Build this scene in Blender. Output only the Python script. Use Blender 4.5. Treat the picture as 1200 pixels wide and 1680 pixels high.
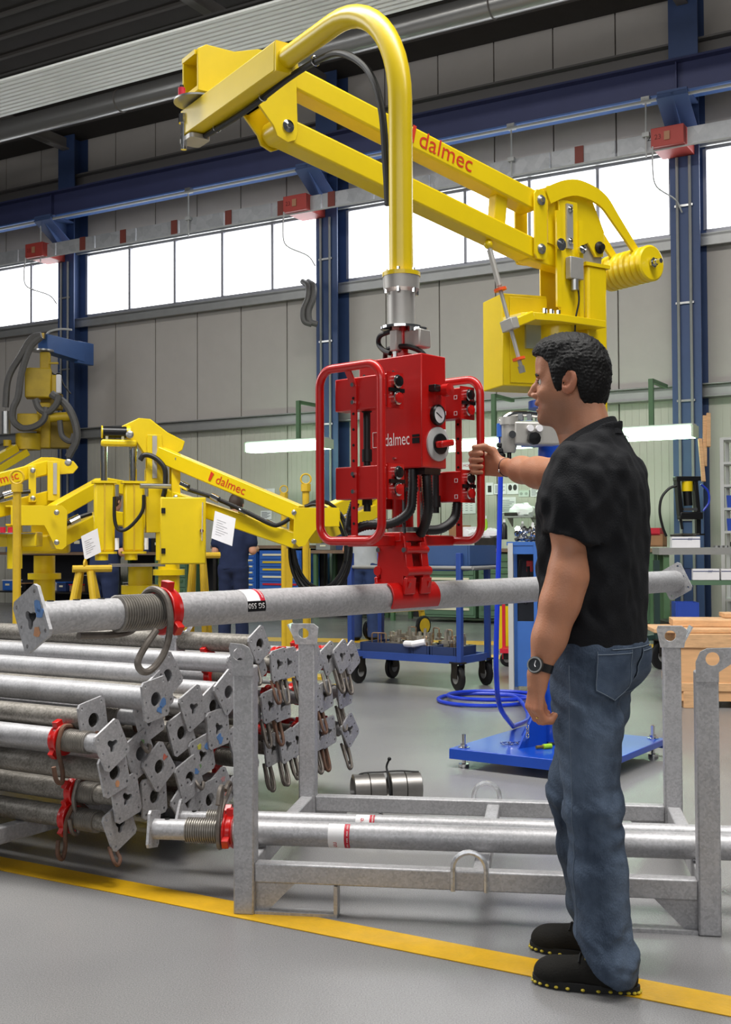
import bpy, math, random
import numpy as np
from mathutils import Vector, Matrix
from mathutils.geometry import tessellate_polygon
V = Vector
random.seed(7)
SC = bpy.context.scene
COL = SC.collection
for o in list(bpy.data.objects):
    bpy.data.objects.remove(o)

# ---------------------------------------------------------------- camera
FPX = 1900.0                      # focal length in pixels of the 1200x1680 frame
CAMZ = 1.2
PITCH = math.atan(50 / FPX)
ROLL = -0.005
cam_d = bpy.data.cameras.new('camera')
cam = bpy.data.objects.new('camera', cam_d)
COL.objects.link(cam)
cam_d.sensor_fit = 'VERTICAL'
cam_d.sensor_height = 36
cam_d.lens = 36 * FPX / 1680
cam_d.clip_start = 0.05
cam_d.clip_end = 200
_F = V((0, math.cos(PITCH), math.sin(PITCH)))
_U0 = V((0, -math.sin(PITCH), math.cos(PITCH)))
_R0 = V((1, 0, 0))
_R = _R0 * math.cos(ROLL) + _U0 * math.sin(ROLL)
_U = -_R0 * math.sin(ROLL) + _U0 * math.cos(ROLL)
cam.matrix_world = Matrix(((_R.x, _U.x, -_F.x, 0), (_R.y, _U.y, -_F.y, 0), (_R.z, _U.z, -_F.z, CAMZ), (0, 0, 0, 1)))
SC.camera = cam

def ray(px, py):
    return _F * FPX + _R * (px - 600) + _U * (840 - py)
def P(px, py, y):                 # world point seen at a pixel, at world depth y
    d = ray(px, py)
    return V((0, 0, CAMZ)) + d * (y / d.y)
def PH(px, py, h):                # world point seen at a pixel, at height h
    d = ray(px, py)
    return V((0, 0, CAMZ)) + d * ((h - CAMZ) / d.z)

# ---------------------------------------------------------------- world, lights, exposure
SC.view_settings.view_transform = 'Standard'
SC.view_settings.look = 'None'
SC.view_settings.gamma = 1
SC.view_settings.exposure = -0.08
SC.view_settings.use_curve_mapping = False
wd = bpy.data.worlds.new('overcast_sky')
SC.world = wd
wd.use_nodes = True
_bg = wd.node_tree.nodes['Background']
_bg.inputs[0].default_value = (0.92, 0.96, 1.0, 1)
_bg.inputs[1].default_value = 0.07

def area(name, loc, size, aim, power, col=(1, 1, 1)):
    l = bpy.data.lights.new(name, 'AREA')
    l.shape = 'RECTANGLE'
    l.size, l.size_y = size
    l.energy = power
    l.color = col
    o = bpy.data.objects.new(name, l)
    COL.objects.link(o)
    o.location = loc
    o.rotation_euler = (V(aim) - V(loc)).to_track_quat('-Z', 'Y').to_euler()
    return o
# added fill for assumed roof daylight (unseen flat strips under the deck, over the photographer)
for loc_, pw_ in (((-3.0, 5.5, 9.9), 1850), ((4.5, 1.0, 9.9), 1000)):
    area('added_roof_fill', loc_, (14, 2.6), (loc_[0], loc_[1], 0), pw_, (1, 0.985, 0.95)).rotation_euler = (0, 0, math.radians(-30))
# added daylight fill, as from an assumed glazed left gable and facade behind the photographer
area('assumed_gable_fill', (-13, 9.5, 6.2), (9, 3.5), (0, 6, 2.0), 520, (0.97, 0.985, 1))
area('added_facade_fill', (-3.0, -9, 5.8), (16, 3), (0, 12, 5.5), 520, (0.97, 0.985, 1))

# ---------------------------------------------------------------- helpers
def lin(h):
    h = h.lstrip('#')
    c = [int(h[i:i + 2], 16) / 255 for i in (0, 2, 4)]
    return tuple((x / 12.92 if x <= 0.04045 else ((x + 0.055) / 1.055) ** 2.4) for x in c)

MATS = {}
def mat(name, col, rough=0.5, metal=0.0, var=0.0, vscale=6.0, bump=0.0, bscale=40.0, coat=0.0, stretch=None, col2=None, emit=0.0, spec=0.5, detail=4.0):
    """principled material with procedural noise for tone variation and relief"""
    if name in MATS:
        return MATS[name]
    m = bpy.data.materials.new(name)
    m.use_nodes = True
    nt = m.node_tree
    b = nt.nodes['Principled BSDF']
    c = lin(col) if isinstance(col, str) else col
    b.inputs['Base Color'].default_value = (*c, 1)
    b.inputs['Roughness'].default_value = rough
    b.inputs['Metallic'].default_value = metal
    b.inputs['Specular IOR Level'].default_value = spec
    b.inputs['Coat Weight'].default_value = coat
    b.inputs['Coat Roughness'].default_value = 0.12
    if emit:
        b.inputs['Emission Color'].default_value = (*c, 1)
        b.inputs['Emission Strength'].default_value = emit
    tc = None
    if var or bump or col2:
        tc = nt.nodes.new('ShaderNodeTexCoord')
        src = tc.outputs['Object']
        if stretch:
            mp = nt.nodes.new('ShaderNodeMapping')
            mp.inputs['Scale'].default_value = stretch
            nt.links.new(src, mp.inputs['Vector'])
            src = mp.outputs['Vector']
    if var or col2:
        n = nt.nodes.new('ShaderNodeTexNoise')
        n.inputs['Scale'].default_value = vscale
        n.inputs['Detail'].default_value = detail
        n.inputs['Roughness'].default_value = 0.65
        nt.links.new(src, n.inputs['Vector'])
        r = nt.nodes.new('ShaderNodeValToRGB')
        r.color_ramp.elements[0].position = 0.3
        r.color_ramp.elements[1].position = 0.7
        if col2:
            d = lin(col2) if isinstance(col2, str) else col2
            r.color_ramp.elements[0].color = (*d, 1)
            r.color_ramp.elements[1].color = (*c, 1)
        else:
            r.color_ramp.elements[0].color = (*[x * (1 - var) for x in c], 1)
            r.color_ramp.elements[1].color = (*[min(1, x * (1 + var)) for x in c], 1)
        nt.links.new(n.outputs['Fac'], r.inputs['Fac'])
        nt.links.new(r.outputs['Color'], b.inputs['Base Color'])
    if bump:
        n2 = nt.nodes.new('ShaderNodeTexNoise')
        n2.inputs['Scale'].default_value = bscale
        n2.inputs['Detail'].default_value = 3
        nt.links.new(src, n2.inputs['Vector'])
        bp = nt.nodes.new('ShaderNodeBump')
        bp.inputs['Strength'].default_value = bump
        bp.inputs['Distance'].default_value = 0.01
        nt.links.new(n2.outputs['Fac'], bp.inputs['Height'])
        nt.links.new(bp.outputs['Normal'], b.inputs['Normal'])
    MATS[name] = m
    return m

class MB:
    """collects shapes; build() links them as ONE mesh object"""
    def __init__(s, fr=None):
        s.v, s.f, s.fr = [], [], fr
    def add(s, vs, fs):
        n = len(s.v)
        fr = s.fr
        s.v += [fr @ V(p) if fr else V(p) for p in vs]
        flip = fr is not None and fr.to_3x3().determinant() < 0
        s.f += [tuple(i + n for i in (f[::-1] if flip else f)) for f in fs]
        return s
    def box(s, c, sz, rz=0, rot=None):
        x, y, z = [k / 2 for k in sz]
        m = rot if rot else Matrix.Rotation(rz, 3, 'Z')
        c = V(c)
        vs = [c + m @ V(p) for p in ((-x, -y, -z), (x, -y, -z), (x, y, -z), (-x, y, -z), (-x, -y, z), (x, -y, z), (x, y, z), (-x, y, z))]
        return s.add(vs, [(0, 3, 2, 1), (4, 5, 6, 7), (0, 1, 5, 4), (1, 2, 6, 5), (2, 3, 7, 6), (3, 0, 4, 7)])
    def bar(s, a, b, w, h, up=(0, 0, 1)):
        a, b, up = V(a), V(b), V(up)
        d = (b - a).normalized()
        x = d.cross(up)
        if x.length < 1e-4:
            x = d.cross(V((0, 1, 0)))
        x.normalize()
        y = x.cross(d)
        x, y = x * w / 2, y * h / 2
        return s.add([a - x - y, a + x - y, a + x + y, a - x + y, b - x - y, b + x - y, b + x + y, b - x + y],
                     [(0, 1, 2, 3), (4, 7, 6, 5), (0, 4, 5, 1), (1, 5, 6, 2), (2, 6, 7, 3), (3, 7, 4, 0)])
    def cyl(s, a, b, r, r2=None, n=16, cap=True):
        return s.lathe([(r, 0), (r if r2 is None else r2, 1)], a, V(b) - V(a), n, cap, True)
    def lathe(s, prof, o, ax, n=20, cap=True, rel=False):
        o, ax = V(o), V(ax)
        L = ax.length if rel else 1
        d = ax.normalized()
        x = d.orthogonal().normalized()
        y = d.cross(x)
        vs, fs = [], []
        for r, t in prof:
            for k in range(n):
                a = 2 * math.pi * k / n
                vs.append(o + d * (t * L) + (x * math.cos(a) + y * math.sin(a)) * r)
        for i in range(len(prof) - 1):
            for k in range(n):
                k2 = (k + 1) % n
                fs.append((i * n + k, i * n + k2, (i + 1) * n + k2, (i + 1) * n + k))
        if cap:
            fs.append(tuple(range(n - 1, -1, -1)))
            m = (len(prof) - 1) * n
            fs.append(tuple(range(m, m + n)))
        return s.add(vs, fs)
    def tube(s, pts, r, n=10, closed=False, cap=True, radii=None):
        pts = [V(p) for p in pts]
        N = len(pts)
        T = []
        for i in range(N):
            if closed:
                t = pts[(i + 1) % N] - pts[i - 1]
            else:
                t = pts[min(i + 1, N - 1)] - pts[max(i - 1, 0)]
            T.append(t.normalized())
        x = T[0].orthogonal().normalized()
        vs, fs = [], []
        for i in range(N):
            if i:
                q = T[i - 1].rotation_difference(T[i])
                x = q @ x
            y = T[i].cross(x)
            rr = radii[i] if radii else r
            for k in range(n):
                a = 2 * math.pi * k / n
                vs.append(pts[i] + (x * math.cos(a) + y * math.sin(a)) * rr)
        for i in range(N if closed else N - 1):
            j = (i + 1) % N
            for k in range(n):
                k2 = (k + 1) % n
                fs.append((i * n + k, i * n + k2, j * n + k2, j * n + k))
        if cap and not closed:
            fs.append(tuple(range(n - 1, -1, -1)))
            fs.append(tuple(range((N - 1) * n, N * n)))
        return s.add(vs, fs)
    def prism(s, poly, o, ex, ey, t, holes=()):
        """polygon (with holes) in the plane o + ex*u + ey*v, thickness t centred on the plane"""
        o, ex, ey = V(o), V(ex), V(ey)
        nz = ex.cross(ey).normalized() * (t / 2)
        loops = [list(poly)] + [list(h) for h in holes]
        flat = [p for l in loops for p in l]
        tri = tessellate_polygon([[V((p[0], p[1], 0)) for p in l] for l in loops])
        n = len(flat)
        vs = [o + ex * p[0] + ey * p[1] - nz for p in flat] + [o + ex * p[0] + ey * p[1] + nz for p in flat]
        fs = []
        for a, b, c in tri:
            A, B, C = flat[a], flat[b], flat[c]
            if (B[0] - A[0]) * (C[1] - A[1]) - (B[1] - A[1]) * (C[0] - A[0]) < 0:
                a, c = c, a
            fs += [(c, b, a), (a + n, b + n, c + n)]
        k = 0
        for li, l in enumerate(loops):
            m = len(l)
            ar = sum(l[i][0] * l[(i + 1) % m][1] - l[(i + 1) % m][0] * l[i][1] for i in range(m))
            fl = (ar < 0) != (li > 0)
            for i in range(m):
                a, b = k + i, k + (i + 1) % m
                fs.append((b, a, a + n, b + n) if fl else (a, b, b + n, a + n))
            k += m
        return s.add(vs, fs)
    def torus(s, c, ax, R, r, n=28, m=8, a0=0, a1=2 * math.pi, x=None):
        c, d = V(c), V(ax).normalized()
        x = V(x).normalized() if x else d.orthogonal().normalized()
        y = d.cross(x)
        full = abs(a1 - a0) > 6.28
        k = n if full else n + 1
        pts = [c + (x * math.cos(a0 + (a1 - a0) * i / n) + y * math.sin(a0 + (a1 - a0) * i / n)) * R for i in range(k)]
        return s.tube(pts, r, m, closed=full)
    def ball(s, c, r, n=12, m=8, rot=None):
        c = V(c)
        r = (r, r, r) if isinstance(r, (int, float)) else r
        vs, fs = [], []
        for i in range(m + 1):
            p = math.pi * i / m
            for k in range(n):
                a = 2 * math.pi * k / n
                q = V((r[0] * math.sin(p) * math.cos(a), r[1] * math.sin(p) * math.sin(a), r[2] * math.cos(p)))
                vs.append(c + (rot @ q if rot else q))
        for i in range(m):
            for k in range(n):
                k2 = (k + 1) % n
                fs.append((i * n + k, (i + 1) * n + k, (i + 1) * n + k2, i * n + k2))
        return s.add(vs, fs)
    def text(s, txt, size, o, ex, ey, t=0.001, fn=None, align='LEFT', squash=1.0):
        vs, fs = text_geo(txt, size, align)
        o, ex, ey = V(o), V(ex), V(ey)
        nz = ex.cross(ey).normalized() * t
        q = [(fn(p[0] * squash, p[1]) if fn else o + ex * p[0] * squash + ey * p[1] + nz) for p in vs]
        return s.add(q, fs)
    def build(s, name, m, parent=None, smooth=30, bevel=0.0, seg=2, label=None):
        me = bpy.data.meshes.new(name)
        if parent is not None:
            base = wloc(parent)
        else:
            xs = [p.x for p in s.v]; ys = [p.y for p in s.v]; zs = [p.z for p in s.v]
            base = V(((min(xs) + max(xs)) / 2, (min(ys) + max(ys)) / 2, min(zs)))
        me.from_pydata([tuple(p - base) for p in s.v], [], s.f)
        if m is not None:
            me.materials.append(m)
        finish(me, smooth)
        o = bpy.data.objects.new(name, me)
        COL.objects.link(o)
        if parent is not None:
            o.parent = parent
        else:
            o.location = base
        if bevel:
            bv = o.modifiers.new('bevel', 'BEVEL')
            bv.width = bevel
            bv.segments = seg
            bv.limit_method = 'ANGLE'
            bv.angle_limit = math.radians(40)
        if label:
            o['label'] = label
        return o

def finish(me, smooth):
    if smooth:
        me.polygons.foreach_set('use_smooth', [True] * len(me.polygons))
        me.set_sharp_from_angle(angle=math.radians(smooth))
    me.update()

def wloc(o):
    p = V((0, 0, 0))
    while o is not None:
        p = p + o.location
        o = o.parent
    return p

_txt = {}
def text_geo(txt, size, align):
    k = (txt, align)
    if k not in _txt:
        cu = bpy.data.curves.new('t', 'FONT')
        cu.body = txt
        cu.size = 1
        cu.align_x = align
        cu.resolution_u = 3
        o = bpy.data.objects.new('t', cu)
        COL.objects.link(o)
        dg = bpy.context.evaluated_depsgraph_get()
        me = bpy.data.meshes.new_from_object(o.evaluated_get(dg))
        _txt[k] = ([tuple(v.co) for v in me.vertices], [tuple(p.vertices) for p in me.polygons])
        bpy.data.objects.remove(o)
        bpy.data.curves.remove(cu)
        bpy.data.meshes.remove(me)
    vs, fs = _txt[k]
    return [(v[0] * size, v[1] * size) for v in vs], fs

def thing(name, label, cat, loc, group=None, kind=None):
    o = bpy.data.objects.new(name, None)
    o.empty_display_size = 0.1
    COL.objects.link(o)
    o.location = loc
    return tag(o, label, cat, group, kind)
def tag(o, label=None, cat=None, group=None, kind=None):
    if label: o['label'] = label
    if cat: o['category'] = cat
    if group: o['group'] = group
    if kind: o['kind'] = kind
    return o
def copy_tree(o, parent=None):
    c = o.copy()
    COL.objects.link(c)
    c.parent = parent
    for ch in list(o.children):
        copy_tree(ch, c)
    return c
def frame(o, ex, ey, ez=None):
    ex = V(ex).normalized(); ey = V(ey).normalized()
    ez = V(ez).normalized() if ez else ex.cross(ey).normalized()
    return Matrix(((ex.x, ey.x, ez.x, o[0]), (ex.y, ey.y, ez.y, o[1]), (ex.z, ey.z, ez.z, o[2]), (0, 0, 0, 1)))
def circ(cx, cy, r, n=16, a0=0):
    return [(cx + r * math.cos(a0 + 2 * math.pi * k / n), cy + r * math.sin(a0 + 2 * math.pi * k / n)) for k in range(n)]
def rrect(w, h, r, n=4, cx=0, cy=0):
    out = []
    for sx, sy, a in ((1, 1, 0), (-1, 1, 90), (-1, -1, 180), (1, -1, 270)):
        for k in range(n + 1):
            t = math.radians(a + 90 * k / n)
            out.append((cx + sx * (w / 2 - r) + r * math.cos(t), cy + sy * (h / 2 - r) + r * math.sin(t)))
    return out
def spline(pts, n=8):
    """Catmull-Rom through the points"""
    pts = [V(p) for p in pts]
    q = [pts[0] * 2 - pts[1]] + pts + [pts[-1] * 2 - pts[-2]]
    out = []
    for i in range(1, len(q) - 2):
        for k in range(n):
            t = k / n
            a, b, c, d = q[i - 1], q[i], q[i + 1], q[i + 2]
            out.append(0.5 * ((2 * b) + (c - a) * t + (2 * a - 5 * b + 4 * c - d) * t * t + (3 * b - a - 3 * c + d) * t ** 3))
    out.append(pts[-1])
    return out
def fillet(pts, r, n=6, closed=False):
    """polyline with rounded corners"""
    pts = [V(p) for p in pts]
    N = len(pts)
    out = []
    for i in range(N):
        if not closed and i in (0, N - 1):
            out.append(pts[i]); continue
        a, b, c = pts[i - 1], pts[i], pts[(i + 1) % N]
        u, w = (a - b).normalized(), (c - b).normalized()
        th = u.angle(w)
        L = min(r / math.tan(th / 2), (a - b).length * 0.49, (c - b).length * 0.49)
        rr = L * math.tan(th / 2)
        bis = (u + w).normalized()
        cen = b + bis * (rr / math.sin(th / 2))
        s0, s1 = b + u * L - cen, b + w * L - cen
        ang = s0.angle(s1)
        ax = s0.cross(s1).normalized()
        for k in range(n + 1):
            out.append(cen + Matrix.Rotation(ang * k / n, 3, ax) @ s0)
    return out

# ---------------------------------------------------------------- materials
YEL = mat('yellow_paint', '#E2C405', 0.36, 0, 0.05, 3, 0.03, 60, coat=0.25)
YELB = mat('yellow_dull_paint', '#C9A520', 0.5, 0, 0.15, 5, 0.05, 40)
RED = mat('red_paint', '#BE110D', 0.3, 0, 0.05, 4, 0.02, 60, coat=0.35)
BLUE = mat('blue_paint', '#2A468E', 0.4, 0, 0.1, 4)
BLUEC = mat('column_blue_paint', '#364A74', 0.5, 0, 0.08, 2)
BLUEB = mat('bright_blue_paint', '#1547B0', 0.3, 0, 0.05, 4, coat=0.3)
TCAB = mat('cabinet_blue', '#2C62B4', 0.45, 0, 0.06, 4)
STEEL = mat('zinc_steel', '#B8B8B6', 0.3, 0.9, 0.1, 20)
CHROME = mat('chrome', '#DADADA', 0.12, 1.0)
ALU = mat('cast_aluminium', '#B9B6B0', 0.45, 0.55, 0.06, 10)
BLK = mat('black_rubber', '#0C0C0E', 0.45, 0, 0.1, 10)
BLKP = mat('black_plastic', '#101012', 0.3)
GUN = mat('dark_gunmetal', '#3A3733', 0.45, 0.7, 0.2, 12)
WHITE = mat('white_paper', '#EDEBEE', 0.7, 0, 0.04, 8)
GREYP = mat('grey_paint', '#8C8C8A', 0.5, 0, 0.06, 5)
GREEN = mat('green_paint', '#4A6A48', 0.5, 0, 0.1, 4)
WOOD = mat('raw_wood', '#D2A679', 0.7, 0, 0.18, 9, 0.1, 30, stretch=(1, 1, 6))
ORANGE = mat('orange_plastic', '#E2531A', 0.4)
REDP = mat('red_print', '#C01830', 0.5)
REDL = mat('red_lettering', '#C83010', 0.5)
WHITEL = mat('white_lettering', '#F0ECEA', 0.5)
HOSEB = mat('blue_hose_rubber', '#1638C0', 0.35, 0, 0.05, 10)
GREYH = mat('grey_hose', '#5A5856', 0.5, 0, 0.1, 10)
LGREY = mat('light_grey_paint', '#B9BAB8', 0.45, 0, 0.05, 5)

def galv(name, base, dark, rough=0.38, metal=0.75, scale=90):
    """hot-dip galvanised steel: crystalline spangle, streaks and grime"""
    if name in MATS:
        return MATS[name]
    m = bpy.data.materials.new(name)
    m.use_nodes = True
    nt = m.node_tree
    b = nt.nodes['Principled BSDF']
    tc = nt.nodes.new('ShaderNodeTexCoord')
    vo = nt.nodes.new('ShaderNodeTexVoronoi'); vo.inputs['Scale'].default_value = scale
    nz = nt.nodes.new('ShaderNodeTexNoise'); nz.inputs['Scale'].default_value = 7; nz.inputs['Detail'].default_value = 6; nz.inputs['Roughness'].default_value = 0.7
    nt.links.new(tc.outputs['Object'], vo.inputs['Vector'])
    nt.links.new(tc.outputs['Object'], nz.inputs['Vector'])
    sp = nt.nodes.new('ShaderNodeSeparateColor')
    nt.links.new(vo.outputs['Color'], sp.inputs['Color'])
    mx = nt.nodes.new('ShaderNodeMath'); mx.operation = 'MULTIPLY_ADD'; mx.inputs[1].default_value = 0.45
    nt.links.new(sp.outputs[0], mx.inputs[0]); nt.links.new(nz.outputs['Fac'], mx.inputs[2])
    r = nt.nodes.new('ShaderNodeValToRGB')
    r.color_ramp.elements[0].position = 0.38; r.color_ramp.elements[1].position = 0.98
    r.color_ramp.elements[0].color = (*lin(dark), 1); r.color_ramp.elements[1].color = (*lin(base), 1)
    nt.links.new(mx.outputs[0], r.inputs['Fac'])
    nt.links.new(r.outputs['Color'], b.inputs['Base Color'])
    b.inputs['Metallic'].default_value = metal
    b.inputs['Roughness'].default_value = rough
    bp = nt.nodes.new('ShaderNodeBump'); bp.inputs['Strength'].default_value = 0.12; bp.inputs['Distance'].default_value = 0.004
    nt.links.new(nz.outputs['Fac'], bp.inputs['Height']); nt.links.new(bp.outputs['Normal'], b.inputs['Normal'])
    MATS[name] = m
    return m
GALV = galv('galvanised_steel', '#BDBCBE', '#A09FA1', 0.48, 0.42, 150)
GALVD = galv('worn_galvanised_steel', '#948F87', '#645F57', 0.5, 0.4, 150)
GALVB = galv('bright_galvanised_steel', '#E2E3E6', '#BCBEC2', 0.32, 0.7)
# ================================================================ the hall
W0 = V((4.73, 16.4, 0)); WU = V((-0.866, 0.5, 0)); WN = V((-0.5, -0.866, 0))
def W(s, d, h):                    # wall frame: s along the wall to the left, d out from the column faces, h up
    return W0 + WU * s + WN * d + V((0, 0, h))
WFR = Matrix(((WU.x, WN.x, 0, W0.x), (WU.y, WN.y, 0, W0.y), (0, 0, 1, 0), (0, 0, 0, 1)))

# floor
def floor_mat():
    m = bpy.data.materials.new('floor_epoxy')
    m.use_nodes = True
    nt = m.node_tree
    b = nt.nodes['Principled BSDF']
    tc = nt.nodes.new('ShaderNodeTexCoord')
    n1 = nt.nodes.new('ShaderNodeTexNoise'); n1.inputs['Scale'].default_value = 0.9; n1.inputs['Detail'].default_value = 6
    n2 = nt.nodes.new('ShaderNodeTexNoise'); n2.inputs['Scale'].default_value = 260; n2.inputs['Detail'].default_value = 2
    n3 = nt.nodes.new('ShaderNodeTexNoise'); n3.inputs['Scale'].default_value = 150; n3.inputs['Detail'].default_value = 2
    for n in (n1, n2, n3):
        nt.links.new(tc.outputs['Object'], n.inputs['Vector'])
    r = nt.nodes.new('ShaderNodeValToRGB')
    r.color_ramp.elements[0].position = 0.3; r.color_ramp.elements[1].position = 0.7
    r.color_ramp.elements[0].color = (*lin('#767576'), 1); r.color_ramp.elements[1].color = (*lin('#848382'), 1)
    nt.links.new(n1.outputs['Fac'], r.inputs['Fac'])
    mx = nt.nodes.new('ShaderNodeMix'); mx.data_type = 'RGBA'; mx.blend_type = 'OVERLAY'; mx.inputs[0].default_value = 0.55
    nt.links.new(r.outputs['Color'], mx.inputs[6]); nt.links.new(n2.outputs['Fac'], mx.inputs[7])
    nt.links.new(mx.outputs[2], b.inputs['Base Color'])
    b.inputs['Roughness'].default_value = 0.27
    bp = nt.nodes.new('ShaderNodeBump'); bp.inputs['Strength'].default_value = 0.35; bp.inputs['Distance'].default_value = 0.003
    nt.links.new(n3.outputs['Fac'], bp.inputs['Height']); nt.links.new(bp.outputs['Normal'], b.inputs['Normal'])
    return m
FLOORM = floor_mat()
tag(MB().box((-3, 12, -0.1), (50, 44, 0.2)).build('floor', FLOORM, smooth=0), 'grey speckled epoxy workshop floor', None, None, 'structure')
LINEM = mat('yellow_floor_paint', '#CFA010', 0.42, 0, 0.1, 14, 0.15, 120)
def floor_strip(pts, lab):
    b = MB()
    n = len(pts)
    b.add([(p.x, p.y, 0.0005) for p in pts] + [(p.x, p.y, 0.003) for p in pts],
          [tuple(range(n - 1, -1, -1)), tuple(range(n, 2 * n))] + [(i, (i + 1) % n, (i + 1) % n + n, i + n) for i in range(n)])
    return tag(b.build('trim_1', LINEM, smooth=0), lab, None, None, 'structure')
def fp(x, y): return PH(x, y, 0.003)
_a = fp(0, 1405); _b = fp(1200, 1634); _c = fp(0, 1427); _d = fp(1200, 1667)
floor_strip([_c - (_d - _c) * 0.6, _d + (_d - _c) * 0.6, _b + (_b - _a) * 0.6, _a - (_b - _a) * 0.6], 'yellow painted floor line running under the man').name = 'trim_1'
for k, (y0, y1) in enumerate(((1053, 1058), (1075, 1081))):
    q0 = fp(420, y0 - 8); q1 = fp(1200, y0 + 6); q2 = fp(1200, y1 + 7); q3 = fp(420, y1 - 7)
    floor_strip([q3 - (q2 - q3) * .3, q2 + (q2 - q3) * .3, q1 + (q1 - q0) * .3, q0 - (q1 - q0) * .3],
                ['thin yellow floor line nearest the back benches', 'thin yellow floor line behind the blue trolley'][k])

# back wall of sandwich panels (each panel its own piece)
PANM = mat('wall_panel_paint', '#B8B2AC', 0.55, 0, 0.03, 3, 0.03, 30)
PANL = mat('wall_panel_ribbed_paint', '#BEBBB0', 0.5, 0, 0.03, 3)
JOINT = mat('dark_joint', '#55504D', 0.8)
S0, S1 = -8.0, 20.0
wall = MB(WFR)
wall.box(((S0 + S1) / 2, -0.5, 4.75), (S1 - S0, 0.1, 9.9))
# opening for the window strip is left between the two slabs
wall.v, wall.f = [], []
wall.box(((S0 + S1) / 2, -0.5, 2.83), (S1 - S0, 0.1, 5.66))
wall.box(((S0 + S1) / 2, -0.5, 8.35), (S1 - S0, 0.1, 2.7))
wall = tag(wall.build('wall_back', JOINT, smooth=0), 'tall beige sandwich panel wall behind the benches', None, None, 'structure')
def panel_mesh(w, h, t, ribs=0):
    b = MB()
    b.box((0, 0, h / 2), (w, t, h))
    for k in range(ribs):
        b.box((-w / 2 + w * (k + .5) / ribs, t / 2 + .003, h / 2), (w / ribs * .45, .006, h * .998))
    me = bpy.data.meshes.new('panel')
    me.from_pydata([tuple(p) for p in b.v], [], b.f)
    me.materials.append(PANL if ribs else PANM)
    return me
PW = 1.0
rows = [(0.0, 3.30, 9), (3.33, 2.30, 0), (7.02, 2.68, 0)]
me_rows = [panel_mesh(PW - 0.022, h, 0.06, rb) for _, h, rb in rows]
wrot = WFR.to_3x3().to_euler()
wb = wloc(wall)
k0 = math.floor(S0)
for i in range(int(S1 - S0)):
    for (z, h, rb), me in zip(rows, me_rows):
        o = bpy.data.objects.new('panel', me)
        COL.objects.link(o)
        o.parent = wall
        o.location = W(S0 + 0.27 + i + 0.5, -0.42, z) - wb
        # mesh x runs along the wall, y toward the room
        o.rotation_euler = wrot
# rail, sills and purlins
RAILM = mat('galvanised_rail', '#A3A3A1', 0.4, 0.5, 0.06, 4)
def trim(name, lab, b, m, **k):
    return tag(b.build(name, m, **k), lab, None, None, 'structure')
trim('trim_4', 'grey galvanised channel running along the wall above the lamps',
     MB(WFR).box((6, -0.34, 3.36), (28, 0.14, 0.16)).box((6, -0.29, 3.45), (28, 0.22, 0.02)).box((6, -0.29, 3.27), (28, 0.22, 0.02)), RAILM, bevel=.006)
trim('trim_5', 'grey sloping sill under the window strip',
     MB(WFR).box((6, -0.33, 5.60), (28, 0.24, 0.05)).box((6, -0.24, 5.53), (28, 0.06, 0.16)), RAILM)
trim('trim_6', 'grey metal head rail above the window strip',
     MB(WFR).box((6, -0.36, 6.98), (28, 0.20, 0.10)).box((6, -0.28, 6.93), (28, 0.05, 0.05)), RAILM)
trim('trim_7', 'dark grey purlin across the upper wall', MB(WFR).box((6, -0.32, 8.3), (28, 0.16, 0.24)).box((6, -0.25, 8.44), (28, .24, .03)), mat('purlin_grey', '#6E6A68', 0.6, 0.2))

# window strip: one window per bay, each pane a child
def pane_mat():
    m = bpy.data.materials.new('bright_daylit_pane')
    m.use_nodes = True
    nt = m.node_tree
    b = nt.nodes['Principled BSDF']
    b.inputs['Base Color'].default_value = (0.9, 0.93, 0.96, 1)
    b.inputs['Roughness'].default_value = 0.2
    b.inputs['Emission Color'].default_value = (0.95, 0.975, 1.0, 1)
    b.inputs['Emission Strength'].default_value = 4.5
    return m
PANE = pane_mat()
MULL = mat('window_bar_grey', '#9A9AA0', 0.4, 0.4)
bays = [(-7.9, -0.05), (-0.05 + 0.5, 6.0), (6.45, 12.0), (12.45, 19.9)]
for wi, (sa, sb) in enumerate(bays):
    wn = MB(WFR)
    n = max(1, round((sb - sa) / 1.07))
    wn.box(((sa + sb) / 2, -0.42, 5.69), (sb - sa, 0.08, 0.06)).box(((sa + sb) / 2, -0.42, 6.91), (sb - sa, 0.08, 0.06))
    wo = tag(wn.build('window_%d' % (wi + 1), MULL, smooth=0), None, None, None, 'structure')
    wo['label'] = ['strip window at far right beyond the third blue column', 'strip window behind the yellow manipulator arm', 'strip window between the first two blue columns', 'strip window at far left beyond the first column'][wi]
    pw = (sb - sa) / n
    for k in range(n):
        MB(WFR).box((sa + pw * (k + .5), -0.43, 6.30), (pw - 0.05, 0.02, 1.17)).build('pane', PANE, wo, smooth=0)
    for k in range(n + 1):
        MB(WFR).box((sa + pw * k, -0.40, 6.30), (0.05, 0.09, 1.18)).build('mullion', MULL, wo, smooth=0)

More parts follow.
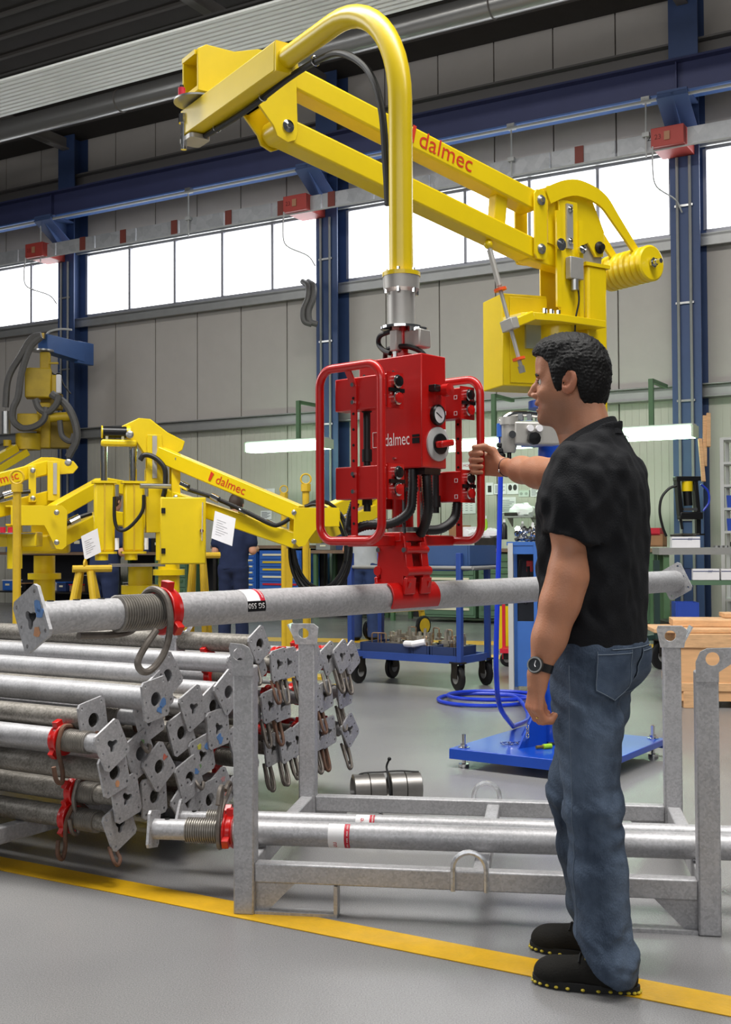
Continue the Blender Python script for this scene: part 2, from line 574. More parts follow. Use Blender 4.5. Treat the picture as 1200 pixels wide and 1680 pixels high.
# blue H columns with corbel
def column(s, lab):
    root = tag(thing('column', lab, None, W(s + .2, -.15, 0)), None, None, None, 'structure')
    MB(WFR).box((s + .2, -.0125, 4.6), (.42, .025, 9.2)).build('flange', BLUEC, root, smooth=0)
    MB(WFR).box((s + .2, -.3875, 4.6), (.42, .025, 9.2)).build('flange', BLUEC, root, smooth=0)
    MB(WFR).box((s + .2, -.2, 4.6), (.03, .35, 9.2)).build('web', BLUEC, root, smooth=0)
    # corbel carrying the crane beam
    f = MB(WFR)
    f.prism([(0, 0), (.62, 0), (.62, -.08), (.25, -.42), (0, -.42)], (s + .2, 0, 7.47), (0, 1, 0), (0, 0, 1), .03)
    f.box((s + .2, .32, 7.455), (.42, .62, .03))
    f.add([(s - .02, .63, 7.40), (s + .42, .63, 7.40), (s + .42, .0, 7.02), (s - .02, .0, 7.02), (s - .02, .63, 7.38), (s + .42, .63, 7.38), (s + .42, .0, 7.0), (s - .02, .0, 7.0)],
          [(0, 1, 2, 3), (7, 6, 5, 4), (0, 4, 5, 1), (1, 5, 6, 2), (2, 6, 7, 3), (3, 7, 4, 0)])
    f.box((s + .2, .60, 7.43), (.42, .04, .1))
    f.build('corbel', mat('corbel_blue_paint', '#4A5F8C', 0.45), root, smooth=0)
    for ds in (.12, .30):
        MB(WFR).cyl((s + ds, .03, .1), (s + ds, .03, 6.7), .022, n=8).build('conduit', GREYP, root)
    for h in (1.5, 3.2, 4.6, 6.0):
        MB(WFR).box((s + .21, .02, h), (.26, .03, .03)).build('conduit_clip', STEEL, root, smooth=0)
    return root
column(-0.05, 'blue steel column at the right edge with wooden battens leaning on it')
column(6.0, 'blue steel column behind the red gripper frame')
column(12.0, 'blue steel column at left carrying the old yellow manipulator')

# crane runway beam
cr = tag(thing('crane_beam', 'dark blue crane runway beam across the upper wall', 'beam', W(6, .32, 7.5)), None, None, None, 'structure')
CRB = mat('crane_beam_blue', '#3A3F66', 0.5, 0, 0.06, 2)
MB(WFR).box((6, .32, 7.73), (27, .02, .42)).build('web', CRB, cr, smooth=0)
MB(WFR).box((6, .32, 7.485), (27, .30, .025)).build('flange', mat('lit_flange_blue', '#4A6CA8', 0.4), cr, smooth=0)  # lighter blue puts the lit underside of the flange into the colour
MB(WFR).box((6, .32, 7.955), (27, .30, .03)).build('flange', CRB, cr, smooth=0)
for s in (0.15, 6.2, 12.2):
    MB(WFR).box((s, .345, 7.72), (.02, .12, .44)).build('stiffener', CRB, cr, smooth=0)
    for q in (-.1, .1):
        MB(WFR).cyl((s + q, .40, 7.52), (s + q, .40, 7.44), .03, n=8).build('bolt', STEEL, cr)
MB(WFR).cyl((-7, .55, 7.40), (19, .55, 7.40), .024, n=8).build('cable_pipe', LGREY, cr)
# galvanised conductor rail below it, hung on rods
rl = tag(thing('conductor_rail', 'galvanised conductor rail hung in a line under the crane beam', 'rail', W(6, .45, 6.72)), None, None, None, 'structure')
BROWN = mat('rusty_joint', '#7C3A30', 0.6)
for s in range(-7, 19):
    MB(WFR).box((s + .5, .45, 6.84), (.965, .05, .24)).build('rail_section', galv('rail_galv', '#B9BABC', '#A2A3A6', 0.5, 0.3, 6), rl, smooth=0)
for i, s in enumerate((-3.2, -1.0, 1.55, 3.25, 4.65, 5.8, 6.8, 7.9, 9.1, 10.3, 11.3, 13.6)):
    MB(WFR).box((s, .48, 6.84), (.13, .03, .25)).build('joint_plate', BROWN if i != 4 else mat('ochre_joint', '#A8824A', 0.6), rl, smooth=0)
MB(WFR).cyl((-7, .50, 6.70), (19, .50, 6.70), .014, n=6).build('lower_wire', LGREY, rl)
for s in (2.6, 8.75, 12.35, 0.55):
    MB(WFR).cyl((s, .52, 6.62), (s, .52, 7.42), .013, n=6).build('hanger_rod', LGREY, rl)
    MB(WFR).box((s, .52, 6.94), (.10, .06, .06)).build('hanger_clip', LGREY, rl, smooth=0)
    MB(WFR).box((s, .50, 7.44), (.12, .1, .08)).build('hanger_clip', STEEL, rl, smooth=0)
MB(WFR).text('25', .13, W0, WU, WN, fn=lambda x, y: V((.55 - x, .478, 6.86 + y))).build('number', BLKP, rl, smooth=0)
REDF = mat('faded_red_paint', '#B04038', 0.5, 0, 0.06, 3)
for s, lab in ((-.02, 'faded red bracket box on the right column under the crane beam'), (6.2, 'faded red bracket box on the middle column'), (12.2, 'faded red bracket box on the left column')):
    t = thing('bracket_box', lab, 'box', W(s + .25, .5, 6.62), None, 'structure')
    MB(WFR).box((s + .25, .30, 6.85), (.46, .60, .27)).build('case', REDF, t, smooth=0, bevel=.008)
    MB(WFR).box((s + .25, .61, 6.85), (.08, .012, .12)).build('patch', mat('ochre_patch', '#B08060', 0.6), t, smooth=0)
    MB(WFR).text('23', .10, W0, WU, WN, fn=lambda x, y: V((s + .43 - x, .604, 6.82 + y))).build('number', mat('dark_red_print', '#6A2018', 0.6), t, smooth=0)
    MB(WFR).tube(spline([(s + .45, .62, 6.72), (s + .44, .66, 6.4), (s + .40, .62, 6.15), (s + .25, .2, 6.05), (s + .2, .04, 5.9)], 5), .012, 6).build('cable', LGREY, t)

# roof
ROOFM = mat('dark_roof_deck', '#3C3835', 0.8, 0, 0.1, 1)
rf = MB(WFR)
rf.add([(-9, -.5, 9.2), (21, -.5, 9.2), (21, 14, 10.4), (-9, 14, 10.4), (-9, -.5, 9.4), (21, -.5, 9.4), (21, 14, 10.6), (-9, 14, 10.6)],
       [(0, 1, 2, 3), (7, 6, 5, 4), (0, 4, 5, 1), (1, 5, 6, 2), (2, 6, 7, 3), (3, 7, 4, 0)])
roof = tag(rf.build('ceiling', ROOFM, smooth=0), 'dark ribbed roof deck of the hall', None, None, 'structure')
RAFT = mat('rafter_grey', '#77726E', 0.6, 0.2)
DECKR = mat('deck_rib', '#57524E', 0.7)
for k in range(26):
    d = .3 + k * .5
    MB(WFR).box((6, d, 9.19 + (d + .5) * 1.2 / 14.5), (28, .07, .07)).build('deck_rib', DECKR, roof, smooth=0)
for i, s in enumerate((0.15, 6.2, 12.2)):
    r = tag(thing('rafter', ['grey steel rafter over the right column', 'grey steel rafter over the middle column', 'grey steel rafter over the left column'][i], 'rafter', W(s, 5, 8.9)), None, None, None, 'structure')
    MB(WFR).box((s, 6, 8.93), (.16, 12, .03)).build('flange', RAFT, r, smooth=0)
    MB(WFR).box((s, 6, 9.05), (.02, 12, .22)).build('web', RAFT, r, smooth=0)
    for j in range(4):
        a, b = 4.2 + j * 1.6, 5.0 + j * 1.6
        MB(WFR).bar((s, a, 8.95), (s, b, 9.7), .07, .07).build('brace', RAFT, r, smooth=0)
        MB(WFR).bar((s, b, 9.7), (s, a + 1.6, 8.95), .05, .05).build('brace', RAFT, r, smooth=0)
for i, s in enumerate((8.8, 10.6, 14.2)):
    r = tag(thing('roof_tie', 'dark roof tie bar number %s from the left under the deck' % ['three', 'two', 'one'][i], 'tie bar', W(s, 8, 9.3)), None, None, None, 'structure')
    r['label'] = ['dark diagonal roof tie nearest the radiant panel top', 'dark diagonal roof tie in the middle of the dark deck', 'dark diagonal roof tie at the far left of the deck'][i]
    MB(WFR).bar((s, 5, 9.0), (s + 2.2, 10, 9.75), .06, .06).build('bar', DECKR, r, smooth=0)
    MB(WFR).cyl((s + .5, 4.6, 8.05), (s + .5, 4.6, 9.5), .012, n=6).build('hanger', DECKR, r)

# ceiling radiant heating panel (parallel strips)
RADM = mat('radiant_panel_alu', '#F2F2EC', 0.4, 0.0, 0.04, 2)
rp = thing('radiant_panel', 'long ribbed white radiant heating panel under the roof', 'heating panel', W(6, 4.2, 8.0))
tag(rp, None, None, None, 'structure')
for k in range(10):
    d = 3.70 + k * .106
    MB(WFR).prism([(-.040, 0), (-.032, -.020), (.032, -.020), (.040, 0), (.03, .012), (-.03, .012)], (5, d, 8.0), (0, 1, 0), (0, 0, 1), 32).build('strip', RADM, rp)
MB(WFR).box((5, 4.18, 8.05), (32, 1.06, .03)).build('backing_sheet', mat('panel_backing', '#2C2A28', 0.7), rp, smooth=0)
for s in (-2, 4, 10, 13.5):
    MB(WFR).box((s, 4.18, 8.09), (.06, 1.12, .05)).build('cross_bar', RAFT, rp, smooth=0)
dp = tag(thing('roof_duct', 'round grey metal duct beyond the radiant panel', 'duct', W(6, 2.5, 8.4)), None, None, None, 'structure')
MB(WFR).cyl((-9, 2.55, 8.32), (20, 2.55, 8.32), .17, n=20).build('pipe', mat('duct_metal', '#A9A8A6', 0.3, 0.7), dp)
for s in (2, 8.5, 14):
    MB(WFR).torus((s, 2.55, 8.32), (1, 0, 0), .175, .012, 20, 6).build('strap', RAFT, dp)

# fluorescent fittings over the benches
LAMPM = mat('lamp_diffuser', '#CCFFD2', 0.4, emit=13.0)
for i, (px, py, lab) in enumerate(((473, 727, 'glowing fluorescent lamp left of the red gripper frame'), (790, 724, 'glowing fluorescent lamp behind the red gripper handle'), (1045, 707, 'glowing fluorescent lamp right of the man'))):
    q = P(px, py, [18.6, 16.7, 15.2][i])
    t = thing('fluorescent_lamp', lab, 'lamp', q, 'fluorescent lamps over the benches')
    fr = frame(q, WU, WN)
    MB(fr).box((0, 0, .03), (1.52, .22, .05)).build('housing', LGREY, t, smooth=0, bevel=.01)
    MB(fr).prism([(-.14, .0), (-.11, -.13), (.11, -.13), (.14, .0)], (0, 0, .005), (0, 1, 0), (0, 0, 1), 1.48).build('diffuser', LAMPM, t, smooth=0)
    for sx in (-.76, .76):
        MB(fr).box((sx, 0, -.045), (.03, .28, .15)).build('end_cap', mat('lamp_cap', '#BFD0B8', 0.5), t, smooth=0)
    MB(fr).box((-.2, 0, .36), (.06, .06, .62)).build('hanger', GREEN, t, smooth=0)
    MB(fr).box((-.2, -.35, .65), (.06, .7, .05)).build('hanger_arm', GREEN, t, smooth=0)
# ================================================================ steel props and stillage racks
THREAD = mat('oily_thread', '#8A857E', 0.4, 0.6, 0.2, 30)
PIN = mat('worn_pin_steel', '#857E77', 0.5, 0.5, 0.35, 16, col2='#5A524B')
PINR = mat('rusty_pin_steel', '#7E5844', 0.7, 0.3, 0.3, 18, col2='#4E4038')
LABW = mat('sticker_white', '#EFEDEE', 0.5)
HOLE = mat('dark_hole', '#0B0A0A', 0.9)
PAINTS = {k: mat('paint_dab_' + k, c, 0.6, 0, 0.2, 30) for k, c in (('blue', '#5A82B8'), ('red', '#C86A58'), ('yellow', '#CFCB50'), ('green', '#7DA070'), ('orange', '#C89068'), ('pink', '#B88888'))}

def key_hole(s=1.0):
    out = circ(0, 0, .021 * s, 14)
    # slot to both sides gives the key-hole outline of the inner tube plate
    return [(x * (1.0 if abs(y) > .012 * s else 1.35), y * 1.1) for x, y in out]
def clover():
    out = []
    for k in range(24):
        a = 2 * math.pi * k / 24
        r = .020 + .007 * math.cos(3 * a)
        out.append((r * math.cos(a), r * math.sin(a)))
    return out

def plate_mesh(kind, w, h):
    """end plate in the local x-y plane, with corner holes and the centre hole of its kind"""
    b = MB()
    c = .012
    poly = [(-w / 2 + c, -h / 2), (w / 2 - c, -h / 2), (w / 2, -h / 2 + c), (w / 2, h / 2 - c), (w / 2 - c, h / 2), (-w / 2 + c, h / 2), (-w / 2, h / 2 - c), (-w / 2, -h / 2 + c)]
    cen = circ(0, 0, .026, 18) if kind == 'round' else clover()
    hs = [cen]
    for sx in (-1, 1):
        for sy in (-1, 1):
            hs.append(circ(sx * (w / 2 - .017), sy * (h / 2 - .017), .0055, 8))
        hs.append(circ(sx * (w / 2 - .014), 0, .0045, 8))
    b.prism(poly, (0, 0, 0), (1, 0, 0), (0, 1, 0), .009, hs)
    return b

def make_prop(name, label, group, o, axis, kind, rad, inner_len=.22, length=2.6, roll=0.0, tilt=45, pm=None, collar=True, pin=True, hang=False, dabs=(), pw=.115, ph=.125, far_plate=False, pin_roll=0, sticker=None, pinmat=None, cat='prop', tubem=None, thr=.13):
    """steel prop: axis runs from the near end plate into the prop"""
    t = thing(name, label, cat, o, group)
    d = V(axis).normalized()
    o = V(o)
    side = d.cross(V((0, 0, 1))).normalized()
    up = side.cross(d)
    ca, sa = math.cos(math.radians(tilt)), math.sin(math.radians(tilt))
    ex, ey = side * ca + up * sa, up * ca - side * sa
    fr = frame(o, ex, ey, d)
    pmx = pm or GALV
    pb = plate_mesh(kind, pw, ph)
    pb.v = [fr @ p for p in pb.v]
    plate = pb.build('end_plate', pmx, t, smooth=30)
    for i, (c, ang, rr) in enumerate(dabs):
        n = 10
        poly = [((.043 * math.cos(ang)) + rr * (0.45 + .8 * random.random()) * math.cos(2 * math.pi * k / n), (.043 * math.sin(ang)) + rr * (0.45 + .8 * random.random()) * math.sin(2 * math.pi * k / n)) for k in range(n)]
        MB(fr).prism(poly, (0, 0, -.0052), (1, 0, 0), (0, 1, 0), .0012).build('paint_mark', PAINTS[c], plate, smooth=0)
    tm = tubem or GALV
    L0 = 0.004
    if kind == 'round':
        b = MB()
        b.lathe([(rad, L0), (rad, length), (rad - .004, length), (rad - .004, L0)], o, d, 20, cap=False)
        b.add([], [])
        b.build('outer_tube', tm, t)
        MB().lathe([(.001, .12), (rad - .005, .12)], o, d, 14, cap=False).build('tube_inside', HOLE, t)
    else:
        ri = rad - .007
        MB().lathe([(ri, L0), (ri, inner_len + .02), (ri - .004, inner_len + .02), (ri - .004, L0)], o, d, 18, cap=False).build('inner_tube', tm, t)
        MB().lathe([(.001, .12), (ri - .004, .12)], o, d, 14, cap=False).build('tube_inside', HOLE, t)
        # pin holes in the inner tube
        for k in range(int(inner_len / .075)):
            q = o + d * (.05 + k * .075)
            MB().cyl(q + up * (ri - .004), q + up * (ri + .0015), .009, n=10).build('pin_hole', HOLE, t)
        # threaded top of the outer tube with its collar nut
        prof = [(rad - .004, inner_len)]
        nt_ = int(thr / .008)
        for k in range(nt_):
            z = inner_len + k * .008
            prof += [(rad - .003, z), (rad + .001, z + .002), (rad + .001, z + .005), (rad - .003, z + .007)]
        prof.append((rad, inner_len + thr))
        MB().lathe(prof, o, d, 22).build('thread', THREAD, t, smooth=50)
        MB().lathe([(rad, inner_len + thr), (rad, length)], o, d, 22).build('outer_tube', tm, t)
        if collar:
            zc = inner_len + thr - .03
            b = MB().lathe([(rad - .002, zc), (rad + .016, zc), (rad + .018, zc + .006), (rad + .010, zc + .012), (rad + .010, zc + .026), (rad + .016, zc + .034), (rad - .002, zc + .036)], o, d, 22)
            for k in range(3):
                a = 2 * math.pi * k / 3 + .5 + roll
                u = side * math.cos(a) + up * math.sin(a)
                b.bar(o + d * (zc + .018) + u * (rad + .005), o + d * (zc + .018) + u * (rad + .034), .03, .024, d)
            b.build('collar_nut', RED, t, bevel=.002)
            if pin:
                zp = zc - .012
                a = pin_roll
                u = up * math.cos(a) + side * math.sin(a)
                w = side * math.cos(a) - up * math.sin(a)
                q = o + d * zp
                pts = [q + w * (rad + .03) + d * (-.08), q + w * (rad + .022) + d * (-.006), q + w * (rad + .012) + u * rad * .55, q + u * (rad + .014), q - w * (rad * .8) + u * rad * .75,
                       q - w * (rad + .014) - u * .015, q - w * (rad + .016) - u * .09, q - w * (rad + .030) - u * .13, q - w * (rad + .052) - u * .11, q - w * (rad + .050) - u * .06]
                MB().tube(spline(pts, 5), .0085, 8).build('locking_pin', pinmat or PIN, t)
    if hang:
        sg = 1 if side.y < 0 else -1
        for kk in range(1 if rad > .036 else 2):
            q = o + d * (.022 + .03 * kk) + side * (sg * (.012 - .03 * kk))
            ln = (.10 if group and 'far' in group else .055) + .02 * random.random()
            sw = .02 + .015 * random.random()
            pts = [q + up * -(rad * .6), q - up * (rad + .05) - d * .022, q - up * (rad + ln) - d * .05 + side * (sg * sw * .6), q - up * (rad + ln + .018) - d * .054 + side * (sg * (sw * .6 + .016)), q - up * (rad + ln) - d * .05 + side * (sg * (sw * .6 + .034)), q - up * (rad + .03) - d * .012 + side * (sg * .03)]
            MB().tube(spline(pts, 5), .0068, 8).build('locking_pin', pinmat or PIN, t)
    if far_plate:
        q = o + d * length
        fr2 = frame(q, ex, ey, d)
        b = plate_mesh('round', pw, ph)
        b.v = [fr2 @ p for p in b.v]
        b.build('end_plate', pmx, t)
    if sticker:
        z, wd_, a0, a1, txt = sticker
        make_sticker(t, o, d, side, up, rad, z, wd_, a0, a1, txt)
    return t

def make_sticker(t, o, d, side, up, rad, z, wd_, a0, a1, txt):
    """wrap-around label: white field, red edge strip and optional black strip with the type"""
    def pt(u, v, lift):
        r = rad + lift
        return o + d * (z + u) + (side * math.cos(v) + up * math.sin(v)) * r
    def patch(name, u0, u1, v0, v1, m, lift, par):
        b = MB()
        n = 10
        vs = [pt(u, v0 + (v1 - v0) * k / n, lift) for u in (u0, u1) for k in range(n + 1)]
        b.add(vs, [(k, k + 1, n + 2 + k, n + 1 + k) for k in range(n)])
        return b.build(name, m, par)
    lab = patch('label', 0, wd_, a0, a1, LABW, .0006, t)
    rs = patch('label_strip', wd_, wd_ + .018, a0, a1, REDP, .0008, t)
    def put(s, size, u0, v0, du, dv, m, par):
        def fn(x, y):
            return pt(u0 + du[0] * x + du[1] * y, v0 + (dv[0] * x + dv[1] * y) / rad, .0014)
        MB().text(s, size, (0, 0, 0), (1, 0, 0), (0, 1, 0), fn=fn).build('lettering', m, par, smooth=0)
    for k in range(4):
        put('mm', .011, wd_ + .0135, a0 + (a1 - a0) * (.12 + .22 * k), (0, -1), (1, 0), WHITEL, rs)
    if txt == 'SG':
        bs = patch('label_band', .0, wd_ + .018, a0 - .62, a0, BLKP, .0008, t)
        put('SG 550', .021, wd_ + .014, a0 - .44, (-1, 0), (0, -1), WHITEL, bs) if side.dot(V((0, -1, 0))) < 0 else put('SG 550', .021, wd_ + .013, a0 - .14, (-1, 0), (0, -1), WHITEL, bs)
        put('uu', .022, .028, a0 + 1.15, (0, -1), (1, 0), REDP, lab)
    else:
        put(txt, .026, .030, a0 + .25, (0, -1), (1, 0), REDP, lab)

# ---- the prop held by the gripper
HDIR = V((0.676, 0.737, 0)).normalized()
H0 = V((0.124, 3.859, 1.018)) - HDIR * 1.39
HR = .048
make_prop('steel_prop', 'galvanised steel prop held in the red gripper jaws', None, H0, HDIR, 'key', HR, inner_len=.245, length=3.28, tilt=28, pm=GALV,
          far_plate=True, roll=.9, dabs=(('blue', 0.35, .02), ('blue', -.15, .017), ('orange', -1.3, .014)), pw=.125, ph=.14, sticker=(.66, .05, .35, 1.9, 'SG'), thr=.17, pin=False)
_hp = [t for t in bpy.data.objects if t.name == 'steel_prop'][0]
_z = [H0 + HDIR * .36 + V((0, 0, .0))]
_sd = HDIR.cross(V((0, 0, 1))).normalized()      # towards the photographer side
_q = H0 + HDIR * .365
def _hk(dz, ds, dd): return _q + V((0, 0, dz)) + _sd * ds + HDIR * dd
MB().tube(spline([_hk(-.052, -.02, -.22), _hk(-.056, -.03, -.10), _hk(-.045, -.045, -.03), _hk(.0, -.060, -.005), _hk(.045, -.038, 0), _hk(.060, 0, 0), _hk(.045, .040, .005), _hk(.0, .060, .008), _hk(-.06, .060, .006), _hk(-.11, .058, -.012),
    _hk(-.145, .055, -.045), _hk(-.15, .055, -.075), _hk(-.125, .055, -.092), _hk(-.085, .055, -.068), _hk(-.045, .055, -.032)], 6), .0095, 10).build('locking_pin', PIN, _hp)

# ---- galvanised stillage rack
def rack(label, o, ang, L, D, Hp, fl_top=True):
    """open-top tube stillage, o = front left floor corner, ang = direction of its long side"""
    ex = V((math.cos(ang), math.sin(ang), 0)); ey = V((-ex.y, ex.x, 0))
    fr = frame(o, ex, ey)
    t = thing('stillage_rack', label, 'rack', V(o) + ex * L / 2 + ey * D / 2)
    p = .068
    for i, (x, y) in enumerate(((0, 0), (L, 0), (0, D), (L, D))):
        h = Hp
        post = MB(fr).box((x, y, h / 2), (p, p, h)).build('post', GALV, t, bevel=.006)
        # folded head plate with a hole, leaning outwards
        sx = -1 if x == 0 else 1
        sy = -1 if y == 0 else 1
        hd = MB(fr)
        if y == 0:
            e_ = .012 if x == 0 else .085
            poly = [(-.034 * sx, -.03), (-.034 * sx, .03), (-.02 * sx, .062), (.0, .072), ((.03 + e_) * sx, .076), ((.034 + e_) * sx, .06), (.034 * sx, .0), (.034 * sx, -.03)]
            hd.prism(poly, (x, y - .0345, h), (1, 0, 0), (0, 0, 1), .007, [circ((.012 if x == 0 else .016) * sx, .040, .021, 18)])
        else:
            poly = [(-.045, -.01), (.045, -.01), (.055, .06), (.035, .075), (-.055, .075), (-.06, .06)]
            hd.prism(poly, (x, y - .036, h - .005), (1, 0, 0), (0, -.25, 1), .007, [circ(-.008, .036, .022, 16)])
            hd.prism([(-.036, 0), (.036, 0), (.06, .07), (-.03, .07)], (x + sx * .04, y, h - .005), (0, 1, 0), (sx * .55, 0, 1), .006, [circ(.005, .036, .017, 14)])
        hd.build('head_plate', GALV if y == 0 else GALVB, post)
        # gusset at the foot
        MB(fr).prism([(0, 0), (-sx * .16, 0), (0, -.12)] if False else [(0, .10), (-sx * .13, .10), (0, -.03)], (x - sx * p / 2, y, .0), (1, 0, 0), (0, 0, 1), .006).build('gusset', GALV, post)
    zb = .135
    for y in (0, D):
        MB(fr).box((L / 2, y, zb), (L - p, .05, .062)).build('long_beam', GALV, t, bevel=.005)
    for x in (0, L):
        MB(fr).box((x, D / 2, zb), (.05, D - p, .062)).build('cross_beam', GALV, t, bevel=.005)
    MB(fr).box((L * .52, D / 2, zb - .006), (.05, D - .05, .05)).build('cross_beam', GALV, t, bevel=.005)
    for x in (0, L):
        sx = 1 if x == 0 else -1
        for y in (0, D):
            MB(fr).box((x + sx * .17, y, .006), (.27, .05, .012)).build('foot_strip', GALV, t, smooth=0)
            MB(fr).box((x + sx * .30, y, .056), (.012, .05, .09)).build('foot_strip', GALV, t, smooth=0)
    for y, xo in ((-.03, .50), (D + .03, .50)):
        c = V((L * xo, y, zb))
        pts = [c + V((-.052, 0, -.03)), c + V((-.052, 0, .04))] + [c + V((-.052 * math.cos(a), 0, .04 + .052 * math.sin(a))) for a in [math.pi * k / 10 for k in range(1, 10)]] + [c + V((.052, 0, .04)), c + V((.052, 0, -.03))]
        MB(fr).tube(pts, .009, 8).build('lifting_loop', GALVB, t)
    return t
_r0 = V((-.395, 3.80, 0)); _r1 = V((1.045, 3.575, 0))
RANG = math.atan2(_r1.y - _r0.y, _r1.x - _r0.x)
RL = (_r1 - _r0).length
rack('open galvanised stillage rack in front of the man', _r0, RANG, RL, 1.0, .80)
# two props lying in it
rex = V((math.cos(RANG), math.sin(RANG), 0)); rey = V((-rex.y, rex.x, 0))
make_prop('steel_prop', 'thick steel prop lying at the front inside the open rack', None, P(258, 1350, 4.02) * V((1, 1, 0)) .length if False else V((-.74, 4.035, .213)), (rex + rey * .012), 'key', .0425, inner_len=.12, length=2.9, tilt=12, sticker=(.62, .055, -1.2, 1.2, 'uu'), roll=1.2, pin_roll=2.6, thr=.165)
make_prop('steel_prop', 'slim steel prop lying behind the thick one in the open rack', None, V((-.68, 4.26, .199)), (rex + rey * .004), 'key', .031, inner_len=.10, length=2.9, tilt=40, sticker=(.65, .05, -.6, 1.4, 'eve'), roll=.4, pin_roll=1.9, thr=.10, pw=.10, ph=.11)

# ---- the stack of props
TD = V((-.857, .515, 0)).normalized()       # into the stack
FD = V((.515, .857, 0)).normalized()        # along its end face
FA = V((-.85, 4.12, 0))
SPEC = [  # px, py, kind, radius, tilt, dabs
    (235, 1145, 'round', .040, 8, (('blue', -.6, .02), ('blue', -1.2, .016))), (262, 1137, 'round', .034, 30, (('green', 1.2, .016),)), (277, 1113, 'round', .036, 34, ()),
    (253, 1180, 'key', .034, 20, ()), (193, 1187, 'round', .034, 10, ()), (177, 1220, 'key', .036, 28, ()), (237, 1237, 'round', .036, 24, (('green', .9, .014),)),
    (187, 1267, 'round', .036, 15, (('blue', 1.9, .018), ('orange', -1.6, .012))), (263, 1258, 'round', .034, 35, (('red', .2, .012),)), (322, 1162, 'key', .034, 24, ()),
    (305, 1203, 'round', .036, 20, ()), (358, 1190, 'key', .036, 6, (('blue', -1.5, .02),)), (335, 1240, 'key', .036, 12, (('yellow', 1.8, .015), ('blue', .7, .016), ('green', -2.2, .012))),
    (357, 1162, 'round', .034, 30, ()), (372, 1137, 'round', .034, 34, ()), (210, 1310, 'key', .036, 12, ()), (258, 1307, 'round', .034, 4, ()), (205, 1357, 'key', .036, 24, ()),
    (307, 1317, 'key', .034, 40, ()), (347, 1313, 'round', .034, 8, ()), (368, 1297, 'key', .034, 30, (('red', -1.2, .018), ('pink', .8, .014))), (310, 1277, 'round', .034, 20, (('blue', .1, .016),)),
    (443, 1061, 'round', .037, 30, ()), (439, 1092, 'key', .034, 26, ()), (425, 1112, 'key', .034, 24, (('pink', -1.4, .010),)), (474, 1091, 'key', .034, 6, ()), (491, 1089, 'key', .032, 4, ()),
    (433, 1168, 'key', .036, 18, (('blue', 2.0, .018), ('red', 0, .008), ('blue', -1.7, .012))), (458, 1159, 'key', .032, 10, ()), (480, 1158, 'key', .032, 5, ()), (427, 1248, 'key', .034, 24, ()),
    (471, 1231, 'key', .032, 8, ()), (487, 1225, 'key', .032, 14, ()), (532, 1084, 'key', .034, 22, ()), (561, 1081, 'key', .034, 26, ()), (574, 1078, 'key', .030, 28, ()), (592, 1079, 'key', .032, 30, ()),
    (552, 1143, 'key', .032, 12, ()), (586, 1138, 'key', .032, 10, ()), (527, 1148, 'key', .032, 8, ()), (544, 1207, 'key', .032, 6, ()), (558, 1203, 'key', .030, 10, ()), (587, 1199, 'key', .032, 36, ()),
    (505, 1215, 'key', .032, 20, ()), (515, 1090, 'key', .032, 10, ()), (400, 1090, 'round', .036, 30, ()), (395, 1215, 'key', .034, 20, ()), (400, 1290, 'round', .034, 20, ())]
# place each on the end face and push overlapping tubes apart
SPEC = [(a, b, k, r * 1.1, t, d) for a, b, k, r, t, d in SPEC]
pos = []
for px, py, *_ in SPEC:
    u = (px - 600) / FPX
    w = (u * FA.y - FA.x) / (FD.x - u * FD.y)
    y = FA.y + FD.y * w
    q = P(px, py, y)
    pos.append([w, q.z])
for it in range(160):
    for i in range(len(pos)):
        for j in range(i):
            dx, dz = pos[i][0] - pos[j][0], pos[i][1] - pos[j][1]
            dd = math.hypot(dx, dz) or 1e-4
            need = SPEC[i][3] + SPEC[j][3] + .010
            if dd < need:
                k = (need - dd) / dd * .5
                pos[i][0] += dx * k; pos[i][1] += dz * k; pos[j][0] -= dx * k; pos[j][1] -= dz * k
    for i in range(len(pos)):
        pos[i][1] = max(pos[i][1], SPEC[i][3] + .165)
LABS = {0: 'steel prop at the stack front with blue marks, below the held prop hook', 1: 'steel prop with a green mark right of the blue-marked top one', 2: 'steel prop on top of the stack just right of the green-marked one',
        5: 'steel prop with red collar whose plate leans out at the stack front', 6: 'steel prop with a green dab at the middle of the stack front', 7: 'steel prop with blue and orange marks low in the stack front',
        8: 'steel prop with one red dab near the stack front', 11: 'steel prop with a broad blue dab left of the rack post', 12: 'steel prop with yellow, blue and green dabs left of the rack post',
        17: 'lowest dirty steel prop at the front of the stack', 20: 'steel prop with red and pink marks low beside the rack post', 21: 'steel prop with a blue stripe deep in the stack',
        22: 'thick steel prop on top of the stack between the rack posts', 24: 'steel prop with a pink dab right of the front rack post', 27: 'steel prop with two blue marks and a red dot between the rack posts'}
ORD = ['first', 'second', 'third', 'fourth', 'fifth', 'sixth', 'seventh', 'eighth', 'ninth']
for far in (False, True):
    rows_ = {}
    for i, sp_ in enumerate(SPEC):
        if i in LABS or (sp_[0] > 400) != far: continue
        r_ = sum(sp_[1] > y for y in ((1120, 1185) if far else (1150, 1210, 1285)))
        rows_.setdefault(r_, []).append(i)
    for r_, ids in rows_.items():
        nm_ = (['top', 'middle', 'bottom'] if far else ['top', 'upper', 'lower', 'bottom'])[r_]
        for k, i in enumerate(sorted(ids, key=lambda j: SPEC[j][0])):
            LABS[i] = '%s unmarked prop from left in the %s row %s of the front rack post' % (ORD[k], nm_, 'right' if far else 'left')
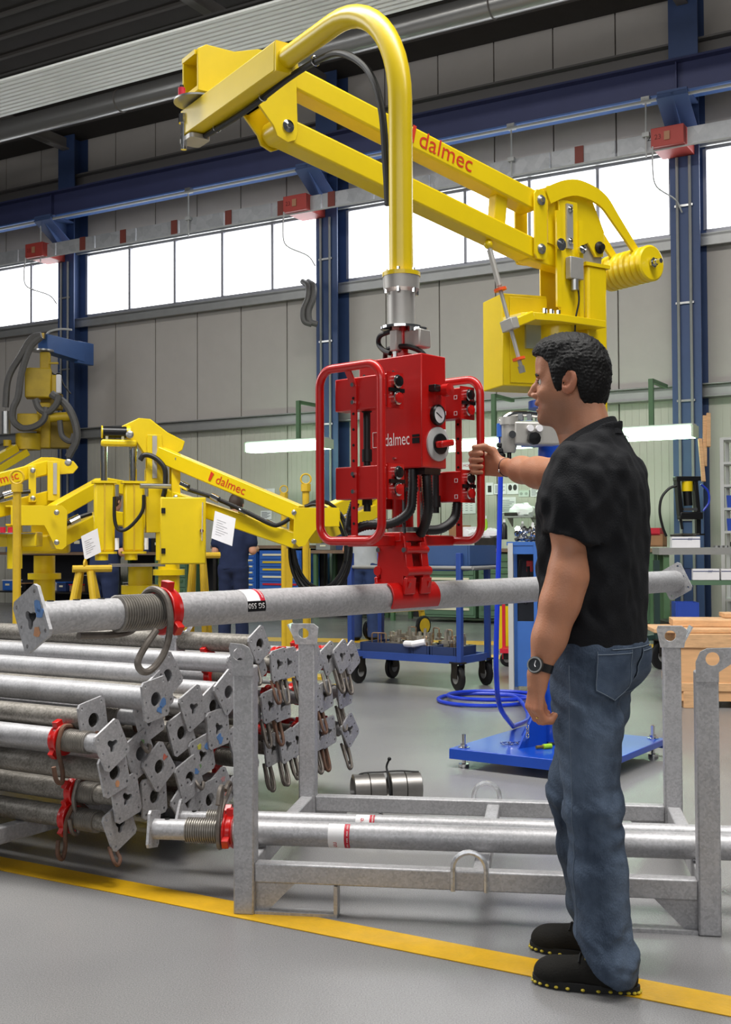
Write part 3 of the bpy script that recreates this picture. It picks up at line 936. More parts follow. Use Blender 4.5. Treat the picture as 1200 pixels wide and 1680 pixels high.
for i, ((px, py, kind, rad, tilt, dabs), (w, h)) in enumerate(zip(SPEC, pos)):
    off = (.03 * ((i * 37) % 7) / 7) + (.05 if px > 400 else 0)
    if i == 0: off = -.06
    if i == 5: off = -.02
    if i in (4,): off = .12
    o = FA + FD * w + V((0, 0, h)) + TD * off
    lab = LABS.get(i) or ('plain steel prop in the far part of the stack right of the front rack post' if px > 400 else 'plain unmarked steel prop in the near part of the stack')
    grp = 'props at the far end of the stack' if px > 400 else 'props at the near end of the stack'
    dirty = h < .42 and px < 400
    make_prop('steel_prop', lab, grp, o, TD + V((0, 0, .0)) + FD * random.uniform(-.003, .003), kind, rad, inner_len=[.16, .10, .2, .13][i % 4] if px < 400 else [.05, .09, .06, .12][i % 4], length=[2.5, 2.7, 2.3][i % 3],
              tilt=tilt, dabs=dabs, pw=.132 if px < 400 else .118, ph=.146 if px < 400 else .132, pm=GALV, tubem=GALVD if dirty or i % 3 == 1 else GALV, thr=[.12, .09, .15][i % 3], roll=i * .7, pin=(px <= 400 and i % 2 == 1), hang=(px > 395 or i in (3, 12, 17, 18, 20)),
              pin_roll=[-.3, .25, .0, -.55, .5][i % 5] , pinmat=PINR if i % 4 == 1 else PIN)
# rack that carries the stack
_o2 = V((-.845, 5.12, 0)) + FD * (-1.06) + TD * 1.6
rack('galvanised rack under the stack of props', _o2, math.atan2(-TD.y, -TD.x), 1.6, 1.06, .80)
# ================================================================ the yellow manipulator
C = V((.124, 3.859, 0))
PD = V((-.55, .835, 0)).normalized()        # direction of the boom from the tool axis
CB = V((1.05, 6.35, 0))                     # column axis
AE = V((-.829, -.559, 0)).normalized()      # arm direction, column -> elbow
AQ = V((.559, -.829, 0)).normalized()       # across the arm, towards the photographer
ZU = V((0, 0, 1))
mp = thing('lifting_manipulator', 'big yellow pneumatic manipulator arm on a blue floor plate', 'manipulator', (CB.x, CB.y, 0))
def boom(r, h): return C + PD * r + ZU * h
# down pipe with its long bend
prof = [(0, 2.10), (0, 2.45), (0, 2.60)] + [(.42 - .42 * math.cos(a), 2.685 + .42 * math.sin(a)) for a in [math.pi / 2 * k / 12 for k in range(13)]] + [(.6, 3.105), (.82, 3.105)]
MB().tube([boom(*p) for p in prof], .0405, 28).build('bent_pipe', YEL, mp, smooth=60)
# square beam end of the boom
BS = PD.cross(ZU).normalized()              # right hand side of the boom
b = MB()
a0, a1 = boom(.78, 3.105), boom(1.66, 3.105)
b.bar(a0, a1, .105, .118)
beam = b.build('boom_beam', YEL, mp, bevel=.004)
MB().prism([(-.05, -.06), (.05, -.06), (.05, .06), (-.05, .06)], boom(.78, 3.105), BS, ZU, .02).build('beam_cap', YEL, mp)
# bottom grey plate and axle of the boom end
AX = CB + AE * 2.16
MB().prism(rrect(.13, .10, .02), boom(1.62, 3.03), PD, BS, .02).build('stop_plate', ALU, mp)
MB().lathe([(.0, 0), (.11, 0), (.11, .008), (.0, .008)], (AX.x, AX.y, 3.172), ZU, 28, cap=False).build('bearing_disc', STEEL, mp)
ejs = boom(1.63, 3.0) - BS * .05
MB().cyl(ejs - ZU * .02, ejs + ZU * .14, .014, n=12).cyl(ejs + ZU * .10, ejs + ZU * .14, .024, n=8).build('stop_screw', CHROME, mp)
for k in (-1, 1):
    q = V((AX.x, AX.y, 3.18)) - AQ * -.02 + AE * .055 + BS * (.035 * k)
    b = MB().cyl(q, q + ZU * .035, .016, n=12)
    rb = b.build('buffer', REDP, mp)
    MB().cyl(q + ZU * .035, q + ZU * .048, .009, n=8).build('buffer_stud', CHROME, rb)
# black hose strapped under the boom
hp = [boom(1.60, 3.035) + BS * .02, boom(1.2, 3.03) + BS * .03, boom(.8, 3.045) + BS * .03, boom(.55, 3.03) + BS * .025, boom(.36, 2.975), boom(.20, 2.86), boom(.115, 2.70), boom(.088, 2.5), boom(.075, 2.35)]
hp2 = [p + PD * 0 for p in hp]
MB().tube(spline(hp2, 6), .013, 10).build('air_hose', BLK, mp)
for r_, h_ in ((1.45, 3.105), (1.02, 3.105), (.60, 3.105)):
    MB().torus(boom(r_, h_ - .065) + BS * .028, PD, .018, .0035, 14, 6).build('hose_strap', CHROME, mp)
# parallelogram arm
def arm(t, h, q=0): return CB + AE * t + ZU * h + AQ * q
T0, T1 = .175, 1.744
HL0, HL1 = 1.2 + 1.572, 1.2 + 1.926
UP = .264
for nm, dz in (('lower_arm', 0), ('upper_arm', UP)):
    MB().bar(arm(T0 - .0, HL0 + dz), arm(T1, HL1 + dz), .12, .112 if dz else .118).build(nm, YEL, mp, bevel=.012, seg=3)
# lettering on the upper arm
sl = (arm(T1, HL1) - arm(T0, HL0)).normalized()
tq = arm(.98, HL0 + UP + (HL1 - HL0) * (.98 - T0) / (T1 - T0) - .03, .0605)
upv = AQ.cross(-sl) * -1
upv = ZU - sl * ZU.dot(sl); upv.normalize()
MB().text('dalmec', .125, tq, -sl, upv, .0015).build('lettering', REDL, mp, smooth=0)
b = MB(); 
for k in range(3):
    b.prism([(0, 0), (.02, 0), (.02, .09), (0, .09)], tq + sl * (.10 - k * .026) + AQ * .002, -sl, upv, .001)
b.build('logo_mark', REDL, mp, smooth=0)
# strut between the arms near the column
MB().bar(arm(.42, HL0 + .1), arm(.40, HL0 + UP + .02), .08, .06, AQ).build('arm_strut', YEL, mp, bevel=.004)
# elbow: head link with fork plates
he = []
for s in (-1, 1):
    q = AQ * (s * .075)
    poly = [(2.20, 3.20), (2.20, 3.385), (2.16, 3.41), (2.02, 3.41), (1.90, 3.45), (1.70, 3.46), (1.69, HL1 - .02), (1.70, HL1 - .055), (1.745, HL1 - .075), (1.80, HL1 - .055), (1.82, HL1 - .01), (1.90, 3.20)]
    MB().prism(poly, CB + q, AE, ZU, .014).build('fork_plate', YEL, mp, bevel=.002)
MB().bar(arm(1.86, 3.395), arm(2.21, 3.372), .13, .02).bar(arm(1.86, 3.21), arm(2.20, 3.21), .14, .02).bar(arm(1.88, 3.20), arm(1.88, 3.40), .15, .02, AE).build('head_box', YEL, mp, smooth=0)
for h_ in (HL1, HL1 + UP):
    MB().cyl(arm(T1, h_, -.09), arm(T1, h_, .09), .022, n=16).build('pivot_bolt', CHROME, mp)
    MB().lathe([(.012, 0), (.03, 0), (.03, .006), (.012, .012), (.012, .02)], arm(T1, h_, .082), AQ, 16).build('pivot_nut', CHROME, mp)
# rounded end of the lower arm under the elbow
MB().cyl(arm(T1, HL1, -.061), arm(T1, HL1, .061), .06, n=24).build('arm_end', YEL, mp)
# column side: link plates
for s in (-1, 1):
    MB().prism([(T0 - .045, HL0 - .03), (T0 - .03, HL0 - .055), (T0 + .03, HL0 - .055), (T0 + .045, HL0 - .03), (T0 + .045, HL0 + UP + .03), (T0 + .03, HL0 + UP + .055), (T0 - .03, HL0 + UP + .055), (T0 - .045, HL0 + UP + .03)],
               CB + AQ * (s * .078), AE, ZU, .012).build('link_plate', YEL, mp, bevel=.002)
    for h_ in (HL0, HL0 + UP):
        MB().lathe([(.01, 0), (.028, 0), (.028, .006), (.014, .012), (.014, .022)], arm(T0, h_, s * .084), AQ * s, 14).build('pivot_nut', STEEL, mp)
# arm tail: curved plates reaching over the column to the counterweight
MB().bar(arm(T0 + .05, HL0), arm(-.12, HL0 - .03), .10, .12).build('lower_arm_root', YEL, mp, bevel=.008)
tail = spline([(.13, HL0 + UP + .03, 0), (.0, HL0 + UP + .09, 0), (-.12, HL0 + UP + .11, 0), (-.28, HL0 + UP + .075, 0), (-.40, HL0 + UP - .03, 0), (-.60, HL0 + .04, 0)], 6)
for s in (-1, 1):
    w_ = [.10, .10, .10, .09, .07, .045]
    n = len(tail)
    top, bot = [], []
    for i, p in enumerate(tail):
        f = i / (n - 1) * 5
        k = min(int(f), 4)
        ww = w_[k] + (w_[k + 1] - w_[k]) * (f - k)
        tg = (tail[min(i + 1, n - 1)] - tail[max(i - 1, 0)]).normalized()
        nn = V((-tg.y, tg.x, 0))
        top.append(p + nn * -ww * .45); bot.append(p + nn * ww * .45)
    poly = [(p.x, p.y) for p in top] + [(p.x, p.y) for p in reversed(bot)]
    MB().prism(poly, CB + AQ * (s * .085), AE, ZU, .016).build('counterweight_arm', YEL, mp, bevel=.002)
MB().prism([(.10, HL0 + .05), (.10, HL0 + UP + .10), (-.20, HL0 + UP + .14), (-.33, HL0 + .17), (-.32, HL0 + .03), (-.26, HL0 + .02), (-.20, HL0 + .09), (-.05, HL0 + .02)], CB + AQ * .05, AE, ZU, .014).build('rocker_plate', YEL, mp, bevel=.002)
MB().lathe([(.014, 0), (.034, 0), (.034, .008), (.018, .016), (.018, .03)], arm(-.285, HL0 + .075, .06), AQ, 16).build('pivot_nut', GUN, mp)
cw = arm(-.60, HL0 + .01)
for k in range(8):
    z = -.17 + k * .042
    q = cw + AQ * z
    MB().lathe([(.0, 0), (.094, 0), (.104, .008), (.104, .032), (.094, .039), (.0, .039)], q, AQ, 32, cap=False).build('counterweight_disc', YEL, mp)
MB().cyl(cw + AQ * -.2, cw + AQ * .23, .014, n=12).lathe([(.03, 0), (.03, .012), (.02, .014), (.02, .03)], cw + AQ * .168, AQ, 6).build('counterweight_bolt', CHROME, mp)
# column head frame
CH0, CH1 = 2.42, HL0 + UP + .03
for s, q in ((1, .07), (-1, -.07)):
    MB().bar(arm(-.03, CH0, s * .075), arm(-.03, CH1, s * .075), .012, .14, AE).build('head_plate', YEL, mp, bevel=.003)
MB().bar(arm(.055, CH0 + .05, .088), arm(.055, CH1 - .07, .088), .014, .03, AE).bar(arm(-.112, CH0, .088), arm(-.112, CH1 - .1, .088), .014, .03, AE).build('head_rib', YEL, mp, smooth=0)
MB().bar(arm(-.03, CH0 + .38, .088), arm(-.03, CH1 - .02, .088), .012, .045, AE).build('guide_strip', ALU, mp, smooth=0)
for h_ in (CH0 + .42, CH1 - .05):
    MB().lathe([(.008, 0), (.018, 0), (.018, .006), (.008, .012)], arm(-.03, h_, .094), AQ, 10).build('strip_bolt', CHROME, mp)
MB().lathe([(.0, 0), (.028, 0), (.034, .02), (.0, .03)], arm(.06, CH0 + .385, .10), AQ, 12).build('limit_knob', CHROME, mp)
MB().lathe([(.0, 0), (.02, 0), (.024, .02), (.0, .03)], arm(-.10, CH0 + .38, .10), AQ, 12).build('limit_knob', CHROME, mp)
MB().bar(arm(-.05, CH0 + .21, .105), arm(-.05, CH0 + .33, .105), .04, .10, AE).build('valve_block', ALU, mp, bevel=.004)
MB().cyl(arm(-.05, CH0 + .21, .105), arm(-.05, CH0 + .15, .105), .022, n=12).build('valve_fitting', STEEL, mp)
MB().tube(spline([arm(-.07, CH0 + .16, .11), arm(-.065, CH0 + .09, .12), arm(-.05, CH0, .11), arm(-.05, CH0 - .1, .10)], 5), .005, 6).build('thin_hose', BLK, mp)
# deck plate and rotary column
MB().prism([(.30, -.10), (.30, .06), (.26, .10), (.1, .14), (-.25, .14), (-.25, -.14), (.1, -.14)], CB + ZU * 2.40, AE, AQ, .04).build('deck_plate', YEL, mp, bevel=.003)
MB().cyl(arm(0, 1.95), arm(0, 2.39), .10, n=28).build('rotary_neck', YEL, mp)
for k in range(3):
    MB().cyl(arm(.18 - .05 * k, 2.42, .11), arm(.18 - .05 * k, 2.445, .11), .014, n=8).build('deck_bolt', CHROME, mp)
# spring rod hanging from the arm to the deck
rod0 = arm(.50, HL0 + .0 + (.36 / 1.569 * .325) - .085, .03); rod1 = arm(.36, 2.12, .12)
MB().cyl(rod0, rod1, .011, n=10).build('brake_rod', ALU, mp)
MB().ball(rod0, .024).build('rod_end', YEL, mp)
rdv = (rod1 - rod0).normalized()
for f_ in (.36, .93):
    q = rod0 + (rod1 - rod0) * f_
    MB().cyl(q, q + rdv * .014, .034, n=18).build('rod_washer', ORANGE, mp)
q = rod0 + (rod1 - rod0) * .66
MB().bar(q - rdv * .03, q + rdv * .03, .09, .05, AE).build('rod_clamp', ALU, mp, bevel=.004)
MB().bar(arm(.27, 2.395, .1), q, .07, .05).build('rod_bracket', YEL, mp, bevel=.006)
MB().cyl(rod1, rod1 + rdv * .035, .018, n=8).build('rod_nut', STEEL, mp)
MB().cyl(rod0 + rdv * .03, rod0 + (rod1 - rod0) * .34, .016, n=10).build('rod_sleeve', ALU, mp)
# balancing air cylinder behind the head
b = MB().bar(arm(-.27, 1.86, -.02), arm(-.27, 2.74, -.02), .16, .16, AE)
cylb = b.build('balance_cylinder', YEL, mp, bevel=.02, seg=3)
for h_ in (2.735, 1.85):
    MB().bar(arm(-.27, h_, -.02), arm(-.27, h_ + .02, -.02), .175, .19, AE).build('cylinder_cap', YEL, mp, smooth=0)
MB().cyl(arm(-.235, 2.74, .02), arm(-.255, 2.98, .02), .016, n=12).cyl(arm(-.29, 2.74, -.04), arm(-.29, 2.95, -.04), .014, n=12).build('piston_rod', CHROME, mp)
MB().prism([(-.12, HL0 + .12), (-.14, HL0 - .01), (-.24, HL0 - .05), (-.32, HL0 - .01), (-.33, HL0 + .08)], CB + AQ * .03, AE, ZU, .02).build('rod_yoke', ALU, mp)
# control cabinet
q = arm(.33, 2.29, -.06)
cab = MB().box((0, 0, 0), (.30, .19, .50))
ca = P(785, 640, 6.15); 
cx = AE
cabf = frame(P(845, 565, 6.42), V((.95, .31, 0)), V((-.31, .95, 0)))
cb = MB(cabf).box((0, 0, 0), (.27, .26, .505)).build('control_cabinet', YEL, mp, bevel=.006)
MB(cabf).box((0.02, -.133, 0), (.225, .006, .47)).build('cabinet_door', YEL, cb, bevel=.003)
MB(cabf).cyl((.10, -.135, -.06), (.10, -.15, -.06), .022, n=14).build('cabinet_knob', BLKP, cb)
MB(cabf).box((.055, -.145, .03), (.12, .02, .15)).build('cabinet_window', mat('zinc_plate', '#B9BFA8', 0.3, 0.6), cb, smooth=0)
# blue column on the floor plate, shown behind the man
MB().cyl(arm(0, .12), arm(0, 1.95), .10, n=28).build('column_tube', BLUEB, mp)
MB().cyl(arm(0, 1.93), arm(0, 1.97), .15, n=28).build('column_flange', BLUEB, mp)
pl = V((1.055, 6.34, 0)); pxv = V((.685, -.47, 0)).normalized(); pyv = V((.47, .685, 0)).normalized()
pf = frame(pl, pxv, pyv)
MB(pf).box((0, 0, .085), (.86, .92, .035)).build('floor_plate', BLUEB, mp, bevel=.004)
MB(pf).box((0, -.455, .072), (.86, .012, .05)).box((0, .455, .072), (.86, .012, .05)).build('plate_edge', BLUEB, mp, smooth=0)
for sx in (-1, 1):
    for sy in (-1, 1):
        ft = MB(pf).cyl((sx * .37, sy * .41, .0), (sx * .37, sy * .41, .018), .028, n=14).cyl((sx * .37, sy * .41, .018), (sx * .37, sy * .41, .175), .011, n=10).build('levelling_foot', CHROME, mp)
        MB(pf).lathe([(.02, 0), (.032, .0), (.032, .004), (.018, .006), (.018, .02)], (sx * .37, sy * .41, .103), (0, 0, 1), 14).build('foot_nut', CHROME, ft)
for a in range(4):
    u = V((math.cos(a * math.pi / 2 + .6), math.sin(a * math.pi / 2 + .6), 0))
    MB().prism([(.09, .1), (.30, .1), (.09, .42)], (CB.x, CB.y, 0), u, ZU, .014).build('column_gusset', BLUEB, mp, smooth=0)
u = V((-.94, -.33, 0))
# filter and regulator unit on the column
fu = thing('air_filter_unit', 'grey cast air filter and regulator unit beside the man', 'filter unit', P(870, 735, 6.1))
ff = frame(P(868, 712, 6.08), V((.97, .24, 0)), V((-.24, .97, 0)))
MB(ff).box((.03, 0, .0), (.26, .10, .12)).build('manifold', ALU, fu, bevel=.01)
MB(ff).lathe([(.0, -.10), (.035, -.10), (.045, -.07), (.045, .04), (.052, .045), (.052, .085), (.0, .09)], (-.115, 0, 0), (0, 0, 1), 20, cap=False).build('filter_bowl', ALU, fu)
MB(ff).cyl((-.115, -.045, -.01), (-.115, -.062, -.01), .02, n=16).build('sight_glass', CHROME, fu)
MB(ff).cyl((-.11, 0, -.10), (-.11, 0, -.14), .012, n=8).build('drain', BLKP, fu)
for dx in (-.015, .035):
    MB(ff).cyl((dx, -.05, .025), (dx, -.066, .025), .018, n=16).build('gauge', WHITE, fu)
MB(ff).lathe([(.0, 0), (.028, .0), (.034, .01), (.034, .035), (.0, .04)], (.0, -.05, -.03), (0, -1, 0), 10, cap=False).build('regulator_knob', BLKP, fu)
MB(ff).tube(spline([(-.16, 0, .06), (-.10, 0, .10), (-.02, 0, .105), (.05, 0, .10), (.12, 0, .105)], 5), .016, 10).build('pipe', CHROME, fu)
for dx in (-.05, .0, .06):
    MB(ff).cyl((dx, 0, .07), (dx, 0, .105), .022, n=6).build('union_nut', CHROME, fu)
MB(ff).box((.10, .14, .0), (.1, .20, .10)).build('bracket', BLUEB, fu, smooth=0)
# blue supply hose: down from the filter, coil on the floor
hs = thing('blue_air_hose', 'blue air hose hanging from the filter unit to a floor coil', 'hose', PH(815, 1190, 0.02))
h0 = P(822, 695, 6.05)
MB().tube(spline([h0, P(822, 760, 6.05), P(819, 900, 6.0), P(815, 1040, 5.95), P(815, 1110, 5.95), P(821, 1160, 6.05), PH(842, 1192, .12)], 6), .0135, 10).build('drop_hose', HOSEB, hs)
MB().tube(spline([PH(842, 1192, .12), PH(866, 1180, .1), PH(862, 1160, .06), PH(845, 1143, .05), PH(815, 1141, .025)], 6), .0135, 10).build('hose_tail', HOSEB, hs)
cc = PH(795, 1147, .02)
MB().torus((cc.x, cc.y, .018), (0, 0, 1), .345, .0145, 60, 8).build('coil', HOSEB, hs)
MB().torus((cc.x + .06, cc.y + .03, .044), (0, .03, 1), .33, .0145, 60, 8).build('coil', HOSEB, hs)
MB().cyl(h0, h0 - ZU * .07, .022, n=12).build('hose_coupling', mat('coupling_blue', '#2A62C0', 0.35), hs)
b = MB()
for k in range(5):
    b.lathe([(.018, 0), (.024, .006), (.024, .02), (.018, .026)], h0 - ZU * (.10 + .028 * k + .026), ZU, 12)
b.build('hose_sleeve', BLK, hs)
# chain lying on the plate
ch = thing('steel_chain', 'shiny steel chain lying on the blue floor plate', 'chain', PH(840, 1218, .105))
pts = [PH(x, y, .112) for x, y in ((822, 1219), (828, 1220), (835, 1219), (842, 1220), (849, 1219), (856, 1218), (862, 1217), (866, 1216))] + [P(866, y, 6.0) for y in (1210, 1203, 1196, 1189)]
for i in range(len(pts) - 1):
    p, q = pts[i], pts[i + 1]
    d_ = (q - p); L_ = d_.length * .62
    d_.normalize()
    sd = d_.orthogonal().normalized() if i % 2 else d_.cross(d_.orthogonal()).normalized()
    c_ = (p + q) / 2
    loop = [c_ + d_ * (L_ * math.cos(a)) + sd * (.008 * math.sin(a)) for a in [2 * math.pi * k / 10 for k in range(10)]]
    MB().tube(loop, .003, 5, closed=True).build('link', CHROME, ch)
tg_ = thing('green_fitting', 'small brass and lime green fitting on the blue floor plate', 'fitting', PH(888, 1224, .105))
q = PH(880, 1226, .115)
MB().cyl(q, q + V((.05, .02, 0)), .009, n=10).build('brass_stem', mat('brass', '#B89A50', 0.3, 0.8), tg_)
MB().cyl(q + V((.04, .015, 0)), q + V((.085, .035, 0)), .014, n=10).build('sleeve', mat('lime', '#9CCB2A', 0.4), tg_)

# ================================================================ the red gripper tool
gb = HDIR.copy(); ga = V((-.737, .676, 0)).normalized()
gr = thing('gripper_tool', 'red gripper head with two handle loops clamping the prop', 'gripper', (C.x, C.y, 1.0))
def G(a, b_, h): return C + ga * a + gb * b_ + ZU * h
GF = frame(C, ga, gb, ZU)
# swivel unit between the pipe and the head
MB().lathe([(.064, 2.088), (.064, 2.102)], C, ZU, 32).build('pipe_flange', YEL, gr)
MB().lathe([(.0, 1.925), (.046, 1.925), (.046, 2.035), (.06, 2.045), (.062, 2.088), (.0, 2.088)], C, ZU, 32, cap=False).build('swivel_body', ALU, gr)
for k in range(6):
    a = k * math.pi / 3 + .3
    u = V((math.cos(a), math.sin(a), 0))
    MB().cyl(C + u * .054 + ZU * 2.03, C + u * .054 + ZU * 2.046, .007, n=6).cyl(C + u * .054 + ZU * 2.102, C + u * .054 + ZU * 2.112, .006, n=6).build('flange_bolt', CHROME, gr)
MB().lathe([(.0, 1.912), (.07, 1.912), (.07, 1.920), (.0, 1.922)], C, ZU, 32, cap=False).build('brake_disc', CHROME, gr)
MB().lathe([(.0, 1.922), (.04, 1.922), (.04, 1.932), (.0, 1.934)], C, ZU, 12, cap=False).build('disc_hub', CHROME, gr)
MB(GF).box((-.052, .02, 1.875), (.07, .06, .062)).build('brake_block', ALU, gr, bevel=.006)
MB(GF).lathe([(.0, 0), (.034, 0), (.034, .012), (.0, .016)], (-.052, .02, 1.90), (0, 0, 1), 18, cap=False).build('brake_cap', CHROME, gr)
MB(GF).box((.0, -.03, 1.87), (.03, .03, .07)).build('valve', ALU, gr, bevel=.004)
MB(GF).ball((.0, -.03, 1.908), .013).build('valve_dome', mat('pink_rubber', '#C9A59C', 0.5), gr)
MB(GF).cyl((0, -.03, 1.836), (0, -.03, 1.815), .010, n=10).build('valve_stem', STEEL, gr)
MB().cyl(C + ZU * 1.80, C + ZU * 1.912, .022, n=18).build('spindle', RED, gr)
MB().cyl(C + ZU * 1.81, C + ZU * 1.828, .036, n=20).build('spindle_collar', RED, gr)
for k, pts in enumerate(([(.02, -.03, 1.905), (.07, -.03, 1.895), (.085, -.02, 1.87), (.05, -.03, 1.842), (.02, -.035, 1.83)], [(.0, -.03, 1.85), (.05, -.02, 1.845), (.075, .0, 1.82), (.08, .0, 1.80)], [(.0, -.03, 1.85), (-.04, -.02, 1.848), (-.08, 0, 1.83), (-.10, .01, 1.805)])):
    MB(GF).tube(spline(pts, 6), .0085, 8).build('air_hose', BLK, gr)
# main box
bx = MB(GF).box((0, 0, 1.626), (.275, .126, .370)).build('control_box', RED, gr, bevel=.004)
fd = -gb
MB().text('dalmec', .060, G(.022, -.0635, 1.518), -ga, ZU, .0008, squash=.64).build('lettering', WHITEL, bx, smooth=0)
MB().prism([(0, 0), (.024, 0), (.024, .052), (0, .052)], G(.075, -.064, 1.515), -ga, ZU, .0012, [[(.002, .002), (.022, .002), (.022, .05), (.002, .05)]]).build('logo_mark', WHITEL, bx, smooth=0)
MB().prism([(0, 0), (.03, 0), (.03, .018), (0, .018)], G(-.098, -.064, 1.52), -ga, ZU, .002).prism([(0, 0), (.03, 0), (.03, .008), (0, .008)], G(-.098, -.064, 1.541), -ga, ZU, .002).build('name_plate', BLKP, bx, smooth=0)
for a_, h_ in ((-.02, 1.76), (-.02, 1.475), (.11, 1.76), (.11, 1.475)):
    MB().cyl(G(a_, -.063, h_), G(a_, -.068, h_), .0055, n=8).build('screw', CHROME, bx)
fs = -ga                                      # gauge side faces right towards the camera
def GS(b_, h, out=0): return G(-.1375 - out, b_, h)
g1 = MB().lathe([(.0, 0), (.034, 0), (.034, .012), (.028, .016), (.028, .012), (.0, .012)], GS(.012, 1.615), fs, 28, cap=False).build('pressure_gauge', BLKP, bx)
MB().lathe([(.0, .0125), (.027, .0125)], GS(.012, 1.615), fs, 28, cap=False).build('gauge_dial', WHITE, g1)
MB().bar(GS(.012 - .016, 1.622, .0135), GS(.012 + .012, 1.606, .0135), .003, .001, fs).build('gauge_needle', BLKP, g1)
s1 = MB().lathe([(.0, 0), (.056, 0), (.056, .006), (.036, .010), (.0, .010)], GS(.016, 1.52), fs, 32, cap=False).build('selector_ring', LGREY, bx)
MB().lathe([(.0, .010), (.034, .010), (.034, .016), (.0, .018)], GS(.016, 1.52), fs, 28, cap=False).build('selector_dial', BLKP, s1)
MB().bar(GS(.016 - .03, 1.515, .03), GS(.016 + .034, 1.525, .03), .022, .032, fs).build('selector_knob', RED, s1, bevel=.006)
MB().box(GS(-.012, 1.70, .012), (.03, .03, .022), rz=.83).build('button_bracket', BLKP, bx, bevel=.003)
MB().lathe([(.0, 0), (.016, 0), (.016, .02), (.021, .024), (.021, .05), (.0, .054)], GS(.022, 1.695), fs, 20, cap=False).build('emergency_button', RED, bx)
for b_, h_ in ((.055, 1.705), (.055, 1.625), (.055, 1.565)):
    MB().prism([(-.006, -.006), (.006, -.006), (.006, .006), (-.006, .006)], GS(b_, h_, .0008), gb, ZU, .001).build('pictogram', WHITE, bx, smooth=0)
# handle loops with perforated posts and control boxes
for sgn, nm in ((-1, 'near'), (1, 'far')):
    B = .255 * sgn
    loop = fillet([G(-.134, B, 1.205), G(-.134, B, 1.76), G(.134, B, 1.76), G(.134, B, 1.205)], .055, 8, closed=True)
    MB().tube(loop, .0142, 14, closed=True).build('handle_loop', RED, gr, smooth=60)
    Bp = B + .012 * sgn if sgn > 0 else B + .02
    po = MB().bar(G(.0 if sgn < 0 else -.03, Bp, 1.215), G(.0 if sgn < 0 else -.03, Bp, 1.715 if sgn < 0 else 1.66), .006, .024, ga)
    pob = po.build('perforated_post', RED, gr, smooth=0)
    if sgn < 0:
        MB().bar(G(.0, Bp, 1.70), G(.012, Bp - .02, 1.755), .006, .024, ga).build('post_brace', RED, gr, smooth=0)
    for k in range(9):
        q = G(.0 if sgn < 0 else -.03, Bp, 1.26 + .05 * k)
        MB().cyl(q - gb * .005 + (fs * .0 if sgn < 0 else fs * .0), q + gb * .005, .0045, n=8).cyl(q - ga * .004, q + ga * .004, .0045, n=8).build('post_hole', HOLE, pob)
    for h_ in (1.675, 1.39):
        ac = .0 if sgn < 0 else -.03
        A0, A1 = (-.128, .112) if False else (-.085, .085)
        cbx = MB(GF).box((ac + (-.030 if sgn < 0 else .012), Bp + (.03 if sgn < 0 else -.045), h_), (.235 if sgn < 0 else .165, .055, .105)).build('control_housing', RED, gr, bevel=.004)
        bo = -.075 if sgn < 0 else 0
        for k, (mm, dz) in enumerate(((BLKP, .027), (RED, -.025))):
            q = G(ac - .072 + bo, Bp + (.03 if sgn < 0 else -.045), h_ + dz)
            bt = MB().lathe([(.0, 0), (.021, 0), (.021, .014), (.017, .016), (.0, .016)], q, fs, 20, cap=False).build('button_ring', CHROME, cbx)
            MB().lathe([(.0, .0), (.0165, .0), (.0165, .022), (.0, .024)], q, fs, 18, cap=False).build('push_button', mm, bt)
        MB(GF).box((ac - .078 + bo, Bp + (.03 if sgn < 0 else -.045), h_), (.01, .07, .012)).build('button_guard', BLKP, cbx, smooth=0)
        MB(GF).box((ac - .073 + bo, Bp + (.03 if sgn < 0 else -.045), h_), (.005, .075, .112)).build('button_panel', RED, cbx, smooth=0)
        for dz in (-.028, .028):
            MB().cyl(G(ac, Bp - .004, h_ + dz), G(ac, Bp - .010, h_ + dz), .0075, n=6).build('bolt', CHROME, cbx)
        for dz in ((-.035, .02) if sgn > 0 else ()):
            MB().prism([(-.007, -.007), (.007, -.007), (.007, .007), (-.007, .007)], G(ac - .045, Bp - .0735 if sgn > 0 else Bp + .001, h_ + dz), -ga, ZU, .001, [[(-.005, -.005), (.005, -.005), (.005, .005), (-.005, .005)]]).build('pictogram', WHITE, cbx, smooth=0)
    # black sleeve conduit beside the post
    q0, q1 = G(.0, B + .08 * -sgn, 1.66), G(.0, B + .08 * -sgn, 1.30)
    cond = MB().cyl(q0, q1, .012, n=12)
    for h_ in (1.64, 1.48, 1.34):
        cond.cyl(G(.0, B - .08 * sgn, h_ - .02), G(.0, B - .08 * sgn, h_ + .02), .017, n=12)
    cond.build('conduit', BLK, gr)
# frame bar joining the loops
MB(GF).box((0, -.15, 1.205), (.04, .20, .036)).box((0, .15, 1.205), (.04, .20, .036)).build('frame_bar', RED, gr, bevel=.004)
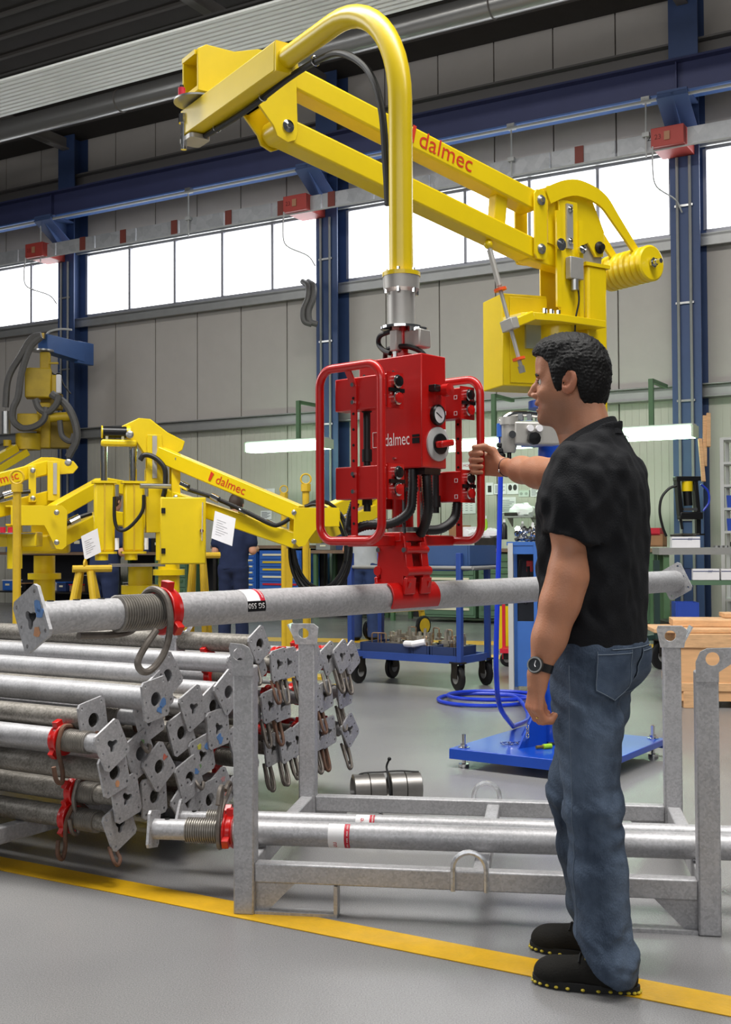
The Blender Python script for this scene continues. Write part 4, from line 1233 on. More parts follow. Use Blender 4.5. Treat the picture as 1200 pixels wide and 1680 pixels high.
# lift cylinder below the box
MB().lathe([(.0, 1.24), (.036, 1.24), (.036, 1.38), (.05, 1.385), (.05, 1.41), (.04, 1.415), (.04, 1.445), (.0, 1.445)], C, ZU, 24, cap=False).build('lift_cylinder', RED, gr)
MB(GF).box((.0, -.03, 1.41), (.10, .05, .06)).box((.05, -.02, 1.36), (.03, .05, .10)).build('valve_stack', RED, gr, bevel=.003)
for k in range(4):
    MB(GF).cyl((.04 - .03 * k, -.055, 1.40), (.04 - .03 * k, -.068, 1.40), .007, n=8).build('fitting', CHROME, gr)
for a_, b_ in ((.045, -.045), (-.045, -.045), (.045, .045), (-.045, .045)):
    MB(GF).cyl((a_, b_, 1.23), (a_, b_, 1.45), .006, n=8).build('tie_rod', CHROME, gr)
MB(GF).lathe([(.0, 1.235), (.052, 1.235), (.052, 1.25), (.0, 1.25)], (0, 0, 0), (0, 0, 1), 24, cap=False).lathe([(.0, 1.37), (.054, 1.37), (.054, 1.384), (.0, 1.384)], (0, 0, 0), (0, 0, 1), 24, cap=False).build('cylinder_band', STEEL, gr)
MB(GF).box((-.10, .0, 1.43), (.06, .08, .02)).build('hose_gland', BLKP, gr, smooth=0)
def corr(pts, r, nm):
    ps = spline(pts, 14)
    rad = [r * (1 + (.09 if i % 2 else -.06)) for i in range(len(ps))]
    MB().tube(ps, r, 12, radii=rad).build(nm, BLK, gr, smooth=80)
corr([G(-.08, -.04, 1.44), G(-.085, -.05, 1.36), G(-.08, -.06, 1.30), G(-.04, -.10, 1.262), G(.02, -.16, 1.255), G(.05, -.20, 1.24), G(.06, -.19, 1.28), G(.05, -.18, 1.33)], .0155, 'corrugated_hose')
corr([G(-.11, -.01, 1.44), G(-.115, -.01, 1.38), G(-.11, 0, 1.31), G(-.08, .02, 1.26), G(-.05, .03, 1.225)], .0155, 'corrugated_hose')
corr([G(-.06, .22, 1.34), G(-.06, .20, 1.28), G(-.05, .14, 1.245), G(-.03, .08, 1.24)], .0155, 'corrugated_hose')
# jaw mechanism
MB(GF).box((0, 0, 1.218), (.09, .13, .03)).build('mount_block', RED, gr, bevel=.003)
for s in (-1, 1):
    # side cheek plates across the tube
    MB().prism([(-.052, 1.22), (.052, 1.22), (.062, 1.17), (.05, 1.09), (.045, 1.06), (-.045, 1.06), (-.05, 1.09), (-.062, 1.17)], C + gb * (.052 * s), ga, ZU, .010).build('cheek_plate', RED, gr, bevel=.002)
    # swinging jaw frames and saddles either side of the tube
    for bb in (-.04, .04):
        MB().bar(G(.05 * s, bb, 1.20), G(.066 * s, bb, 1.075), .012, .034, gb).bar(G(.066 * s, bb, 1.085), G(.060 * s, bb, 1.03), .012, .05, gb).build('jaw_arm', RED, gr, bevel=.003)
    MB().cyl(G(.056 * s, -.055, 1.175), G(.056 * s, .055, 1.175), .013, n=14).build('jaw_pin', RED, gr)
    MB().cyl(G(.062 * s, -.06, 1.105), G(.062 * s, .06, 1.105), .016, n=14).build('jaw_roller', RED, gr)
    for bb in (-.056, .056):
        MB().cyl(G(.056 * s, bb, 1.175), G(.056 * s, bb * 1.12, 1.175), .009, n=6).build('bolt', CHROME, gr)
    # saddle: a curved shell hugging the tube
    n = 10
    arc = [(s * (HR + .002) * math.cos(a), 1.018 + (HR + .002) * math.sin(a)) for a in [math.radians(-38 + 100 * k / n) for k in range(n + 1)]]
    arc2 = [(s * (HR + .009) * math.cos(a), 1.018 + (HR + .009) * math.sin(a)) for a in [math.radians(-38 + 100 * k / n) for k in range(n + 1)]]
    MB().prism(arc + arc2[::-1], C + gb * .01, ga, ZU, .24).build('saddle', RED, gr, smooth=40, bevel=.002)
    for bb in (-.05, .05):
        MB().bar(G(s * .05, bb, 1.045), G(s * .062, bb, 1.075), .03, .012, gb).build('saddle_rib', RED, gr, smooth=0)
MB(GF).cyl((0, 0, 1.10), (0, 0, 1.21), .022, n=16).cyl((0, 0, 1.075), (0, 0, 1.10), .03, n=16).build('jaw_cylinder', STEEL, gr)
# ================================================================ machines further back
def beam_arm(root, a, b, w, h, name='arm_bar'):
    return MB().bar(a, b, w, h).build(name, YEL, root, bevel=.008)
def nut(root, q, ax, r=.028, m=None):
    return MB().lathe([(.0, 0), (r, 0), (r, .008), (r * .5, .014), (r * .5, .025), (0, .025)], q, ax, 12, cap=False).build('pivot_nut', m or STEEL, root)

def cabinet(root, q, ex, ey, w, d, h, door=True):
    f = frame(q, ex, ey)
    c = MB(f).box((0, 0, 0), (w, d, h)).build('control_cabinet', YEL, root, bevel=.005)
    if door:
        MB(f).box((0, -d / 2 - .004, 0), (w * .96, .008, h * .97)).build('cabinet_door', YEL, c, bevel=.002)
        for s in (-1, 1):
            MB(f).box((-w * .44, -d / 2 - .012, s * h * .3), (.03, .016, .04)).build('hinge', BLKP, c, smooth=0)
        MB(f).cyl((w * .40, -d / 2 - .006, 0), (w * .40, -d / 2 - .03, 0), .014, n=10).build('lock', CHROME, c)
    return c

# ---- centre-left manipulator with twin cylinders
m1 = thing('parked_manipulator', 'yellow manipulator with twin cylinders, cabinet and a folded arm', 'manipulator', V((-1.80, 9.25, 0)))
Z1 = 8.95
ux = V((.96, .28, 0)).normalized(); uy = V((-.28, .96, 0)).normalized()
MB().cyl((-1.80, 9.25, 0), (-1.80, 9.25, 1.02), .095, n=24).build('column_tube', YEL, m1)
MB().cyl((-1.80, 9.25, .80), (-1.80, 9.25, .87), .15, n=24).build('column_flange', YEL, m1)
MB().cyl((-1.80, 9.25, 0), (-1.80, 9.25, .03), .22, n=24).build('base_flange', YEL, m1)
MB().box((-1.82, 9.2, 1.03), (.42, .30, .02), rz=.28).build('rotary_plate', STEEL, m1)
for k, px in enumerate((171, 219)):
    q = P(px, 849, Z1 + (.0 if k == 0 else .06))
    c = MB(frame(q, ux, uy)).box((0, 0, 0), (.155, .13, .53)).build('balance_cylinder', YEL, m1, bevel=.02, seg=3)
    f = frame(q, ux, uy)
    for s in (-1, 1):
        MB(f).box((0, 0, s * .272), (.185, .16, .018)).build('cylinder_cap', YEL, c, smooth=0)
    MB(f).box((0, -.066, 0), (.012, .008, .52)).build('groove', YELB, c, smooth=0)
    MB(f).cyl((.0, .02, .27), (.0, .02, .57), .026 if k == 0 else .03, n=14).build('piston_rod', CHROME, c)
    MB(f).cyl((.09, -.10, .16), (.09, -.10, .25), .016, n=10).build('hose_fitting', STEEL, c)
    MB(f).cyl((.09, -.10, -.25), (.09, -.10, -.16), .016, n=10).build('silencer', WHITE, c)
    MB(f).cyl((-.02, -.02, -.33), (-.02, -.02, -.27), .05, n=14).build('cylinder_foot', YEL, c)
q = P(195, 727, Z1)
MB(frame(q, ux, uy)).box((0, 0, 0), (.27, .09, .05)).build('cross_head', YEL, m1, bevel=.015)
f = frame(P(188, 709, Z1), ux, uy)
MB(f).cyl((-.09, 0, 0), (.09, 0, 0), .045, n=24).build('black_roller', BLKP, m1)
MB(f).cyl((-.10, 0, 0), (-.09, 0, 0), .05, n=24).cyl((.09, 0, 0), (.12, 0, 0), .05, n=24).build('roller_cheek', YEL, m1)
MB(f).box((-.06, -.02, -.05), (.02, .02, .1)).box((.06, -.02, -.05), (.02, .02, .1)).build('roller_strap', mat('pale_strap', '#B8B49A', 0.4, 0.4), m1, smooth=0)
MB().tube(spline([P(x, y, Z1 - .12) for x, y in ((188, 815), (188, 850), (193, 867), (203, 870), (218, 860), (234, 838), (236, 812))], 6), .014, 10).build('air_hose', BLK, m1)
MB().tube(spline([P(x, y, Z1 - .0) for x, y in ((230, 755), (236, 747), (248, 748), (262, 757), (271, 772), (271, 800), (268, 815))], 6), .020, 10).build('air_hose', BLK, m1)
# head plates, rocker and arm
f = frame(P(251, 760, 9.15), ux, uy)
for s in (-1, 1):
    MB(f).box((0, s * .06 - .06, .0), (.115, .012, .43)).build('head_plate', YEL, m1, bevel=.003)
MB(f).box((.0, -.132, .04), (.035, .012, .33)).build('guide_strip', ALU, m1, smooth=0)
MB(f).box((.0, -.06, -.30), (.13, .14, .5)).build('head_post', YEL, m1, bevel=.004)
MB(f).prism([(-.25, .28), (-.24, .20), (-.14, .16), (-.05, .02), (.10, .02), (.22, .10), (.24, .17), (.1, .24), (-.03, .34), (-.12, .345)], (0, -.06, 0), (1, 0, 0), (0, 0, 1), .09).build('rocker', YEL, m1, bevel=.006)
for s in (-.20,):
    nut(m1, P(213, 713, 8.9), -uy, .03)
MB().cyl(P(230, 797, 8.8), P(280, 798, 8.9), .02, n=12).build('air_manifold', STEEL, m1)
e1 = P(490, 865, 8.6)
for nm, p0, p1 in (('upper_arm', P(262, 745, 9.05), P(492, 842, 8.62)), ('lower_arm', P(275, 815, 9.05), P(490, 888, 8.62))):
    beam_arm(m1, p0, p1, .11, .118, nm)
for s in (-1, 1):
    q = P(287, 785, 9.05) + uy * (.07 * s)
    MB(frame(q, ux, uy)).box((0, 0, 0), (.07, .012, .37)).build('link_plate', YEL, m1, bevel=.004)
for y in (753, 817):
    nut(m1, P(289, y, 8.96), -uy, .024)
ad = (P(492, 842, 8.62) - P(262, 745, 9.05)).normalized()
adu = (ZU - ad * ZU.dot(ad)).normalized(); adn = ad.cross(adu)
tq = P(362, 797, 8.80) - uy * .06
tq = P(357, 795, 8.80) 
tq = P(262, 745, 9.05) + (P(492, 842, 8.62) - P(262, 745, 9.05)) * .44 + adn * .056 - adu * .03
MB().text('dalmec', .095, tq, ad, adu, .001).build('lettering', REDL, m1, smooth=0)
MB().prism([(0, 0), (.02, 0), (.03, .06), (0, .07)], tq - ad * .06 + adn * .002, ad, adu, .002).build('logo_mark', REDL, m1, smooth=0)
eb = frame(P(497, 862, 8.60), ux, uy)
for s in (-1, 1):
    MB(eb).prism([(-.08, .13), (.26, .13), (.26, -.01), (.10, -.01), (.03, -.10), (.0, -.15), (-.05, -.16), (-.09, -.12)], (0, s * .075, 0), (1, 0, 0), (0, 0, 1), .014).build('fork_plate', YEL, m1, bevel=.002)
MB(eb).box((.19, 0, .05), (.16, .14, .12)).build('head_box', YEL, m1, bevel=.004)
for y in (841, 888):
    nut(m1, P(483, y, 8.51), -uy, .022)
MB().tube(spline([P(300, 800, 8.88), P(352, 817, 8.8), P(400, 838, 8.7), P(445, 860, 8.6), P(460, 860, 8.58), P(475, 851, 8.58)], 6), .017, 10).build('air_hose', BLK, m1)
for x, y in ((303, 797), (353, 817), (400, 840), (444, 860)):
    MB().cyl(P(x - 6, y - 3, 8.72), P(x + 6, y + 3, 8.70), .026, n=12).build('hose_clamp', CHROME, m1)
cabinet(m1, P(300, 871, 8.75), V((.98, .2, 0)), V((-.2, .98, 0)), .335, .20, .50)
# black cable coil hanging at its elbow
cc_ = thing('cable_coil', 'black cable coil hanging at the yellow elbow behind the red frame', 'cable', P(525, 962, 8.7))
for k in range(4):
    c_ = P(526, 893 + 3 * k, 8.75 + .03 * k)
    MB().tube([c_ + V(((.20 + .012 * k) * math.cos(a), .05 * math.sin(2 * a + k), (.33 + .012 * k) * math.sin(a))) for a in [2 * math.pi * i / 40 for i in range(40)]], .0125, 8, closed=True).build('loop', BLK, cc_)
MB().tube(spline([P(500, 831, 8.6), P(520, 828, 8.6), P(548, 845, 8.6), P(566, 885, 8.65), P(567, 920, 8.7)], 6), .014, 8).build('cable', BLK, cc_)

# ---- manipulator behind it whose head points left
m2 = thing('parked_manipulator', 'yellow manipulator whose boxy head points left past the ring stand', 'manipulator', V((-1.75, 10.3, 0)))
q = V((-1.75, 10.3, 0))
MB().cyl(q, q + ZU * 1.05, .095, n=20).build('column_tube', YEL, m2)
MB().cyl(q + ZU * .92, q + ZU * .97, .14, n=20).build('column_flange', YEL, m2)
MB().cyl(q, q + ZU * .03, .22, n=20).build('base_flange', YEL, m2)
MB().box(q + ZU * 1.35, (.2, .2, .6)).build('head_post', YEL, m2, bevel=.005)
for nm, y0, y1 in (('upper_arm', 840, 795), ('lower_arm', 890, 848)):
    beam_arm(m2, P(88, y0, 9.5), P(168, y1, 9.9), .12, .125, nm)
    beam_arm(m2, P(168, y1, 9.9), q + ZU * (1.62 if nm == 'upper_arm' else 1.36), .12, .12, nm + '_root')
f = frame(P(60, 852, 9.45), V((.96, .28, 0)), V((-.28, .96, 0)))
for s in (-1, 1):
    MB(f).prism([(-.20, .11), (.20, .11), (.24, .07), (.235, -.22), (.20, -.25), (.15, -.24), (.12, -.17), (.06, -.05), (-.20, -.05)], (0, s * .08, 0), (1, 0, 0), (0, 0, 1), .014).build('fork_plate', YEL, m2, bevel=.002)
MB(f).box((-.12, 0, .105), (.24, .15, .012)).box((-.12, 0, -.045), (.24, .15, .012)).build('head_box', YEL, m2, smooth=0)
for y in (841, 890):
    nut(m2, P(93, y, 9.34), V((.28, -.96, 0)), .022)
MB(f).cyl((-.17, 0, -.12), (-.17, 0, -.11), .17, n=24).build('bearing_disc', STEEL, m2)
MB(f).cyl((-.17, 0, -.40), (-.17, 0, -.05), .06, n=16).build('axle', YEL, m2)
for dx in (-.26, -.2):
    MB(f).cyl((dx, -.12, -.11), (dx, -.12, -.065), .022, n=10).build('buffer', REDP, m2)
MB().cyl(P(114, 857, 9.5), P(130, 849, 9.55), .032, n=12).build('hose_clamp', CHROME, m2)
MB().tube(spline([P(100, 864, 9.5), P(115, 857, 9.5), P(130, 849, 9.55), P(150, 842, 9.6)], 4), .018, 8).build('air_hose', BLK, m2)
MB().box(P(30, 885, 9.5), (.35, .2, .12)).build('drive_housing', YEL, m2, bevel=.01)

# ---- manipulator at the left edge
m3 = thing('parked_manipulator', 'yellow manipulator cut by the left edge with its arms reaching left', 'manipulator', V((-2.76, 9.95, 0)))
q = V((-2.76, 9.95, 0))
MB().cyl(q, q + ZU * 1.1, .09, n=20).build('column_tube', YEL, m3)
MB().cyl(q + ZU * .90, q + ZU * .95, .14, n=20).build('column_flange', YEL, m3)
MB().cyl(q, q + ZU * .03, .22, n=20).build('base_flange', YEL, m3)
MB().box(q + ZU * 1.2, (.42, .3, .16), rz=.2).build('drive_housing', YEL, m3, bevel=.02)
MB().box(q + ZU * 1.42, (.18, .18, .36)).build('head_post', YEL, m3, bevel=.004)
f = frame(P(88, 790, 9.7), ux, uy)
for s in (-1, 1):
    MB(f).box((0, s * .07, 0), (.10, .012, .33)).build('head_plate', YEL, m3, bevel=.003)
MB(f).box((.01, -.08, .02), (.03, .012, .26)).build('guide_strip', ALU, m3, smooth=0)
MB(f).prism([(-.28, .10), (-.10, .20), (.0, .20), (.16, .17), (.20, .12), (.16, .07), (-.05, .05), (-.28, .0)], (0, 0, 0), (1, 0, 0), (0, 0, 1), .08).build('rocker', YEL, m3, bevel=.004)
nut(m3, P(112, 759, 9.6), -uy, .03)
for nm, y0, y1 in (('upper_arm', 800, 765), ('lower_arm', 850, 815)):
    beam_arm(m3, P(-75, y0 + 6, 9.3), P(85, y1, 9.72), .11, .115, nm)
MB(frame(P(53, 795, 9.6), ux, uy)).box((0, 0, 0), (.06, .2, .30)).build('link_plate', YEL, m3, bevel=.004)
for y in (772, 818):
    nut(m3, P(54, y, 9.48), -uy, .022)
aa, bb_ = P(-75, 806, 9.3), P(85, 765, 9.72)
ad = (bb_ - aa).normalized(); adu = (ZU - ad * ZU.dot(ad)).normalized(); adn = ad.cross(adu)
MB().text('dalmec', .095, aa + (bb_ - aa) * .30 + adn * .058 - adu * .03, ad, adu, .001).build('lettering', REDL, m3, smooth=0)
MB().tube(spline([P(-10, 822, 9.4), P(15, 810, 9.45), P(50, 806, 9.5)], 5), .017, 8).build('air_hose', BLK, m3)
MB().cyl(P(6, 813, 9.4), P(22, 808, 9.42), .03, n=12).build('hose_clamp', CHROME, m3)

# second arm section rising behind the gripper
beam_arm(m1, P(515, 852, 8.8), P(612, 806, 9.4), .11, .115, 'second_upper_arm')
beam_arm(m1, P(515, 880, 8.8), P(612, 838, 9.4), .11, .115, 'second_lower_arm')
MB().bar(P(610, 800, 9.4), P(610, 845, 9.4), .13, .10, AE).build('end_block', YEL, m1, bevel=.005)

# ---- ring stands and A-frame trestle
def ring_stand(px, ytop, y, lab, rr=.05, h0=0.0):
    q = P(px, ytop, y)
    t = thing('ring_stand', lab, 'stand', (q.x, q.y, 0))
    MB().torus(q, (0, 1, 0), rr, rr * .18, 24, 8).build('ring', YELB, t)
    MB().cyl((q.x, q.y, .02), (q.x, q.y, q.z - rr), .03, n=12).build('pole', YELB, t)
    MB().cyl((q.x, q.y, q.z - rr - .06), (q.x, q.y, q.z - rr), .042, n=12).build('pole_cap', YELB, t)
    MB().box((q.x, q.y, .015), (.5, .06, .03)).box((q.x, q.y, .015), (.06, .5, .03)).build('foot', YELB, t, smooth=0)
ring_stand(28, 783, 8.6, 'yellow pole stand with a top ring at the left edge')
ring_stand(502, 786, 9.6, 'taller yellow ring-topped stand beside the red handle frame', .042)
ring_stand(466, 803, 11.6, 'shorter yellow ring-topped stand left of the taller one', .038)
def trestle(q, lab, h, sp, w=.5):
    t = thing('trestle', lab, 'trestle', (q.x, q.y, 0))
    a = V((q.x, q.y, h))
    for sx in (-1, 1):
        for sy in (-1, 1):
            MB().cyl(a + V((sx * .04, sy * .02, -.02)), V((q.x + sx * sp, q.y + sy * .2, 0)), .026, n=10).build('leg', YELB, t)
    MB().cyl(a + V((-w / 2 + .05, -.05, .0)), a + V((w / 2 + .05, .05, .0)), .026, n=10).build('top_bar', YELB, t)
    MB().torus(a + ZU * .03, (1, 0, 0), .035, .008, 16, 6).build('clamp', YELB, t)
trestle(P(140, 933, 8.4), 'yellow tube A-frame trestle left of the twin cylinder machine', 1.02, .20, .26)
trestle(P(325, 920, 9.6), 'yellow tube trestle right of the control cabinet', 1.10, .10, .25)
for px, y0, dp, lab in ((475, 900, 10.0, 'yellow square prop stand left of the cable coil'), (505, 900, 10.3, 'yellow square prop stand inside the cable coil')):
    q = P(px, y0, dp)
    t = thing('prop_stand', lab, 'stand', (q.x, q.y, 0))
    MB().box((q.x, q.y, q.z / 2), (.05, .05, q.z)).build('post', YELB, t, smooth=0)
    MB().box((q.x, q.y, .012), (.26, .26, .024)).build('foot', YELB, t, smooth=0)
# papers taped to the machines
def sheet(pts, dp, lab, lines=7):
    q = [P(x, y, d) for (x, y), d in zip(pts, dp)]
    t = thing('paper_sheet', lab, 'paper', (q[0] + q[2]) / 2)
    ex = (q[1] - q[0]); ey = (q[3] - q[0])
    b = MB().prism([(0, 0), (1, 0), (1, 1), (0, 1)], q[0], ex, ey, .0012)
    b.build('page', WHITE, t, smooth=0)
    n_ = ex.cross(ey).normalized()
    if n_.y > 0: n_ = -n_
    ink = mat('faint_ink', '#A7A3A6', 0.8)
    b = MB()
    for k in range(lines):
        w_ = .3 + .35 * ((k * 7) % 5) / 5
        MB().prism([(.15, 0), (.15 + w_, 0), (.15 + w_, .014), (.15, .014)], q[0] + n_ * .0015 + ey * (.2 + .6 * k / lines), ex, ey, .0006).build('ink_line', ink, t, smooth=0)
sheet([(347, 883), (381, 896), (388, 853), (353, 838)], (8.50, 8.45, 8.45, 8.5), 'white drawing sheet taped to the lower yellow arm')
sheet([(139, 919), (166, 906), (162, 874), (133, 880)], (8.75, 8.7, 8.7, 8.75), 'white sheet hanging left of the twin cylinders')
sheet([(331, 887), (336, 887), (336, 824), (332, 824)], (8.62, 8.8, 8.8, 8.62), 'white page stuck on the edge of the yellow cabinet', 2)

# ---- old yellow manipulator hung on the left column
q0 = W(12.2, .03, 0)
om = thing('column_manipulator', 'old yellow manipulator with grey hoses hung on the left blue column', 'manipulator', P(75, 735, 20.6))
bl = mat('bracket_blue', '#3A5C94', 0.45, 0, 0.06, 3)
MB().bar(P(138, 562, 21.8), P(138, 598, 21.8), .42, .1, WU).build('column_clamp', bl, om, bevel=.01)
MB().prism([(0, 0), (1, .08), (1, .95), (0, .72)], P(70, 576, 21.0), P(132, 598, 21.8) - P(70, 576, 21.0), ZU * .42, .25).build('bracket_arm', bl, om, bevel=.01)
MB().lathe([(.0, 0), (.20, 0), (.20, .03), (.0, .03)], P(70, 577, 21), ZU, 24, cap=False).build('bearing_disc', STEEL, om)
def obox(px0, py0, px1, py1, dp, th, nm, m=YEL, rz=.15, bv=.02):
    a, b_ = P(px0, py1, dp), P(px1, py0, dp)
    return MB().box(((a.x + b_.x) / 2, dp + th / 2, (a.z + b_.z) / 2), (b_.x - a.x, th, b_.z - a.z), rz=rz).build(nm, m, om, bevel=bv)
YELO = mat('old_yellow_paint', '#C2A214', 0.5, 0, 0.15, 3)
obox(64, 577, 80, 606, 20.9, .2, 'spindle', YELO)
obox(38, 603, 80, 652, 20.7, .35, 'main_box', YELO, .2)
obox(82, 615, 92, 645, 20.8, .2, 'side_box', YELO)
obox(91, 614, 99, 645, 20.7, .12, 'white_module', WHITE)
obox(27, 678, 62, 706, 20.6, .25, 'lower_box', YELO, .1)
obox(58, 660, 80, 735, 20.9, .3, 'frame', YELO)
obox(78, 690, 122, 735, 21.0, .3, 'housing', mat('grimy_yellow', '#8E7620', 0.6, 0, .2, 3), .1)
obox(66, 645, 100, 672, 20.95, .2, 'bracket', mat('grimy_yellow', '#8E7620', 0.6, 0, .2, 3), .1)
MB().cyl(P(46, 738, 20.8), P(46, 712, 20.8), .22, n=20).build('drum', YELO, om)
MB().cyl(P(82, 685, 20.5), P(121, 683, 20.6), .085, n=16).build('air_tank', YELO, om)
MB().cyl(P(10, 675, 20.5), P(10, 712, 20.5), .075, n=16).build('filter_tube', STEEL, om)
MB().cyl(P(12, 722, 20.6), P(12, 732, 20.6), .07, n=16).build('filter_foot', YELO, om)
beam_arm(om, P(-12, 757, 20.2), P(26, 735, 20.6), .14, .14)
beam_arm(om, P(-12, 776, 20.2), P(45, 742, 20.6), .12, .12)
def ohose(pts, dp=20.4, r=.06, m=GREYH):
    MB().tube(spline([P(x, y, dp) for x, y in pts], 6), r, 8).build('hose', m, om)
ohose([(68, 550), (52, 555), (35, 582), (14, 620), (9, 668)])
ohose([(68, 552), (50, 570), (36, 610), (30, 650), (22, 670), (22, 690), (36, 702), (56, 700), (72, 688), (76, 668)])
ohose([(58, 655), (64, 670), (78, 676), (92, 664), (97, 648)])
ohose([(84, 646), (108, 664), (122, 690), (126, 720), (112, 750)], 20.5, .07)
ohose([(98, 690), (102, 715), (116, 724), (122, 712)], 20.5, .05)
ohose([(76, 548), (84, 543), (100, 540), (118, 541)], 21.0, .02, LGREY)
ohose([(82, 607), (90, 615), (98, 613), (104, 630), (116, 646)], 21.0, .015, BLK)
obox(64, 546, 72, 555, 20.8, .1, 'hose_elbow', mat('brass', '#B89A50'), 0, .004)
obox(80, 594, 95, 597, 20.8, .05, 'hook', YELO, 0, .004)

# ================================================================ trolleys and benches
def caster(root, q, r, w=.04, m=BLK, fork=True, ax=(1, 0, 0)):
    ax = V(ax).normalized()
    c = V((q[0], q[1], r))
    wl = MB().lathe([(.0, -w / 2), (r * .86, -w / 2), (r, -w * .3), (r, w * .3), (r * .86, w / 2), (.0, w / 2)], c, ax, 24, cap=False).build('wheel', m, root)
    MB().lathe([(.0, -w / 2 - .004), (r * .45, -w / 2 - .004), (r * .45, w / 2 + .004), (.0, w / 2 + .004)], c, ax, 16, cap=False).build('hub', GREYP, wl)
    if fork:
        for s in (-1, 1):
            MB().bar(c + ax * (s * (w / 2 + .012)), c + ax * (s * (w / 2 + .012)) + ZU * (r + .02), .008, r * .9, ax.cross(ZU)).build('fork', GUN, wl)
        MB().box(c + ZU * (r + .025), (w + .06, w + .06, .012), rz=math.atan2(ax.y, ax.x)).build('swivel_plate', GUN, wl)
    return wl
# ---- blue trolley
tex = V((.82, -.57, 0)).normalized(); tey = V((.57, .82, 0)).normalized()
t0 = V((-.13, 9.98, 0))
tr = thing('parts_trolley', 'blue steel two-tier trolley carrying trays of machined parts', 'trolley', t0 + tex * .54 + tey * .22)
tf = frame(t0, tex, tey)
TL, TW, th0, th1 = 1.08, .46, .235, 1.09
for x, y in ((0, 0), (TL, 0), (0, TW), (TL, TW)):
    MB(tf).box((x, y, .66), (.045, .045, .90)).build('post', BLUE, tr, bevel=.004)
MB(tf).box((TL / 2, TW / 2, th0), (TL, TW, .03)).build('lower_shelf', BLUE, tr, smooth=0)
for y in (0, TW):
    MB(tf).box((TL / 2, y, th0 + .01), (TL, .03, .06)).build('shelf_rail', BLUE, tr, smooth=0)
MB(tf).box((TL / 2, TW / 2, th1 - .11), (TL, TW, .03)).build('upper_shelf', BLUE, tr, smooth=0)
for x in (0, TL):
    MB(tf).box((x, TW / 2, th0 + .01), (.03, TW, .06)).build('shelf_rail', BLUE, tr, smooth=0)
for y in (0, TW):
    MB(tf).cyl((0, y, th1 - .10), (TL + .12, y, th1 - .10), .016, n=10).build('top_rail', GREYP, tr)
MB(tf).cyl((TL + .12, 0, th1 - .10), (TL + .12, TW, th1 - .10), .016, n=10).build('push_handle', GREYP, tr)
for x, y in ((.08, .0), (TL - .02, 0), (.12, TW), (TL - .02, TW)):
    q = tf @ V((x, y, 0))
    caster(tr, q, .10, .045, BLK, True, tex if x < .5 else V((.9, .4, 0)))
MB(tf).bar((.02, .0, .24), (.06, -.01, .10), .09, .05).build('fixed_wheel_plate', BLUE, tr, smooth=0)
def tray(root_lab, f, c, s, m):
    t = thing('parts_tray', root_lab, 'tray', f @ V(c))
    x, y, z = s
    MB(f).box((c[0], c[1], c[2] + .008), (x, y, .012)).build('tray_floor', m, t, smooth=0)
    for dx in (-1, 1):
        MB(f).box((c[0] + dx * (x / 2 - .008), c[1], c[2] + z / 2 + .002), (.016, y, z)).build('tray_side', m, t, smooth=0)
        MB(f).box((c[0], c[1] + dx * (y / 2 - .008), c[2] + z / 2 + .002), (x - .04, .016, z)).build('tray_side', m, t, smooth=0)
    return t
DBLUE = mat('dark_blue_plastic', '#26365E', 0.5, 0, 0.05, 4)
tray('long dark blue tray at the left of the trolley lower shelf', tf, (.32, .23, th0 + .02), (.52, .36, .09), DBLUE)
tray('small dark blue tray at the right of the trolley lower shelf', tf, (.68, .20, th0 + .02), (.17, .34, .085), DBLUE)
tray('blue tray beside the right post of the trolley lower shelf', tf, (.90, .20, th0 + .02), (.24, .34, .085), DBLUE)
tray('big blue tub on top of the trolley behind the red handle', tf, (.90, .25, th1 - .09), (.52, .44, .17), mat('tub_blue', '#34507E', 0.5, 0, .05, 3))
# machined parts: blocks with bored lugs and pins
PARTM = mat('machined_metal', '#B9B2A4', 0.3, 0.8, 0.15, 14)
PARTM2 = mat('machined_bronze', '#B09074', 0.3, 0.75, 0.15, 14)
def part_mesh(k):
    b = MB()
    if k == 0:
        b.box((0, 0, .02), (.07, .05, .04)).cyl((-.02, 0, .04), (-.02, 0, .07), .018, n=12).cyl((.03, -.03, .03), (.03, .03, .03), .012, n=10)
    elif k == 1:
        b.box((0, 0, .012), (.09, .06, .024)).prism([(-.03, 0), (.03, 0), (.03, .07), (.0, .09), (-.03, .07)], (0, 0, .024), (1, 0, 0), (0, 0, 1), .02, [circ(0, .05, .014, 10)])
    elif k == 2:
        b.tube(fillet([(-.04, 0, 0), (-.04, 0, .10), (.04, 0, .10), (.04, 0, 0)], .015, 4), .006, 8)
    else:
        b.lathe([(.0, 0), (.035, 0), (.035, .02), (.02, .025), (.02, .06), (.012, .06), (.012, .0)], (0, 0, 0), (0, 0, 1), 14, cap=False)
    me = bpy.data.meshes.new('machined_part')
    me.from_pydata([tuple(p) for p in b.v], [], b.f)
    me.materials.append(PARTM if k != 2 else PARTM2)
    finish(me, 30)
    return me
PM_ = [part_mesh(k) for k in range(4)]
rnd = random.Random(3)
def scatter_parts(spots, lab, grp, z, f):
    for i, (x, y, k, zz) in enumerate(spots):
        o = bpy.data.objects.new('machined_part', PM_[k])
        COL.objects.link(o)
        o.location = f @ V((x, y, z + zz))
        o.rotation_euler = (0, 0, rnd.uniform(0, 3))
        tag(o, lab, 'metal part', grp)
sp = []
for i in range(24):
    sp.append((.10 + .44 * rnd.random(), .10 + .26 * rnd.random(), [0, 1, 0, 3, 2][i % 5], .015 + .05 * (i % 3)))
scatter_parts(sp, 'bright machined part piled in the long tray of the blue trolley', 'machined parts in the long tray', th0 + .02, tf)
sp = [(.62 + .12 * rnd.random(), .08 + .26 * rnd.random(), [0, 3, 1, 2][i % 4], .015 + .05 * (i % 3)) for i in range(12)]
